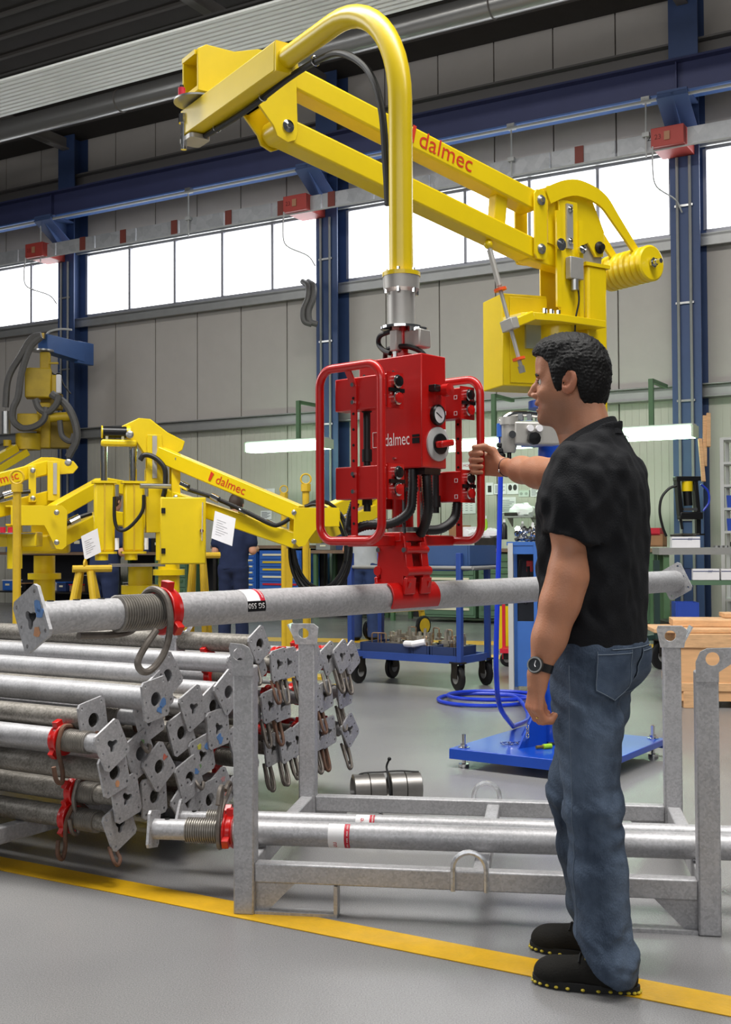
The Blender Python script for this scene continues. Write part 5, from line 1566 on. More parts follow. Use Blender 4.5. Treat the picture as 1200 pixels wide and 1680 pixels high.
scatter_parts(sp, 'bright machined part piled in the small tray of the blue trolley', 'machined parts in the small tray', th0 + .02, tf)
sp = [(.82 + .16 * rnd.random(), .08 + .26 * rnd.random(), [0, 3, 1, 2][i % 4], .015 + .05 * (i % 3)) for i in range(12)]
scatter_parts(sp, 'bright machined part in the tray by the right trolley post', 'machined parts by the right post', th0 + .02, tf)
sp = [(.10 + .4 * rnd.random(), .10 + .26 * rnd.random(), [0, 3, 1, 0][i % 4], .0) for i in range(9)]
scatter_parts(sp, 'machined part standing on the upper shelf of the blue trolley', 'machined parts on the upper shelf', th1 - .095, tf)
rg = MB(tf)
rg.tube([V((.52, .06, th0 + .115)), V((.62, .02, th0 + .12)), V((.72, .05, th0 + .14))], .028, 10)
tag(rg.build('cloth_roll', WHITE), 'white cloth roll lying across the trolley trays', 'cloth')

# ---- blue stand with a heap of fittings
bs = thing('parts_stand', 'tall narrow blue steel stand with a heap of fittings on top', 'stand', V((1.28, 9.4, 0)))
bf = frame((1.17, 9.35, 0), V((.97, -.24, 0)), V((.24, .97, 0)))
BSB = mat('stand_blue', '#3765AE', 0.45, 0, 0.06, 4)
MB(bf).box((.0, .0, .60), (.04, .05, 1.18)).build('post', LGREY, bs, smooth=0)
MB(bf).box((.23, .0, .60), (.09, .05, 1.20)).build('post', BSB, bs, smooth=0)
MB(bf).box((.0, .30, .60), (.04, .05, 1.20)).build('post', BSB, bs, smooth=0)
MB(bf).box((.23, .30, .60), (.05, .05, 1.20)).build('post', BSB, bs, smooth=0)
MB(bf).box((.12, .0, 1.15), (.28, .03, .10)).build('top_rail', BSB, bs, smooth=0)
MB(bf).box((.12, .16, 1.185), (.30, .36, .03)).build('top_shelf', BSB, bs, smooth=0)
MB(bf).box((.15, .01, .30), (.20, .02, .52)).build('front_panel', BSB, bs, smooth=0)
MB(bf).box((.12, .30, .80), (.24, .02, .70)).build('dark_backing', mat('stand_dark', '#20242C', 0.7), bs, smooth=0)
for i in range(16):
    q = bf @ V((.03 + .2 * rnd.random(), .03 + .2 * rnd.random(), 1.225 + .035 * (i % 3)))
    t = thing('pipe_fitting', 'shiny pipe fitting in the heap on the blue stand', 'fitting', q - ZU * .02, 'pipe fittings heaped on the blue stand')
    a = rnd.uniform(0, 6.28)
    u = V((math.cos(a), math.sin(a), rnd.uniform(-.3, .6))).normalized()
    MB().cyl(q - u * .03, q + u * .03, .018, n=10).build('body', CHROME, t)
    MB().lathe([(.0, 0), (.025, 0), (.025, .018), (.0, .018)], q + u * .01, u, 6, cap=False).build('hex_nut', CHROME, t)
hl = thing('hanging_hose', 'dark hose and tools hanging inside the blue stand', 'hose', bf @ V((.1, .1, .5)))
MB(bf).tube(spline([(.07, .12, 1.05), (.06, .12, .9), (.10, .12, .7), (.14, .12, .8), (.13, .1, 1.0)], 6), .014, 8).build('hose', BLK, hl)
MB(bf).box((.14, .12, 1.0), (.05, .04, .09)).build('red_tool', RED, hl, bevel=.006)
# red cart with yellow sheet
rc = thing('red_cart', 'small red framed cart with a yellow side sheet', 'cart', V((1.35, 11.3, 0)))
cf = frame((1.33, 11.2, 0), V((.97, -.24, 0)), V((.24, .97, 0)))
for x in (0, .35):
    MB(cf).box((x, 0, .40), (.03, .03, .66)).build('upright', REDP, rc, smooth=0)
MB(cf).box((.17, .0, .16), (.38, .30, .04)).build('deck', REDP, rc, smooth=0)
MB(cf).box((.08, .17, .36), (.36, .01, .42)).build('side_sheet', YEL, rc, smooth=0)
MB(cf).box((.18, .05, .27), (.24, .2, .16)).build('black_case', BLKP, rc, bevel=.01)
for x in (.03, .33):
    caster(rc, cf @ V((x, .0, 0)), .07, .03, BLK, True, (.3, .9, 0))

# ---- yellow wheeled stand behind the trolley
ws = thing('wheeled_stand', 'yellow wheeled stand standing behind the blue trolley', 'stand', PH(650, 1040, 0))
for x in (609, 695):
    q = PH(x, 1043 if x > 650 else 1050, 0)
    w_ = caster(ws, q, .13, .05, BLK, False, (.7, -.7, 0))
    MB().lathe([(.0, -.03), (.095, -.03), (.095, .03), (.0, .03)], (q.x, q.y, .13), (.7, -.7, 0), 20, cap=False).build('wheel_rim', YELB, ws)
    MB().bar((q.x, q.y, .13), (q.x + (.2 if x < 650 else -.1), q.y + .1, 1.0), .06, .05).build('leg', YELB, ws, smooth=0)
a, b_ = PH(609, 1050, 0), PH(695, 1043, 0)
MB().bar((a.x, a.y, .9), (b_.x, b_.y, .95), .06, .06).build('top_bar', YELB, ws, smooth=0)
MB().bar((a.x, a.y, .35), (b_.x, b_.y, .35), .05, .05).build('tie_bar', YELB, ws, smooth=0)

# ---- benches with drawer cabinets along the wall
def drawer_cabinet(s, w, h0, h1, nd, bm, lab, hm, d=.95, dep=.55, tags=()):
    t = thing('drawer_cabinet', lab, 'cabinet', W(s, d - dep / 2, h0))
    MB(WFR).box((s, d - dep / 2, (h0 + h1) / 2), (w, dep, h1 - h0)).build('carcass', bm, t, smooth=0)
    dh = (h1 - h0 - .06) / nd
    for k in range(nd):
        z = h0 + .03 + dh * (k + .5)
        dr = MB(WFR).box((s, d + .008, z), (w - .04, .016, dh - .015)).build('drawer', bm, t, smooth=0)
        MB(WFR).box((s, d + .024, z + dh * .15), (w * .8, .018, dh * .25)).build('drawer_handle', tags[k % len(tags)] if tags else hm, dr, smooth=0)
    return t
def bench(s0, s1, h, lab, m, leg=GREEN, d=1.0, dep=.7, shelf='all'):
    t = thing('workbench', lab, 'workbench', W((s0 + s1) / 2, d - dep / 2, 0))
    MB(WFR).box(((s0 + s1) / 2, d - dep / 2, h - .025), (s1 - s0, dep, .05)).build('worktop', m, t, smooth=0)
    for s in (s0 + .06, s1 - .06):
        for dd in (d - .06, d - dep + .06):
            MB(WFR).box((s, dd, (h - .05) / 2), (.06, .06, h - .05)).build('leg', leg, t, smooth=0)
    MB(WFR).box(((s0 + s1) / 2, d - dep + .06, .35), (s1 - s0 - .1, .04, .06)).build('stretcher', leg, t, smooth=0)
    MB(WFR).box(((s0 + s1) / 2, d - dep + .02, (h - .05) / 2 + .01), (s1 - s0 - .02, .02, h - .08)).build('dark_backing', mat('under_bench_shade', '#26262A', 0.8), t, smooth=0)  # added dark sheet, stands in for the shade under the bench
    if shelf:
        a_, b_ = (s0 + .08, s1 - .08) if shelf == 'all' else shelf
        MB(WFR).box(((a_ + b_) / 2, d - dep / 2, .30), (b_ - a_, dep - .1, .025)).build('low_shelf', GUN, t, smooth=0)
    return t
WTOP = mat('worn_worktop', '#7B6350', 0.6, 0, 0.2, 3)
CREAM = mat('cream_label', '#E6DDC0', 0.6)
GCAB = mat('cabinet_green', '#56745A', 0.5, 0, 0.08, 3)
bench(.35, 2.3, 1.10, 'green-legged workbench behind the man', WTOP, shelf=(1.42, 2.22))
bench(2.4, 4.5, 1.10, 'green-legged workbench behind the red handle', WTOP, shelf=None)
drawer_cabinet(3.5, .9, .08, 1.03, 6, GCAB, 'green drawer cabinet with cream labels left of the man', CREAM)
drawer_cabinet(2.72, .55, .08, 1.03, 5, GCAB, 'narrow green drawer cabinet just left of the man', GREEN)
drawer_cabinet(.9, .9, .08, 1.03, 6, GCAB, 'green drawer cabinet with cream labels right of the man', CREAM)
bench(4.8, 5.9, 1.08, 'dark workbench behind the gripper', WTOP)
bench(6.0, 7.9, 1.16, 'workbench over the blue tool cabinets', WTOP, GUN, shelf=None)
YTAG = mat('yellow_tag', '#D8B620', 0.5)
drawer_cabinet(7.25, .48, .42, 1.08, 6, TCAB, 'blue tool cabinet with six white-handled drawers', CREAM, tags=(CREAM,))
drawer_cabinet(6.52, .82, .42, 1.08, 5, TCAB, 'wider blue tool cabinet with yellow and red tagged drawers', CREAM, tags=(REDP, CREAM, YTAG, YTAG, CREAM))
for s_, w_ in ((7.25, .48), (6.52, .82)):
    tag(MB(WFR).box((s_, .7, .21), (w_ - .06, .45, .42)).build('cabinet_plinth', GUN, smooth=0), 'dark plinth under the %s blue tool cabinet' % ('narrow' if w_ < .5 else 'wide'), 'plinth')
bench(8.2, 10.3, 1.05, 'cluttered workbench behind the twin cylinder machine', WTOP, shelf=(9.22, 10.22))
bench(10.5, 13.2, 1.05, 'cluttered workbench at the far left', WTOP)
drawer_cabinet(8.8, .7, .08, 0.98, 5, GCAB, 'green drawer cabinet behind the yellow trestle', GREEN)
# boxes and bottles on the benches
CARD = mat('cardboard', '#9A7350', 0.8, 0, 0.1, 5)
def crate(px, py, dp, w, h, m, lab, cat='box', d=.2, open_=True, name='storage_box', rz=-.52, base=None):
    q = P(px, py, dp)
    t = thing(name, lab, cat, q)
    f = Matrix.Translation(q) @ Matrix.Rotation(rz, 4, 'Z')
    MB(f).box((0, 0, .01), (w, d, .02)).build('base', m, t, smooth=0)
    for s in (-1, 1):
        MB(f).box((s * (w / 2 - .008), 0, h / 2), (.016, d, h)).build('side', m, t, smooth=0)
        MB(f).box((0, s * (d / 2 - .008), h / 2), (w - .034, .016, h)).build('side', m, t, smooth=0)
    if not open_:
        MB(f).box((0, 0, h - .006), (w - .02, d - .02, .012)).build('lid', m, t, smooth=0)
    else:
        MB(f).box((0, 0, h * .45), (w - .05, d - .05, h * .6)).build('contents', GUN, t, smooth=0)
    return t, f
crate(755, 886, 15.9, .24, .20, CARD, 'brown cardboard box on the bench behind the handle', d=.2)
crate(776, 886, 15.8, .20, .18, WHITE, 'white box with papers beside the cardboard box', open_=False)
crate(800, 900, 15.2, .28, .14, GUN, 'dark metal box on the bench left of the blue hose')
crate(1072, 897, 14.6, .30, .16, CARD, 'brown box under the red case right of the man')
tq_ = P(1070, 878, 14.6)
crate(1070, 878, 14.6, .26, .09, REDP, 'flat red case on the brown box right of the man', open_=False, cat='case')
def bottle(px, py, dp, h, r, m, lab, capm=WHITE):
    q = P(px, py, dp)
    t = thing('spray_bottle', lab, 'bottle', q)
    MB().lathe([(.0, 0), (r, 0), (r, h * .65), (r * .5, h * .8), (r * .4, h * .85), (.0, h * .85)], q, ZU, 16, cap=False).build('body', m, t)
    MB().lathe([(.0, h * .85), (r * .5, h * .85), (r * .35, h), (.0, h)], q, ZU, 12, cap=False).build('cap', capm, t)
bottle(875, 882, 15.2, .20, .042, WHITE, 'white squeeze bottle on the bench near the man')
bottle(858, 880, 15.3, .20, .035, GREYP, 'grey spray can left of the white bottle')
bottle(798, 880, 15.6, .28, .022, mat('lime', '#9CCB2A'), 'thin lime green bottle behind the red handle')
bottle(828, 885, 15.0, .26, .04, BLKP, 'dark bottle right of the blue hose')
for i, px in enumerate((775, 805)):
    t = thing('plastic_bag', ['crumpled pale plastic bag left of the blue hose', 'crumpled white plastic bag at the blue hose'][i], 'bag', P(px + 2, 885 - 4 * i, 15.3))
    b = MB()
    q = P(px + 2, 878, 15.3)
    b.ball(q, (.13, .1, .08), 14, 10)
    b.v = [p + V((rnd.uniform(-.02, .02), rnd.uniform(-.02, .02), rnd.uniform(-.02, .02))) for p in b.v]
    b.build('crumple', WHITE, t, smooth=20)
# wall notices
def notice(px0, py0, px1, py1, lab, kind, cat='notice'):
    def hit(px, py, d=-.375):
        r_ = ray(px, py); o_ = V((0, 0, CAMZ))
        n_ = WN; p0_ = W(0, d, 0)
        return o_ + r_ * ((p0_ - o_).dot(n_) / r_.dot(n_))
    a, b_, c_ = hit(px0, py1), hit(px1, py1), hit(px0, py0)
    w_ = (V((b_.x, b_.y, 0)) - V((a.x, a.y, 0))).length
    h_ = c_.z - a.z
    t = thing('wall_notice', lab, cat, a)
    ex = -WU
    MB().prism([(0, 0), (w_, 0), (w_, h_), (0, h_)], a, ex, ZU, .006).build('sheet', WHITE, t, smooth=0)
    ink = mat('ink_grey', '#8A8890', 0.8); dk = mat('ink_dark', '#3C3838', 0.8)
    n_ = WN * .005
    if kind == 'table':
        MB().text('MODULE', w_ * .20, a + n_ + ex * w_ * .28 + ZU * h_ * .91, ex, ZU, .001).build('heading', REDP, t, smooth=0)
        MB().prism([(0, 0), (w_ * .6, 0), (w_ * .6, .012), (0, .012)], a + n_ + ex * w_ * .2 + ZU * h_ * .78, ex, ZU, .001).build('print_line', dk, t, smooth=0)
        for k in range(14):
            for j in (0, 1, 2):
                MB().prism([(0, 0), (w_ * .14, 0), (w_ * .14, .008), (0, .008)], a + n_ + ex * w_ * (.12 + .28 * j) + ZU * h_ * (.06 + .045 * k), ex, ZU, .001).build('print_line', ink, t, smooth=0)
    elif kind == 'text':
        for k in range(7):
            MB().prism([(0, 0), (w_ * (.5 + .3 * (k % 3) / 2), 0), (w_ * (.5 + .3 * (k % 3) / 2), .010), (0, .010)], a + n_ + ex * w_ * .1 + ZU * h_ * (.12 + .11 * k), ex, ZU, .001).build('print_line', ink, t, smooth=0)
    elif kind == 'photo':
        MB().prism([(0, 0), (w_ * .5, 0), (w_ * .5, h_ * .55), (0, h_ * .55)], a + n_ + ex * w_ * .25 + ZU * h_ * .2, ex, ZU, .001).build('picture', GUN, t, smooth=0)
    elif kind == 'blob':
        for dx in (.3, .72):
            MB().prism([(w_ * .17 * math.cos(a_), h_ * .28 * math.sin(a_)) for a_ in [6.283 * k / 14 for k in range(14)]], a + n_ + ex * w_ * dx + ZU * h_ * .6, ex, ZU, .001).build('picture', dk, t, smooth=0)
    elif kind == 'blue':
        MB().text('IIIII', h_ * .3, a + n_ + ex * w_ * .2 + ZU * h_ * .7, ex, ZU, .001).build('heading', mat('blue_print', '#6A9AC8', 0.6), t, smooth=0)
        for k in range(4):
            MB().prism([(0, 0), (w_ * .7, 0), (w_ * .7, .010), (0, .010)], a + n_ + ex * w_ * .15 + ZU * h_ * (.12 + .12 * k), ex, ZU, .001).build('print_line', ink, t, smooth=0)
    return t
notice(753, 759, 781, 843, 'tall printed chart with a red heading on the wall', 'table', 'chart')
notice(798, 792, 810, 812, 'small photo notice just right of the red handle', 'photo')
notice(811, 794, 831, 811, 'small paper notice at the blue hose', 'text')
notice(832, 793, 851, 811, 'notice with two dark round pictures', 'blob')
notice(822, 816, 847, 842, 'wide table print under the small notices', 'text')
notice(871, 797, 886, 815, 'pale blue printed list next to the man', 'text')
notice(430, 802, 451, 822, 'white notice with a blue heading above the yellow arm', 'blue')
notice(428, 838, 446, 852, 'small white notice under the blue-headed one', 'text')
sk = thing('socket_box', 'grey twin socket box on the wall under the notices', 'socket', P(861, 810, 17.0))
q = P(861, 810, 17.3)
MB(frame(q, -WU, -WN)).box((0, 0, 0), (.17, .06, .10)).build('case', LGREY, sk, bevel=.006)
for dx in (-.04, .04):
    MB(frame(q, -WU, -WN)).cyl((dx, -.03, 0), (dx, -.036, 0), .022, n=12).build('socket', GREYP, sk)
sh = thing('wall_shelf', 'small grey wall shelf holding a white cloth', 'shelf', P(855, 850, 16.9))
f = frame(P(856, 848, 16.9), -WU, -WN)
MB(f).box((0, 0, 0), (.46, .28, .025)).build('board', GREYP, sh, smooth=0)
MB(f).prism([(0, 0), (0, -.14), (.2, 0)], (-.18, .1, 0), (0, -1, 0), (0, 0, 1), .02).build('bracket', GREYP, sh, smooth=0)
MB(f).prism([(0, 0), (0, -.14), (.2, 0)], (.18, .1, 0), (0, -1, 0), (0, 0, 1), .02).build('bracket', GREYP, sh, smooth=0)
ck = thing('cloth_heap', 'crumpled white cloth and dark case on the wall shelf', 'cloth', f @ V((0, 0, .014)))
b = MB(f).ball((.02, 0, .09), (.20, .12, .10), 16, 10)
b.v = [p + V((rnd.uniform(-.02, .02), rnd.uniform(-.02, .02), rnd.uniform(-.015, .02))) for p in b.v]
b.build('cloth', WHITE, ck, smooth=25)
MB(f).box((-.12, -.06, .04), (.2, .14, .05)).build('case', GUN, ck, bevel=.01)

# ---- right hand corner: press bench, shelf, boxes, timber
bx_ = thing('press_bench', 'grey steel table with a hydraulic press at the right edge', 'table', P(1150, 1000, 12.8) * V((1, 1, 0)) if False else V((3.7, 12.6, 0)))
gx = V((.87, -.12, 0)).normalized(); gy = V((.12, .87, 0)).normalized()
q = P(1082, 900, 12.6)
f = frame((q.x, q.y, 0), gx, gy)
MB(f).box((.75, .35, q.z - .03), (1.5, .7, .075)).build('table_top', GREYP, bx_, smooth=0)
for x, y in ((.08, .06), (1.4, .06), (.08, .62), (1.4, .62)):
    MB(f).box((x, y, (q.z - .07) / 2), (.06, .06, q.z - .07)).build('leg', GREEN, bx_, smooth=0)
MB(f).box((.75, .35, .745), (1.4, .6, .05)).build('under_shelf', GCAB, bx_, smooth=0)
bx_.location = (q.x + .7, q.y + .3, 0)
for ch in bx_.children:
    ch.location = V((3.7, 12.6, 0)) - bx_.location
zt = q.z + .008
def white_box(x, y, z, w, h, lab, d=.18):
    t = thing('white_carton', lab, 'box', f @ V((x, y, z)))
    MB(f).box((x, y, z + h / 2), (w, d, h)).build('carton', WHITE, t, smooth=0)
    MB(f).box((x, y - d / 2 - .001, z + h * .78), (w, .003, .008)).build('stripe', mat('navy_print', '#28346A', 0.6), t, smooth=0)
    MB(f).text('////', h * .35, f @ V((x + .02, y - d / 2 - .003, z + h * .66)), gx, ZU, .001, fn=lambda a_, b__: V((x + .02 + a_, y - d / 2 - .004, z + h * .66 + b__))).build('print_mark', mat('navy_print', '#28346A', 0.6), t, smooth=0)
    return t
white_box(.30, .2, zt, .30, .12, 'white carton with a navy stripe on the press table')
white_box(.50, .14, .775, .28, .12, 'white carton with a navy stripe, left of the pair on the under shelf')
white_box(.80, .14, .775, .28, .12, 'white carton at the right edge on the under shelf')
pr = thing('hydraulic_press', 'black hydraulic press with a yellow cylinder on the grey table', 'press', f @ V((.42, .30, zt)))
c_ = P(1128, 815, 12.85)
fp_ = frame(c_, V((.99, .1, 0)), V((-.1, .99, 0)))
for s in (-1, 1):
    MB(fp_).box((s * .10, 0, .0), (.045, .10, .42), rot=Matrix.Rotation(-.08, 3, 'Y')).build('frame_side', BLKP, pr, bevel=.006)
MB(fp_).box((.0, 0, .20), (.28, .12, .05)).build('frame_top', BLKP, pr, bevel=.006)
MB(fp_).box((.03, 0, -.21), (.26, .12, .08)).build('frame_foot', BLKP, pr, bevel=.01)
MB(fp_).cyl((.0, 0, .06), (.0, 0, .17), .062, n=18).build('cylinder', YEL, pr)
MB(fp_).cyl((.01, 0, -.10), (.0, 0, .06), .05, n=18).build('ram', BLKP, pr)
MB(fp_).box((.02, 0, -.14), (.16, .1, .03)).build('ram_plate', CHROME, pr, smooth=0)
MB(fp_).cyl((-.06, 0, -.36), (-.08, 0, -.24), .015, n=8).build('stem', BLKP, pr)
MB(fp_).box((.14, .05, -.30), (.05, .05, .26)).build('stand', BLKP, pr, smooth=0)
zq = (fp_ @ V((0, 0, -.36))).z
MB(fp_).box((.05, .03, -.42), (.26, .16, .02 + 2 * abs(zq - .06 - zt) * 0)).build('base_plate', BLKP, pr, smooth=0)
MB().tube(spline([P(x, y, 12.8) for x, y in ((1110, 797), (1098, 802), (1086, 817), (1083, 840), (1088, 865), (1094, 880))], 6), .015, 8).build('hose', BLK, pr)
MB(fp_).tube(spline([(.16, .0, .14), (.24, 0, .06), (.25, 0, -.06), (.18, .0, -.16)], 6), .012, 8).build('hose', HOSEB, pr)
bl_ = P(1150, 890, 12.7)
for i in range(6):
    q2 = f @ V((.62 + .05 * (i % 3), .10 + .05 * (i // 3), zt))
    t = thing('steel_fitting', 'small steel fitting lying beside the hydraulic press', 'fitting', q2, 'steel fittings on the press table')
    MB().lathe([(.012, 0), (.024, 0), (.024, .022), (.012, .022)], q2, ZU, 6).build('nut', STEEL, t)
tg2 = thing('tool_heap', 'dark tools heaped on the white carton by the press', 'tools', f @ V((.3, .2, zt + .12)))
for i in range(6):
    a = rnd.uniform(-.5, .5)
    c0 = f @ V((.20 + .04 * i, .17 + .02 * (i % 3), zt + .135 + .01 * (i % 2)))
    u = gx * math.cos(a) + gy * math.sin(a)
    MB().cyl(c0 - u * .06, c0 + u * .06, .012, n=8).build('tool', GUN, tg2)
hc = thing('cable_heap', 'black cable heaped at the right end of the press table', 'cable', f @ V((1.05, .2, zt)))
for i in range(3):
    MB(f).tube([V((1.0 + .2 * math.cos(a), .25 + .16 * math.sin(a), zt + .02 + .02 * i + .01 * math.sin(3 * a + i))) for a in [6.283 * k / 30 for k in range(30)]], .012, 6, closed=True).build('loop', BLK, hc)
# blue bins below
BIN = mat('bin_blue', '#2345A8', 0.45, 0, 0.05, 3)
crate(1125, 1017, 12.3, .24, .19, BIN, 'bright blue plastic crate on the floor shelf under the press table', 'crate', .3, rz=-.12)
crate(1122, 958, 12.85, .24, .17, DBLUE, 'dark blue bin on the under shelf left of the white cartons', 'bin', .3, rz=-.12)
ls = thing('floor_shelf', 'low dark shelf carrying the blue crate', 'shelf', V((3.9, 12.5, 0)))
q = P(1125, 1017, 12.3)
MB().box((q.x + .2, q.y + .05, q.z / 2 - .003), (.9, .5, q.z - .006)).build('body', GUN, ls, smooth=0)
ls.location = (q.x + .2, q.y + .05, 0)
for ch in ls.children: ch.location = V((3.9, 12.5, 0)) - ls.location
# shelf rack at the right edge
sr = thing('shelf_rack', 'grey metal shelf rack with blue bins at the right edge', 'shelf', W(-1.2, 1.2, 0))
f2 = frame(P(1186, 800, 14.0) * V((1, 1, 0)), V((.9, -.44, 0)), V((.44, .9, 0)))
hs_ = [P(1190, y, 14.0).z for y in (718, 758, 795, 833, 871)]
for x, y in ((0, 0), (1.0, 0), (0, .4), (1.0, .4)):
    MB(f2).box((x, y, hs_[0] / 2), (.045, .045, hs_[0])).build('upright', LGREY, sr, smooth=0)
for h_ in hs_ + [.5]:
    MB(f2).box((.5, .2, h_ - .015), (1.04, .44, .03)).build('shelf_board', LGREY, sr, smooth=0)
sr.location = f2 @ V((.5, .2, 0))
for ch in sr.children: ch.location = W(-1.2, 1.2, 0) - sr.location
for i, (h_, lab) in enumerate(((hs_[3], 'blue bin on the third board of the right shelf rack'), (hs_[4], 'blue bin on the lowest visible board of the right shelf rack'))):
    t = thing('storage_bin', lab, 'bin', f2 @ V((.17, .16, h_)))
    MB(f2).prism([(-.12, .001), (.12, .001), (.13, .15), (-.13, .15)], (.17, .16, h_), (1, 0, 0), (0, 0, 1), .28).build('bin_body', BIN, t, smooth=0)
    MB(f2).box((.17, .16, h_ + .165), (.15, .2, .03)).build('contents', GUN, t, smooth=0)
for i, (x, dz) in enumerate(((1163, 0), (1157, 1), (1152, 2))):
    a, b_ = [(P(1163, 733, 14.6), P(1163, 678, 14.75)), (P(1157, 765, 14.6), P(1157, 682, 14.75)), (P(1155, 790, 14.5), P(1149, 720, 14.7))][i]
    tag(MB().bar(V((a.x, a.y - .0, a.z - (.0))), b_, .05, .03, (0, 1, 0)).build('wooden_batten', WOOD, bevel=.003), ['short pale batten leaning on the right column', 'long pale batten leaning on the right column', 'slanted brown batten leaning on the right column'][i], 'batten')
# ---- dark green trolley right of the man
gt = thing('green_trolley', 'dark green trolley with a big caster right of the man', 'trolley', PH(1085, 1098, 0))
q = PH(1085, 1098, 0)
caster(gt, q, .125, .045, BLK, True, (.55, -.83, 0))
DG = mat('dark_green_paint', '#1E3430', 0.5)
MB().box((q.x - .02, q.y + .05, .64), (.05, .05, .76)).build('post', DG, gt, smooth=0)
MB().bar((q.x - .25, q.y - .0, .285), (q.x + .1, q.y + .1, .30), .07, .05).build('frame_beam', DG, gt, smooth=0)
MB().bar((q.x + .05, q.y + .1, .27), (q.x + .75, q.y + .1, .22), .03, .04).build('drawbar', DG, gt, smooth=0)
q2 = q + V((-.55, .1, 0))
caster(gt, q2, .125, .045, BLK, True, (.55, -.83, 0))
MB().bar((q2.x, q2.y, .29), (q.x, q.y + .05, .29), .06, .05).build('frame_beam', DG, gt, smooth=0)
# ---- timber crate on the right
wc = thing('wooden_crate', 'raw wooden crate with loose boards on top at the right edge', 'crate', PH(1170, 1165, 0))
y0 = 8.35
p = P(1112, 1150, y0)
f3 = frame((P(1110, 1100, y0).x, y0, 0), V((.99, -.12, 0)), V((.12, .99, 0)))
hT = P(1150, 1040, y0).z
MB(f3).box((.55, .4, hT - .05), (1.1, .8, .10)).build('top_frame', WOOD, wc, bevel=.004)
MB(f3).box((.55, .02, hT - .29), (1.08, .02, .38)).build('front_panel', mat('plywood', '#D9A878', 0.7, 0, 0.12, 3, stretch=(1, 1, 8)), wc, smooth=0)
MB(f3).box((.02, .4, hT - .29), (.02, .76, .38)).build('side_panel', mat('plywood', '#D9A878'), wc, smooth=0)
for x in (.10, .55, 1.0):
    MB(f3).box((x, .4, .06), (.10, .8, .12)).build('skid', WOOD, wc, bevel=.004)
MB(f3).box((.55, .4, .15), (1.1, .8, .06)).build('bottom_board', WOOD, wc, bevel=.004)
for i, (x, y, z, w_, d_, h_) in enumerate(((.42, .3, hT + .018, 1.15, .5, .03), (.55, .4, hT + .06, 1.05, .36, .05), (.72, .55, hT + .105, .6, .2, .035))):
    tag(MB(f3).box((x, y, z), (w_, d_, h_), rz=[.03, -.05, .04][i]).build('loose_board', WOOD, bevel=.004), ['lowest wide board on the wooden crate', 'thick middle board on the wooden crate', 'short top board on the wooden crate'][i], 'board')
# ---- bundle of short tubes behind the rack
bd = thing('tube_bundle', 'bundle of short steel tube rings tied with black strap behind the rack', 'bundle', PH(635, 1325, 0))
c_ = PH(635, 1322, .0)
ax_ = V((.96, .18, 0)).normalized(); ay_ = V((-.18, .96, 0)).normalized()
for k, (dx, dy) in enumerate(((-.085, 0), (.085, 0.01))):
    q = c_ + ax_ * dx + ay_ * dy + ZU * .075
    c2 = MB().lathe([(.060, -.075), (.073, -.07), (.073, .07), (.060, .075), (.058, .07), (.058, -.07), (.060, -.075)], q, ax_, 28, cap=False).build('tube_ring', mat('dull_steel', '#8C8986', 0.35, 0.8, 0.1, 10), bd, smooth=40)
    MB().torus(q, ax_, .0735, .0025, 28, 6).build('bead', GUN, c2)
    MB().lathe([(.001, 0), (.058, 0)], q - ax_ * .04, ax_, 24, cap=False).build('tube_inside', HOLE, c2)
q = c_ + ZU * .15
MB().tube(spline([q - ax_ * .15 - ZU * .04, q - ax_ * .12, q - ax_ * .02 + ZU * .004, q + ax_ * .06 + ZU * .006, q + ax_ * .15 - ZU * .002], 5), .004, 6).build('strap', BLK, bd)
MB().tube(spline([c_ + ZU * .01 - ay_ * .07, c_ - ay_ * .078 + ZU * .08, q - ay_ * .02 + ZU * .002, q + ZU * .03, q + ax_ * .012 + ZU * .06], 5), .005, 6).build('tie', BLK, bd)
MB().ball(q + ax_ * .013 + ZU * .062, .009).build('tie_head', BLK, bd)
# grey pipe bends on the upper wall
pb = thing('wall_pipes', 'pair of grey pipe bends on the wall near the middle column', 'pipe', P(505, 500, 19.3))
for dx in (0, 9):
    MB().tube(spline([P(497 + dx, 462, 19.4), P(506 + dx, 470, 19.2), P(505 + dx, 490, 19.15), P(498 + dx, 510, 19.15), P(500 + dx, 527, 19.15), P(512 + dx, 532, 19.15)], 6), .05, 10).build('pipe', GREYH, pb)

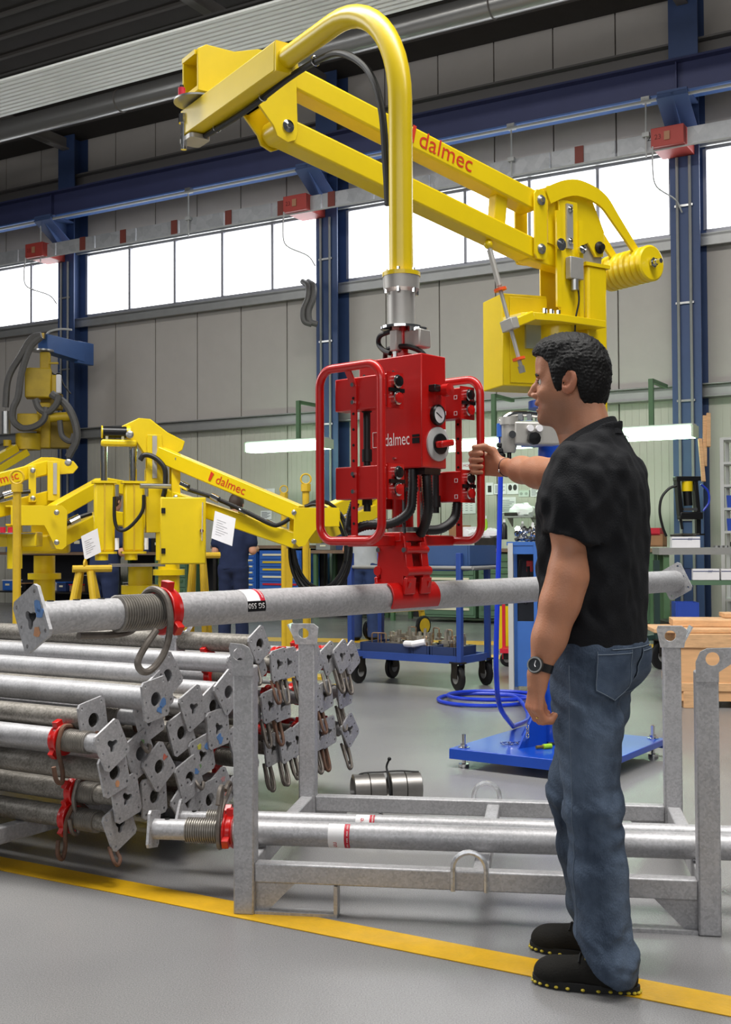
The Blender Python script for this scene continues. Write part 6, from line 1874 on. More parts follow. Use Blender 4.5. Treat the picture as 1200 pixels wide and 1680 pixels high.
# ---- clutter on and under the far benches
CLM = [GUN, DBLUE, CARD, GREYP, TCAB, REDP, mat('olive_box', '#5A5A40', .7), WHITE, BLKP]
CLN = ['dark grey', 'dark blue', 'brown cardboard', 'grey', 'bright blue', 'red', 'olive', 'white', 'black']
cl = random.Random(11)
k_ = 0
for (s0, s1, hz, wh) in ((8.3, 10.2, 1.053, 'on the bench behind the twin cylinder machine'), (10.6, 13.1, 1.053, 'on the far left bench'), (9.3, 10.2, .318, 'under the bench behind the twin cylinder machine'), (10.6, 13.1, .318, 'under the far left bench'), (4.9, 5.8, 1.083, 'on the dark bench behind the gripper'), (4.9, 5.8, .318, 'under the dark bench behind the gripper'), (1.5, 2.2, .318, 'under the bench behind the man')):
    s_ = s0 + .12
    used = {}
    while s_ < s1 - .1:
        w = cl.uniform(.16, .34); h = cl.uniform(.10, .30); ci = cl.randrange(len(CLM))
        if used.get(ci): ci = [i for i in range(len(CLM)) if not used.get(i)][0] if len(used) < len(CLM) else ci
        used[ci] = 1
        d_ = cl.uniform(.22, .34); dd = cl.uniform(.55, .72)
        t = thing('storage_box', '%s box %s' % (CLN[ci], wh), 'box', W(s_ + w / 2, dd, hz))
        MB(WFR).box((s_ + w / 2, dd, hz + h / 2), (w, d_, h)).build('body', CLM[ci], t, smooth=0, bevel=.006)
        MB(WFR).box((s_ + w / 2, dd, hz + h + .008), (w + .02, d_ + .02, .016)).build('lid', CLM[(ci + 3) % len(CLM)], t, smooth=0)
        MB(WFR).box((s_ + w / 2, dd + d_ / 2 + .003, hz + h * .6), (w * .4, .006, h * .2)).build('label_plate', CREAM, t, smooth=0)
        s_ += w + cl.uniform(.05, .14)
from mathutils.bvhtree import BVHTree
# ================================================================ people: signed distance shapes meshed with surface nets
class Grid:
    def __init__(s, lo, hi, h):
        s.lo, s.h = np.array(lo, np.float32), h
        s.n = [int(math.ceil((b - a) / h)) + 1 for a, b in zip(lo, hi)]
        s.F = np.full(s.n, 0.5, np.float32)
        s.ax = [s.lo[i] + h * np.arange(s.n[i], dtype=np.float32) for i in range(3)]
    def sl(s, lo, hi):
        r = []
        for i in range(3):
            a = max(0, int((lo[i] - s.lo[i]) / s.h)); b = min(s.n[i], int((hi[i] - s.lo[i]) / s.h) + 2)
            if b <= a: return None
            r.append(slice(a, b))
        return tuple(r)
    def pts(s, sl):
        return np.meshgrid(s.ax[0][sl[0]], s.ax[1][sl[1]], s.ax[2][sl[2]], indexing='ij', sparse=True)
    def put(s, lo, hi, fn, k=.01, op='add'):
        m = k + 3 * s.h
        sl = s.sl([a - m for a in lo], [b + m for b in hi])
        if sl is None: return
        d = fn(*s.pts(sl)).astype(np.float32)
        A = s.F[sl]
        if op == 'add':
            hh = np.maximum(k - np.abs(A - d), 0) / k if k else 0
            s.F[sl] = np.minimum(A, d) - (hh * hh * k * .25 if k else 0)
        elif op == 'sub':
            d = -d
            hh = np.maximum(k - np.abs(A - d), 0) / k if k else 0
            s.F[sl] = np.maximum(A, d) + (hh * hh * k * .25 if k else 0)
    def cone(s, a, b, r1, r2, k=.01, op='add'):
        a, b = np.array(a, float), np.array(b, float)
        ab = b - a; L2 = float(ab @ ab) or 1e-9
        def fn(X, Y, Z):
            t = np.clip(((X - a[0]) * ab[0] + (Y - a[1]) * ab[1] + (Z - a[2]) * ab[2]) / L2, 0, 1)
            return np.sqrt((X - a[0] - ab[0] * t) ** 2 + (Y - a[1] - ab[1] * t) ** 2 + (Z - a[2] - ab[2] * t) ** 2) - (r1 + (r2 - r1) * t)
        R = max(r1, r2)
        s.put(np.minimum(a, b) - R, np.maximum(a, b) + R, fn, k, op)
    def chain(s, pts, rs, k=.01, op='add'):
        for i in range(len(pts) - 1):
            s.cone(pts[i], pts[i + 1], rs[i], rs[i + 1], k, op)
    def ell(s, c, r, ex, ey, ez, k=.01, op='add'):
        c = np.array(c, float); M = [np.array(e, float) for e in (ex, ey, ez)]
        R = max(r); mn = min(r)
        def fn(X, Y, Z):
            q = [((X - c[0]) * m[0] + (Y - c[1]) * m[1] + (Z - c[2]) * m[2]) for m in M]
            k0 = np.sqrt(sum((q[i] / r[i]) ** 2 for i in range(3)))
            k1 = np.sqrt(sum((q[i] / r[i] ** 2) ** 2 for i in range(3))) + 1e-9
            return k0 * (k0 - 1) / k1
        s.put(c - R, c + R, fn, k, op)
    def half(s, p, n):
        """keep the side away from n"""
        X, Y, Z = np.meshgrid(*s.ax, indexing='ij', sparse=True)
        s.F = np.maximum(s.F, ((X - p[0]) * n[0] + (Y - p[1]) * n[1] + (Z - p[2]) * n[2]).astype(np.float32))
    def wrinkle(s, amp, scale, seed, mask=None, n=7, an=(1, 1, 1)):
        rg = np.random.RandomState(seed)
        X, Y, Z = np.meshgrid(*s.ax, indexing='ij', sparse=True)
        near = np.abs(s.F) < .03
        idx = np.nonzero(near)
        x, y, z = s.ax[0][idx[0]], s.ax[1][idx[1]], s.ax[2][idx[2]]
        d = np.zeros(len(x), np.float32)
        for i in range(n):
            v = rg.randn(3) * scale * np.array(an)
            d += np.sin(x * v[0] + y * v[1] + z * v[2] + rg.rand() * 6.28 + 1.5 * np.sin(x * v[1] * .4 + z * v[0] * .5 + i)) / n
        w = amp if mask is None else amp * mask(x, y, z)
        s.F[idx] += d * w
    def mesh(s):
        F = s.F; nx, ny, nz = s.n
        S = F < 0
        c = S[:-1, :-1, :-1].astype(np.uint8)
        tot = np.zeros((nx - 1, ny - 1, nz - 1), np.uint8)
        for dx in (0, 1):
            for dy in (0, 1):
                for dz in (0, 1):
                    tot += S[dx:nx - 1 + dx, dy:ny - 1 + dy, dz:nz - 1 + dz]
        act = (tot > 0) & (tot < 8)
        I, J, K = np.nonzero(act)
        vid = np.full(act.shape, -1, np.int32)
        vid[I, J, K] = np.arange(len(I))
        acc = np.zeros((len(I), 3)); cnt = np.zeros(len(I))
        cor = [(0, 0, 0), (1, 0, 0), (0, 1, 0), (1, 1, 0), (0, 0, 1), (1, 0, 1), (0, 1, 1), (1, 1, 1)]
        for a in range(8):
            for b in range(a + 1, 8):
                if sum(abs(cor[a][i] - cor[b][i]) for i in range(3)) != 1: continue
                fa = F[I + cor[a][0], J + cor[a][1], K + cor[a][2]]; fb = F[I + cor[b][0], J + cor[b][1], K + cor[b][2]]
                m = (fa < 0) != (fb < 0)
                t = np.where(m, fa / np.where(m, fa - fb, 1), 0)
                for i in range(3):
                    acc[:, i] += np.where(m, cor[a][i] + (cor[b][i] - cor[a][i]) * t, 0)
                cnt += m
        v = acc / cnt[:, None] + np.stack([I, J, K], 1)
        v = v * s.h + s.lo
        quads = []
        for axis in range(3):
            sh = [slice(None)] * 3; sh2 = [slice(None)] * 3
            sh[axis] = slice(0, -1); sh2[axis] = slice(1, None)
            d = S[tuple(sh)] != S[tuple(sh2)]
            up = S[tuple(sh)]
            e = np.nonzero(d)
            o1, o2 = [(1, 2), (2, 0), (0, 1)][axis]
            ok = (e[o1] > 0) & (e[o2] > 0) & (e[o1] < s.n[o1] - 1) & (e[o2] < s.n[o2] - 1)
            e = [q[ok] for q in e]
            def cid(p, q_):
                ee = [w.copy() for w in e]
                ee[o1] -= p; ee[o2] -= q_
                return vid[ee[0], ee[1], ee[2]]
            q = np.stack([cid(1, 1), cid(0, 1), cid(0, 0), cid(1, 0)], 1)
            fl = ~up[e[0], e[1], e[2]]
            q[fl] = q[fl][:, ::-1]
            quads.append(q)
        q = np.concatenate(quads)
        q = q[(q >= 0).all(1)]
        return v, q

def sdf_obj(g, name, m, parent, relax=1, tint=None):
    v, q = g.mesh()
    for _ in range(relax):                       # light smoothing
        a = np.zeros_like(v); c = np.zeros(len(v))
        for i in range(4):
            np.add.at(a, q[:, i], v[q[:, (i + 1) % 4]] + v[q[:, i - 1]]); np.add.at(c, q[:, i], 2)
        v = v * .5 + .5 * a / np.maximum(c, 1)[:, None]
    base = wloc(parent)
    me = bpy.data.meshes.new(name)
    me.vertices.add(len(v)); me.vertices.foreach_set('co', (v - np.array(base)).astype(np.float32).ravel())
    me.loops.add(len(q) * 4); me.loops.foreach_set('vertex_index', q.astype(np.int32).ravel())
    me.polygons.add(len(q)); me.polygons.foreach_set('loop_start', np.arange(0, len(q) * 4, 4, dtype=np.int32))
    me.polygons.foreach_set('loop_total', np.full(len(q), 4, np.int32)); me.polygons.foreach_set('use_smooth', np.ones(len(q), bool))
    me.update(calc_edges=True)
    if tint is not None:
        at = me.color_attributes.new('tint', 'FLOAT_COLOR', 'POINT')
        col = np.ones((len(v), 4), np.float32); col[:, :3] = tint(v)
        at.data.foreach_set('color', col.ravel())
    me.materials.append(m)
    o = bpy.data.objects.new(name, me)
    COL.objects.link(o)
    o.parent = parent
    return o

def skin_mat(name, col, use_tint=False):
    m = mat(name, col, 0.5, 0, 0.06, 25, 0.12, 220)
    nt = m.node_tree; b = nt.nodes['Principled BSDF']
    b.inputs['Subsurface Weight'].default_value = 0.12
    b.inputs['Subsurface Radius'].default_value = (0.01, 0.004, 0.002)
    if use_tint:
        src = b.inputs['Base Color'].links[0].from_socket
        at = nt.nodes.new('ShaderNodeVertexColor'); at.layer_name = 'tint'
        mx = nt.nodes.new('ShaderNodeMix'); mx.data_type = 'RGBA'; mx.blend_type = 'MULTIPLY'; mx.inputs[0].default_value = 1
        nt.links.new(src, mx.inputs[6]); nt.links.new(at.outputs['Color'], mx.inputs[7]); nt.links.new(mx.outputs[2], b.inputs['Base Color'])
    return m
SKIN = skin_mat('skin', '#B27A5C', True)
SKINW = skin_mat('skin_plain', '#C48E70')
HAIR = mat('dark_hair', '#080606', 0.55, 0, 0.35, 60, 0.35, 240, stretch=(1, 1, .5), spec=.25)
POLO = mat('black_polo_cotton', '#0B0C11', 0.85, 0, 0.1, 12, 0.25, 260, spec=.3)
def denim_mat():
    m = mat('blue_denim', '#5E6C80', 0.85, 0, 0.3, 7, 0.4, 300, col2='#1E2939', detail=9, spec=.2, stretch=(1, 1, .45))
    return m
DENIM = denim_mat()
SHOE = mat('black_suede', '#15130F', 0.8, 0, 0.2, 30, 0.2, 200, spec=.3)
SOLE = mat('black_sole', '#121212', 0.7)
YACC = mat('yellow_accent', '#B9A52C', 0.6)

MF = np.array((-.84, .545, 0)); MF /= np.linalg.norm(MF)
ML = np.array((-MF[1], MF[0], 0))                      # his left, towards the camera
UZ = np.array((0, 0, 1.))
MBp = np.array((.640, 3.25, 0))
man = thing('person', 'man in black polo shirt and jeans pulling the red gripper handle', 'person', V((.64, 3.25, 0)))

# ---------- head frame
HF = np.array((-.945, .327, 0)); HF /= np.linalg.norm(HF)
HFt = HF * math.cos(.06) + UZ * -math.sin(.06) * 0
HL = np.array((-HF[1], HF[0], 0))
HO = np.array((.585, 3.285, 1.656))
def hp_(x, y, z): return HO + HF * x + HL * y + UZ * z
SLs = np.array((.560, 3.110, 1.410)); ELs = np.array((.536, 3.075, 1.105)); WRs = np.array((.455, 3.07, .850))
SRs = np.array((.722, 3.405, 1.415)); ERs = np.array((.592, 3.685, 1.412)); WRr = np.array((.476, 3.945, 1.455))
BAR = np.array((.395, 3.956, 1.472))
g = Grid((.33, 2.98, .70), (.90, 4.05, 1.80), .0035)
# trunk core (under the shirt) so that the figure is one surface
g.chain([MBp + UZ * .90, MBp + UZ * 1.05, MBp + UZ * 1.28, MBp + UZ * 1.40], [.08, .095, .10, .06], .04)
g.chain([SLs - UZ * .02, MBp + UZ * 1.39, SRs - UZ * .02], [.04, .055, .04], .04)
# head
E = (HF, HL, UZ)
g.ell(hp_(-.014, 0, .028), (.100, .077, .098), *E, k=.01)
g.ell(hp_(.030, 0, -.030), (.064, .060, .092), *E, k=.03)
g.ell(hp_(.028, 0, -.082), (.060, .054, .042), *E, k=.02)
g.ell(hp_(.074, 0, -.106), (.020, .024, .018), *E, k=.018)
g.ell(hp_(.074, 0, .020), (.018, .050, .014), *E, k=.015)
g.ell(hp_(.060, 0, .055), (.038, .055, .045), *E, k=.02)
for sy in (-1, 1):
    g.ell(hp_(.092, sy * .031, -.004), (.016, .018, .013), *E, k=.010, op='sub')
    g.ell(hp_(.066, sy * .040, -.036), (.022, .018, .018), *E, k=.015)
g.chain([hp_(.084, 0, .012), hp_(.102, 0, -.014), hp_(.114, 0, -.031)], [.0085, .0092, .0092], .008)
for sy in (-1, 1):
    g.ell(hp_(.100, sy * .011, -.038), (.011, .009, .008), *E, k=.006)
g.ell(hp_(.085, 0, -.058), (.016, .026, .010), *E, k=.010)
g.ell(hp_(.094, 0, -.063), (.008, .022, .006), *E, k=.005)
g.ell(hp_(.088, 0, -.081), (.010, .021, .007), *E, k=.006)
g.ell(hp_(.096, 0, -.0715), (.016, .024, .0045), *E, k=.003, op='sub')
for sy in (-1, 1):                                     # ears
    ex_ = HF * .95 + UZ * .25 * 1; ez_ = UZ * .95 - HF * .25
    g.ell(hp_(-.010, sy * .078, -.012), (.021, .0105, .035), ex_, HL, ez_, k=.004)
    g.ell(hp_(-.004, sy * .087, -.006), (.0125, .008, .022), ex_, HL, ez_, k=.003, op='sub')
    g.ell(hp_(.004, sy * .080, -.016), (.005, .006, .007), ex_, HL, ez_, k=.003, op='sub')
# neck
nb = MBp + MF * .005 + UZ * 1.43
g.cone(hp_(-.030, 0, -.055), nb - MF * .012, .060, .068, .03)
g.cone(hp_(.012, 0, -.10), nb + MF * .03, .035, .05, .03)
# arms
def arm_sdf(S_, E_, W_, sc=1.0):
    m1_ = S_ + (E_ - S_) * .5; f1 = E_ + (W_ - E_) * .28; f2 = E_ + (W_ - E_) * .62
    g.chain([S_, m1_, E_], [.044 * sc, .047 * sc, .0435 * sc], .05)
    g.chain([E_, f1, f2, W_], [.0435 * sc, .0425 * sc, .0360 * sc, .0275 * sc], .05)
arm_sdf(SLs, ELs, WRs, 1.02)
arm_sdf(SRs, ERs, WRr, .98)
# left hand, relaxed and curled
hd = np.array((-.11, .015, -.99)); hd /= np.linalg.norm(hd)
pn = np.array((.86, .30, -.05)); pn -= hd * (pn @ hd); pn /= np.linalg.norm(pn)
sa = np.cross(pn, hd); sa = sa if sa[1] < 0 else -sa         # towards the little finger, facing the camera
w_ = WRs
g.chain([w_, w_ + hd * .03], [.027, .027], .012)
for i, s_ in enumerate((-.028, -.0095, .0095, .027)):
    g.cone(w_ + hd * .02 + sa * s_ * .6, w_ + hd * .088 + sa * s_ - pn * .002, .0135, .0118, .012)
    L1, L2, L3 = [(.040, .027, .020), (.044, .030, .022), (.041, .028, .021), (.033, .021, .018)][i]
    k0 = w_ + hd * .090 + sa * s_ - pn * .003
    k1 = k0 + (hd * .80 + pn * .60) * L1
    k2 = k1 + (hd * -.05 + pn * 1.0) * L2 * .9 + sa * -.001
    k3 = k2 + (hd * -.80 + pn * .55) * L3
    g.chain([k0, k1, k2, k3], [.0108, .0098, .0088, .0074], .004)
    if i == 2: RINGP = (k0 + k1) / 2 + (k1 - k0) * .05; RINGA = (k1 - k0)
tb = w_ + hd * .028 - sa * .024 + pn * .008
g.chain([tb, tb + hd * .034 - sa * .010 + pn * .020, tb + hd * .062 - sa * .006 + pn * .032, tb + hd * .082 + sa * .004 + pn * .036], [.016, .0125, .0105, .0085], .006)
# right hand closed on the handle
hd2 = np.array((-.955, .295, 0)); hd2 /= np.linalg.norm(hd2)
pd2 = np.array((-hd2[1], hd2[0], 0))                          # palm side
if pd2[1] > 0: pd2 = -pd2
PCm = BAR - pd2 * .030
g.cone(WRr, PCm - hd2 * .035 - UZ * .004, .0275, .027, .02)
for i, z_ in enumerate((.033, .011, -.011, -.031)):
    kn = BAR - pd2 * .026 + hd2 * .016 + UZ * z_
    g.cone(WRr + hd2 * .02 + UZ * z_ * .5, kn, .016, .0125, .014)
    k1 = BAR + hd2 * .031 - pd2 * .004 + UZ * (z_ - .002)
    k2 = BAR + hd2 * .020 + pd2 * .026 + UZ * (z_ - .004)
    k3 = BAR - hd2 * .008 + pd2 * .028 + UZ * (z_ - .005)
    rr = [.0112, .0112, .0108, .0096][i]
    g.chain([kn, k1, k2, k3], [rr * 1.08, rr, rr * .93, rr * .80], .005)
t0_ = WRr + hd2 * .020 + UZ * .018 + pd2 * .006
g.chain([t0_, BAR - hd2 * .040 + UZ * .038 - pd2 * .010, BAR - hd2 * .016 + UZ * .051 + pd2 * .016, BAR + hd2 * .016 + UZ * .050 + pd2 * .032], [.018, .0145, .0120, .0092], .008)
def man_tint(v):
    p = v - HO
    x, y, z = p @ HF, p @ HL, p @ UZ
    c = np.ones((len(v), 3), np.float32)
    head = (z > -.16) & (np.abs(y) < .11) & (x > -.14) & (x < .15) & (v[:, 2] > 1.5)
    st = head * np.clip((-.035 - z) / .03, 0, 1) * np.clip((x + .02) / .03, 0, 1) * (z < -.03)
    c *= (1 - st[:, None] * np.array((.30, .27, .24)))
    lip = head * np.exp(-((x - .092) / .014) ** 2 - ((z + .072) / .012) ** 2)
    c *= (1 - lip[:, None] * np.array((.05, .30, .25)))
    ear = head * np.clip((np.abs(y) - .070) / .01, 0, 1) * (np.abs(x + .01) < .04)
    c *= (1 - ear[:, None] * np.array((.02, .16, .15)))
    hand = np.exp(-(np.linalg.norm(v - (WRs + hd * .10), axis=1) / .05) ** 2) + np.exp(-(np.linalg.norm(v - BAR, axis=1) / .045) ** 2)
    c *= (1 - hand[:, None] * np.array((.0, .10, .10)))
    return c
body = sdf_obj(g, 'body', SKIN, man, 1, man_tint)
del g
# hair
g = Grid(hp_(0, 0, 0) - .17, hp_(0, 0, 0) + .18, .0028)
g.ell(hp_(-.012, 0, .030), (.104, .0835, .107), *E, k=.01)
g.ell(hp_(.034, 0, .086), (.072, .062, .046), *E, k=.03)
g.ell(hp_(-.044, 0, -.03), (.062, .072, .080), *E, k=.03)
g.ell(hp_(.020, .0, .0), (.040, .0775, .06), *E, k=.015)
g.wrinkle(.003, 60, 5, n=6)
g.wrinkle(.0035, 330, 8, n=6)
X, Y, Z = np.meshgrid(*g.ax, indexing='ij', sparse=True)
hx = (X - HO[0]) * HF[0] + (Y - HO[1]) * HF[1] + 0 * Z
hz = Z - HO[2] + 0 * X + 0 * Y
zl = np.interp(hx, [-.14, -.09, -.055, -.036, -.028, -.006, .006, .022, .030, .042, .052, .075, .098, .13], [-.088, -.092, -.085, -.055, -.01, .022, -.018, -.046, -.040, .002, .046, .068, .076, .085])
g.F = np.maximum(g.F, ((zl - hz) * .8).astype(np.float32))
sdf_obj(g, 'hair', HAIR, man, 1)
# eyes, brows, teeth
for sy in (-1, 1):
    MB().ball(hp_(.0745, sy * .031, -.003), .0115, 14, 10).build('eye', mat('eye_white', '#DAD2CA', 0.25), man)
    MB().ball(hp_(.0808, sy * .0315, -.0025), .0072, 12, 8).build('iris', BLKP, man)
    MB().tube([hp_(.083, sy * .050, .013), hp_(.0905, sy * .036, .0185), hp_(.0925, sy * .020, .016)], .0035, 8, radii=[.0022, .0038, .003]).build('eyebrow', HAIR, man)
    MB().tube([hp_(.084, sy * .044, .003), hp_(.0905, sy * .034, .0065), hp_(.089, sy * .022, .0045)], .0024, 6).build('eyelid', SKINW, man)
MB().ball(hp_(.0855, 0, -.0715), (.008, .008, .0045), 14, 8).build('teeth', mat('tooth_white', '#E8E0D4', 0.3), man)

# ---------- polo shirt
TZ = [.84, .92, 1.00, 1.10, 1.20, 1.28, 1.34, 1.39, 1.43, 1.465, 1.51]
TDp = [.128, .132, .136, .140, .142, .140, .134, .122, .104, .084, .070]
TWd = [.180, .180, .180, .184, .190, .196, .198, .192, .166, .112, .076]
TC = [.000, .000, .002, .004, .004, .000, -.006, -.012, -.016, -.014, -.010]
def torso_sdf(X, Y, Z):
    a = (X - MBp[0]) * MF[0] + (Y - MBp[1]) * MF[1]; b = (X - MBp[0]) * ML[0] + (Y - MBp[1]) * ML[1]
    Dz, Wz, Cz = np.interp(Z, TZ, TDp), np.interp(Z, TZ, TWd), np.interp(Z, TZ, TC)
    return ((np.abs((a - Cz) / Dz) ** 2.3 + np.abs(b / Wz) ** 2.3) ** (1 / 2.3) - 1) * np.minimum(Dz, Wz) * .95
g = Grid((.36, 2.92, .84), (1.0, 3.66, 1.56), .005)
g.put((.36, 2.92, .84), (1.0, 3.66, 1.53), torso_sdf, 0)
sd_ = (ELs - SLs) / np.linalg.norm(ELs - SLs)
g.chain([SLs + UZ * .0, SLs + sd_ * .10, SLs + sd_ * .30], [.058, .066, .073], .05)
n1 = sd_ + MF * .18; n1 /= np.linalg.norm(n1)
sr_ = (ERs - SRs) / np.linalg.norm(ERs - SRs)
g.chain([SRs, SRs + sr_ * .10, SRs + sr_ * .28], [.058, .064, .068], .05)
def near_arm(c, r):
    X, Y, Z = np.meshgrid(*g.ax, indexing='ij', sparse=True)
    return (X - c[0]) ** 2 + (Y - c[1]) ** 2 + (Z - c[2]) ** 2 < r * r
# open sleeve ends
for S_, dv_, nn_, L_ in ((SLs, sd_, n1, .205), (SRs, sr_, sr_, .20)):
    pe = S_ + dv_ * L_
    X, Y, Z = np.meshgrid(*g.ax, indexing='ij', sparse=True)
    pl_ = (X - pe[0]) * nn_[0] + (Y - pe[1]) * nn_[1] + (Z - pe[2]) * nn_[2]
    rad_ = np.sqrt(np.maximum((X - pe[0]) ** 2 + (Y - pe[1]) ** 2 + (Z - pe[2]) ** 2 - ((X - pe[0]) * dv_[0] + (Y - pe[1]) * dv_[1] + (Z - pe[2]) * dv_[2]) ** 2, 0))
    tors = torso_sdf(X, Y, Z)
    cut = np.where(rad_ < .115, np.minimum(np.maximum(pl_, -1), np.where(pl_ > 0, np.maximum(tors, pl_ * 0 - 1), pl_)), -1)
    g.F = np.maximum(g.F, np.where((rad_ < .115) & (pl_ > -.02), np.minimum(pl_, np.maximum(tors, -.5)), g.F).astype(np.float32))
    # hollow the opening
    q0_, q1_ = pe - dv_ * .02, pe + dv_ * .03
def shirt_mask(x, y, z):
    a = (x - SLs[0]) ** 2 + (y - SLs[1]) ** 2
    return (.6 + .7 * np.exp(-a / .02)) * np.clip((z - .90) / .12, .25, 1)
g.wrinkle(.009, 30, 11, shirt_mask, 5, (1.3, 1.3, .45))
g.wrinkle(.006, 60, 14, shirt_mask, 5, (1.2, 1.2, .6))
hz0 = .905
g.half((MBp[0], MBp[1], hz0), (0.05, 0, -1))
g.half(MBp + UZ * 1.492, (UZ + MF * .55) / np.linalg.norm(UZ + MF * .55))
shirt = sdf_obj(g, 'polo_shirt', POLO, man, 2)
# collar: a turned-down band, low in front
vs, fs_ = [], []
N = 40
cc0 = MBp + MF * .0
for i in range(N):
    t = 2 * math.pi * i / N
    ct, st = math.cos(t), math.sin(t)
    u = MF * ct + ML * st
    zt = 1.545 - .085 * (1 + ct) / 2 - (.03 if abs(t) < .35 or abs(t - 2 * math.pi) < .35 else 0)
    rt = .068 + .012 * (1 + ct) / 2
    for r_, z_ in ((rt, zt), (rt + .006, zt + .003), (rt + .026, zt - .045), (rt + .018, zt - .052), (rt + .002, zt - .040)):
        p = cc0 + u * r_ + UZ * z_ + MF * .010
        vs.append(tuple(p))
for i in range(N):
    for k in range(5):
        j, k2 = (i + 1) % N, (k + 1) % 5
        fs_.append((i * 5 + k, j * 5 + k, j * 5 + k2, i * 5 + k2))
MB().add(vs, fs_).build('collar', POLO, man, smooth=50)
# small silver mark under the collar at the back
sb = BVHTree.FromPolygons([V(v.co) + wloc(man) for v in shirt.data.vertices], [tuple(p.vertices) for p in shirt.data.polygons])
_h = sb.ray_cast(V((0, 0, CAMZ)), ray(1026, 716).normalized())
if _h[0]:
    MB().bar(_h[0] + _h[1] * .001 + V((-.008, 0, .006)), _h[0] + _h[1] * .001 + V((.010, 0, -.004)), .004, .002, _h[1]).build('silver_mark', LGREY, shirt, smooth=0)
# ---------- jeans
hipc = np.array((.645, 3.255, 0))
LHp, RHp = hipc + ML * .088 + UZ * .90, hipc - ML * .088 + UZ * .90
LK, RK = np.array((.610, 3.150, .470)), np.array((.603, 3.375, .475))
LA, RA = np.array((.640, 3.130, .07)), np.array((.672, 3.372, .07))
g = Grid((.42, 2.94, -.02), (.92, 3.56, 1.0), .005)
g.ell(hipc + UZ * .905 - MF * .004, (.130, .172, .11), MF, ML, UZ, k=.02)
g.ell(hipc + UZ * .865 - MF * .036 + ML * .075, (.082, .090, .098), MF, ML, UZ, k=.04)
g.ell(hipc + UZ * .865 - MF * .036 - ML * .075, (.082, .090, .098), MF, ML, UZ, k=.04)
for Hh, Kk, Aa in ((LHp, LK, LA), (RHp, RK, RA)):
    m_ = Hh + (Kk - Hh) * .45
    c_ = Kk + (Aa - Kk) * .40
    g.chain([Hh, m_, Kk, c_, Aa, Aa - UZ * .12], [.099, .091, .075, .074, .078, .079], .03)
g.cone(hipc + UZ * .80, hipc + UZ * .70, .05, .02, .05)
def jm(x, y, z):
    kn = np.exp(-((z - .46) / .10) ** 2) + 1.3 * np.exp(-((z - .10) / .09) ** 2) + .9 * np.exp(-((z - .78) / .09) ** 2)
    return .35 + kn
g.wrinkle(.0034, 34, 21, jm, 5)
g.wrinkle(.0055, 60, 23, jm, 4, (.45, .45, 1.5))
g.wrinkle(.0045, 110, 25, jm, 4, (.6, .6, 1.3))
g.half((0, 0, .930), (0, 0, 1))
g.half((0, 0, .020), (0, 0, -1))
# slanted hems: higher in front over the shoe
X, Y, Z = np.meshgrid(*g.ax, indexing='ij', sparse=True)
for Aa in (LA, RA):
    a = (X - Aa[0]) * MF[0] + (Y - Aa[1]) * MF[1]; b = (X - Aa[0]) * ML[0] + (Y - Aa[1]) * ML[1]
    hem = .022 + np.clip(a + .05, 0, .16) * .85
    g.F = np.maximum(g.F, np.where((np.abs(b) < .10) & (np.abs(a) < .16) & (Z < .2), hem - Z, -1).astype(np.float32))
jeans = sdf_obj(g, 'jeans', DENIM, man, 2)
jeans_v, jeans_q = None, None
# pockets and seams laid on the cloth by ray casting
dg = bpy.context.evaluated_depsgraph_get()
jb = BVHTree.FromPolygons([V(v.co) + wloc(man) for v in jeans.data.vertices], [tuple(p.vertices) for p in jeans.data.polygons])
def drape(uv, origin, dirv, ux_, uz_, lift):
    p = V(origin) + V(ux_) * uv[0] + V(uz_) * uv[1]
    h = jb.ray_cast(p - V(dirv) * .5, V(dirv))
    return (h[0] - V(dirv) * lift) if h[0] else None
STITCH = mat('pale_stitch', '#6A7684', 0.8)
DENIM2 = mat('pocket_denim', '#58667A', 0.85, 0, 0.3, 7, 0.3, 420, col2='#313D50', spec=.2)
for sgn in (1, -1):
    nv = (-MF * .75 + ML * .62) if sgn > 0 else (-MF * .95 - ML * .15); nv /= np.linalg.norm(nv)
    uxp = np.cross(UZ, nv)
    ctr = hipc + UZ * .848 - MF * (.08 if sgn > 0 else .10) + ML * (.105 if sgn > 0 else -.048)
    shape = [(-.068, .060), (.068, .060), (.072, -.045), (.0, -.075), (-.072, -.045)]
    n = 8
    gridp = {}
    b = MB(); ids = {}
    for i in range(n + 1):
        for j in range(n + 1):
            u, w = -1 + 2 * i / n, j / n
            zz = .060 - w * (.105 + .030 * (1 - abs(u)))
            p = drape((u * (.058 + .004 * w), zz), ctr, -nv, uxp, UZ, .0035)
            if p: ids[(i, j)] = len(b.v); b.v.append(p)
    for i in range(n):
        for j in range(n):
            q = [ids.get(k) for k in ((i, j), (i + 1, j), (i + 1, j + 1), (i, j + 1))]
            if None not in q: b.f.append(tuple(q))
    if b.f:
        b.build('back_pocket', DENIM2, man, smooth=60)
    line = []
    for u, w in [(-1, k / 8) for k in range(9)] + [(-1 + 2 * k / 10, 1) for k in range(11)] + [(1, 1 - k / 8) for k in range(9)]:
        p = drape((u * (.056 + .004 * w), .060 - w * (.102 + .030 * (1 - abs(u)))), ctr, -nv, uxp, UZ, .0048)
        if p: line.append(p)
    if len(line) > 4:
        MB().tube(line, .0011, 5).build('stitching', STITCH, man)
    line = [p for p in (drape((u * .057, .052), ctr, -nv, uxp, UZ, .0045) for u in [-1 + k / 5 for k in range(11)]) if p]
    if len(line) > 4:
        MB().tube(line, .0013, 5).build('stitching', STITCH, man)
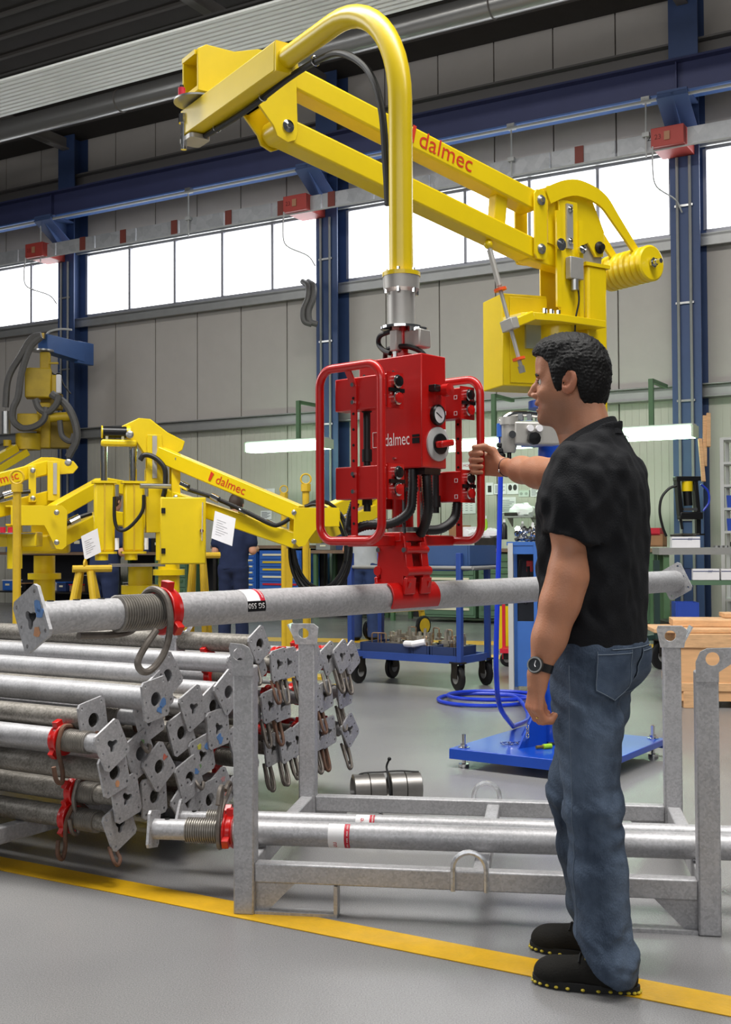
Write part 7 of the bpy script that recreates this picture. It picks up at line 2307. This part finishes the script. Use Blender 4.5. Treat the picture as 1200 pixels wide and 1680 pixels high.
# yoke line and side seam
line = [p for p in (drape((u, .0), hipc + UZ * .912, MF, np.cross(UZ, -MF), UZ, .003) for u in [-.14 + .02 * k for k in range(15)]) if p]
if len(line) > 3: MB().tube(line, .0014, 5).build('stitching', STITCH, man)
line = [p for p in (drape((.0, z_), LHp - UZ * LHp[2] + UZ * .0 + (LK - LHp) * 0, -ML, MF, UZ, .002) for z_ in [.12 + .03 * k for k in range(26)]) if p]
if len(line) > 3: MB().tube(line, .0007, 5).build('side_seam', STITCH, man)
# ---------- shoes
def shoe(toe, heel, lab):
    toe, heel = np.array((*toe, 0)), np.array((*heel, 0))
    d = toe - heel; L = np.linalg.norm(d); d /= L
    sd = np.array((-d[1], d[0], 0))
    g = Grid(np.minimum(toe, heel) - .07, np.maximum(toe, heel) + np.array((.07, .07, .16)), .0042)
    g.ell(heel + d * .050 + UZ * .042, (.050, .038, .055), d, sd, UZ, k=.02)
    g.ell(heel + d * .12 + UZ * .040, (.085, .040, .050), d, sd, UZ, k=.03)
    g.ell(toe - d * .065 + UZ * .030, (.066, .049, .046), d, sd, UZ, k=.03)
    g.cone(heel + d * .065 + UZ * .07, heel + d * .085 + UZ * .11, .040, .042, .02)
    g.half((0, 0, .018), (0, 0, -1))
    o = sdf_obj(g, 'shoe', SHOE, man, 2)
    out = []
    for k in range(28):
        t = 2 * math.pi * k / 28
        x = math.cos(t); y = math.sin(t)
        px_ = L / 2 + (L / 2 + .004) * (abs(x) ** .85) * (1 if x > 0 else -1)
        wy = .040 + .010 * max(0, min(1, (px_ - .10) / .1)) - (.006 if px_ < .08 else 0)
        out.append((px_, wy * (abs(y) ** .75) * (1 if y > 0 else -1)))
    so = MB().prism(out, V(heel) + ZU * .0125, V(d), V(sd), .021).build('sole', SOLE, o, smooth=30)
    for k in range(28):
        a = out[k]
        if k % 1 == 0:
            q = V(heel) + V(d) * a[0] * .995 + V(sd) * a[1] * 1.01 + ZU * .008
            MB().ball(q, (.006, .006, .004), 8, 6).build('sole_stud', YACC, so)
    for k in range(4):
        p0 = heel + d * (.135 + .018 * k)
        zt = .096 - .010 * k
        MB().tube(spline([V(p0 + sd * .028 + UZ * (zt - .012)), V(p0 + UZ * (zt + .003)), V(p0 - sd * .028 + UZ * (zt - .012))], 4), .0032, 6).build('lace', YACC if k % 2 == 0 else BLK, o)
    return o
shoe((.455, 3.20), (.718, 3.10), 'left')
shoe((.486, 3.462), (.735, 3.345), 'right')
# ---------- watch, ring, bracelet
wa = (ELs - WRs) / np.linalg.norm(ELs - WRs)
wc_ = WRs + wa * .022
bn = -pn
wr = thing('wrist_watch', 'black wrist watch on the left wrist of the man', 'watch', V(wc_) - ZU * .03)
ring_ = []
u1 = np.cross(wa, bn); u1 /= np.linalg.norm(u1); u2 = np.cross(u1, wa)
sg = MB()
pts = [V(wc_ + (u1 * math.cos(a) + u2 * math.sin(a)) * .0335) for a in [6.283 * k / 28 for k in range(28)]]
vs, fs_ = [], []
for i in range(28):
    a = 6.283 * i / 28
    u = u1 * math.cos(a) + u2 * math.sin(a)
    for r_, z_ in ((.0300, -.011), (.0335, -.011), (.0335, .011), (.0300, .011)):
        vs.append(tuple(wc_ + u * r_ + wa * z_))
for i in range(28):
    for k in range(4):
        j, k2 = (i + 1) % 28, (k + 1) % 4
        fs_.append((i * 4 + k, j * 4 + k, j * 4 + k2, i * 4 + k2))
MB().add(vs, fs_).build('strap', BLKP, wr)
dn = -sa * -.55 + bn * .83
dn = sa * .62 + bn * .78; dn -= wa * (dn @ wa); dn /= np.linalg.norm(dn)
wq = wc_ + dn * .033
MB().lathe([(.0, 0), (.021, 0), (.0225, .004), (.0225, .009), (.018, .0115), (.0, .0105)], V(wq), V(dn), 28, cap=False).build('case', GUN, wr)
MB().lathe([(.017, .0112), (.0205, .0118), (.0205, .0135), (.017, .0135), (.017, .0112)], V(wq), V(dn), 28, cap=False).build('bezel', STEEL, wr)
MB().lathe([(.0, .0118), (.017, .0118)], V(wq), V(dn), 24, cap=False).build('dial', mat('watch_dial', '#2C2F33', 0.25), wr)
MB().bar(V(wq + dn * .0125), V(wq + dn * .0125 + wa * .012), .0015, .0008, V(dn)).build('hand', WHITE, wr)
MB().bar(V(wq + dn * .0125), V(wq + dn * .0125 + u1 * .008 - wa * .004), .0015, .0008, V(dn)).build('hand', WHITE, wr)
rg_ = tag(MB().torus(V(RINGP), V(RINGA), .0108, .0016, 24, 8).build('finger_ring', mat('gold', '#C9A55A', 0.25, 0.95)), 'thin gold ring on the ring finger of the man', 'ring')
wa2 = (ERs - WRr) / np.linalg.norm(ERs - WRr)
br = thing('bracelet', 'thin dark cord bracelet on the reaching wrist of the man', 'bracelet', V(WRr + wa2 * .012) - ZU * .035)
MB().torus(V(WRr + wa2 * .014), V(wa2 + UZ * .15), .0315, .0022, 30, 6).build('cord', mat('dark_cord', '#3A1C20', 0.6), br)
MB().ball(V(WRr + wa2 * .014 + np.cross(wa2, UZ) * (.032 if np.cross(wa2, UZ)[1] < 0 else -.032) - UZ * .012), .005).build('bead', CHROME, br)

# ---------- workers in the background
NAVY = mat('navy_workwear', '#232C48', 0.85, 0, 0.15, 6, spec=.2)
GREYS = mat('pale_grey_shirt', '#A9AEB2', 0.85, 0, 0.08, 6, spec=.2)
JEANW = mat('worker_jeans', '#2F3F66', 0.85, 0, 0.15, 6, spec=.2)
HAIRW = mat('brown_hair', '#3A2A20', 0.6)
def worker(q, face, lean, shirtm, trm, lab, hairm=HAIRW, cap=None):
    """standing figure with both forearms raised in front at work"""
    q = np.array((q[0], q[1], 0)); f = np.array((math.cos(face), math.sin(face), 0)); l = np.array((-f[1], f[0], 0))
    t = thing('person', lab, 'person', V(q))
    def B(a, b, z): return q + f * (a + lean * max(0, z - .9)) + l * b + UZ * z
    h = .011
    lo = q - np.array((.6, .6, 0)); hi = q + np.array((.6, .6, 1.85))
    # body: head, neck, arms, hands, core
    g = Grid(lo, hi, h)
    g.ell(B(.02, 0, 1.66), (.095, .075, .118), f, l, UZ, .01)
    g.ell(B(.06, 0, 1.60), (.05, .05, .06), f, l, UZ, .03)
    g.cone(B(.115, 0, 1.655), B(.122, 0, 1.635), .010, .014, .01)
    for s in (-1, 1):
        g.ell(B(.01, s * .078, 1.65), (.02, .012, .03), f, l, UZ, .006)
    g.cone(B(.0, 0, 1.56), B(-.01, 0, 1.42), .055, .06, .03)
    g.chain([B(0, 0, 1.40), B(0, 0, 1.1), B(0, 0, .9)], [.10, .10, .10], .03)
    for s in (-1, 1):
        sh_, el_, wr_ = B(-.01, s * .19, 1.40), B(-.0, s * .23, 1.11), B(.24, s * .16, 1.13)
        g.chain([sh_, el_], [.052, .042], .02); g.chain([el_, wr_], [.043, .028], .02)
        g.cone(wr_, wr_ + f * .07, .028, .032, .01)
        for k in range(4):
            g.chain([wr_ + f * .08 + UZ * (.024 - .016 * k), wr_ + f * .13 + UZ * (.024 - .016 * k), wr_ + f * .14 + UZ * (.02 - .016 * k) - l * s * .03], [.011, .010, .009], .004)
        g.cone(wr_ + f * .03 + UZ * .02, wr_ + f * .08 + UZ * .05 - l * s * .02, .014, .011, .006)
    sdf_obj(g, 'body', SKINW, t, 1)
    g = Grid(B(.02, 0, 1.66) - .2, B(.02, 0, 1.66) + .2, .009)
    g.ell(B(.01, 0, 1.675), (.108, .088, .118), f, l, UZ, .01)
    g.half(B(.045, 0, 1.665), (f * .85 - UZ * .5) / np.linalg.norm(f * .85 - UZ * .5))
    sdf_obj(g, 'hair', hairm, t, 1)
    g = Grid(lo, hi, h)
    zs = [.88, 1.0, 1.15, 1.28, 1.38, 1.44, 1.47]; ds = [.125, .13, .135, .132, .11, .085, .06]; ws = [.175, .175, .185, .20, .195, .15, .075]
    def tor(X, Y, Z):
        ln = lean * np.maximum(0, Z - .9)
        a = (X - q[0]) * f[0] + (Y - q[1]) * f[1] - ln; b = (X - q[0]) * l[0] + (Y - q[1]) * l[1]
        D, W_ = np.interp(Z, zs, ds), np.interp(Z, zs, ws)
        return (np.sqrt((a / D) ** 2 + (b / W_) ** 2) - 1) * D
    g.put(lo, hi, tor, 0)
    for s in (-1, 1):
        g.chain([B(-.01, s * .18, 1.40), B(-.005, s * .22, 1.20)], [.066, .066], .04)
    g.half((q[0], q[1], .90), (0, 0, -1)); g.half((q[0], q[1], 1.485), (0, 0, 1))
    g.wrinkle(.008, 22, 3)
    sdf_obj(g, 'shirt', shirtm, t, 1)
    g = Grid(lo, hi, h)
    g.ell(B(0, 0, .92), (.125, .17, .12), f, l, UZ, .02)
    for s in (-1, 1):
        g.chain([B(0, s * .085, .90), B(.01, s * .10, .48), B(-.01, s * .11, .06)], [.098, .076, .075], .03)
    g.half((0, 0, .98), (0, 0, 1)); g.half((0, 0, .04), (0, 0, -1))
    g.wrinkle(.008, 24, 4)
    sdf_obj(g, 'trousers', trm, t, 1)
    for s in (-1, 1):
        g = Grid(B(.05, s * .11, 0) - .2, B(.05, s * .11, 0) + .2, .008)
        g.ell(B(-.02, s * .11, .05), (.06, .042, .06), f, l, UZ, .02); g.ell(B(.09, s * .115, .035), (.10, .048, .045), f, l, UZ, .03)
        g.half((0, 0, .004), (0, 0, -1))
        sdf_obj(g, 'shoe', SHOE, t, 1)
    return t
worker(P(383, 900, 13.4), math.radians(75), .12, NAVY, NAVY, 'worker in navy workwear behind the drawing sheet on the yellow arm')
worker(P(170, 900, 12.2), math.radians(60), .18, NAVY, NAVY, 'worker in navy workwear behind the twin cylinders')
worker(P(598, 900, 14.2), math.radians(80), .10, GREYS, JEANW, 'worker in pale grey shirt behind the gripper jaws')
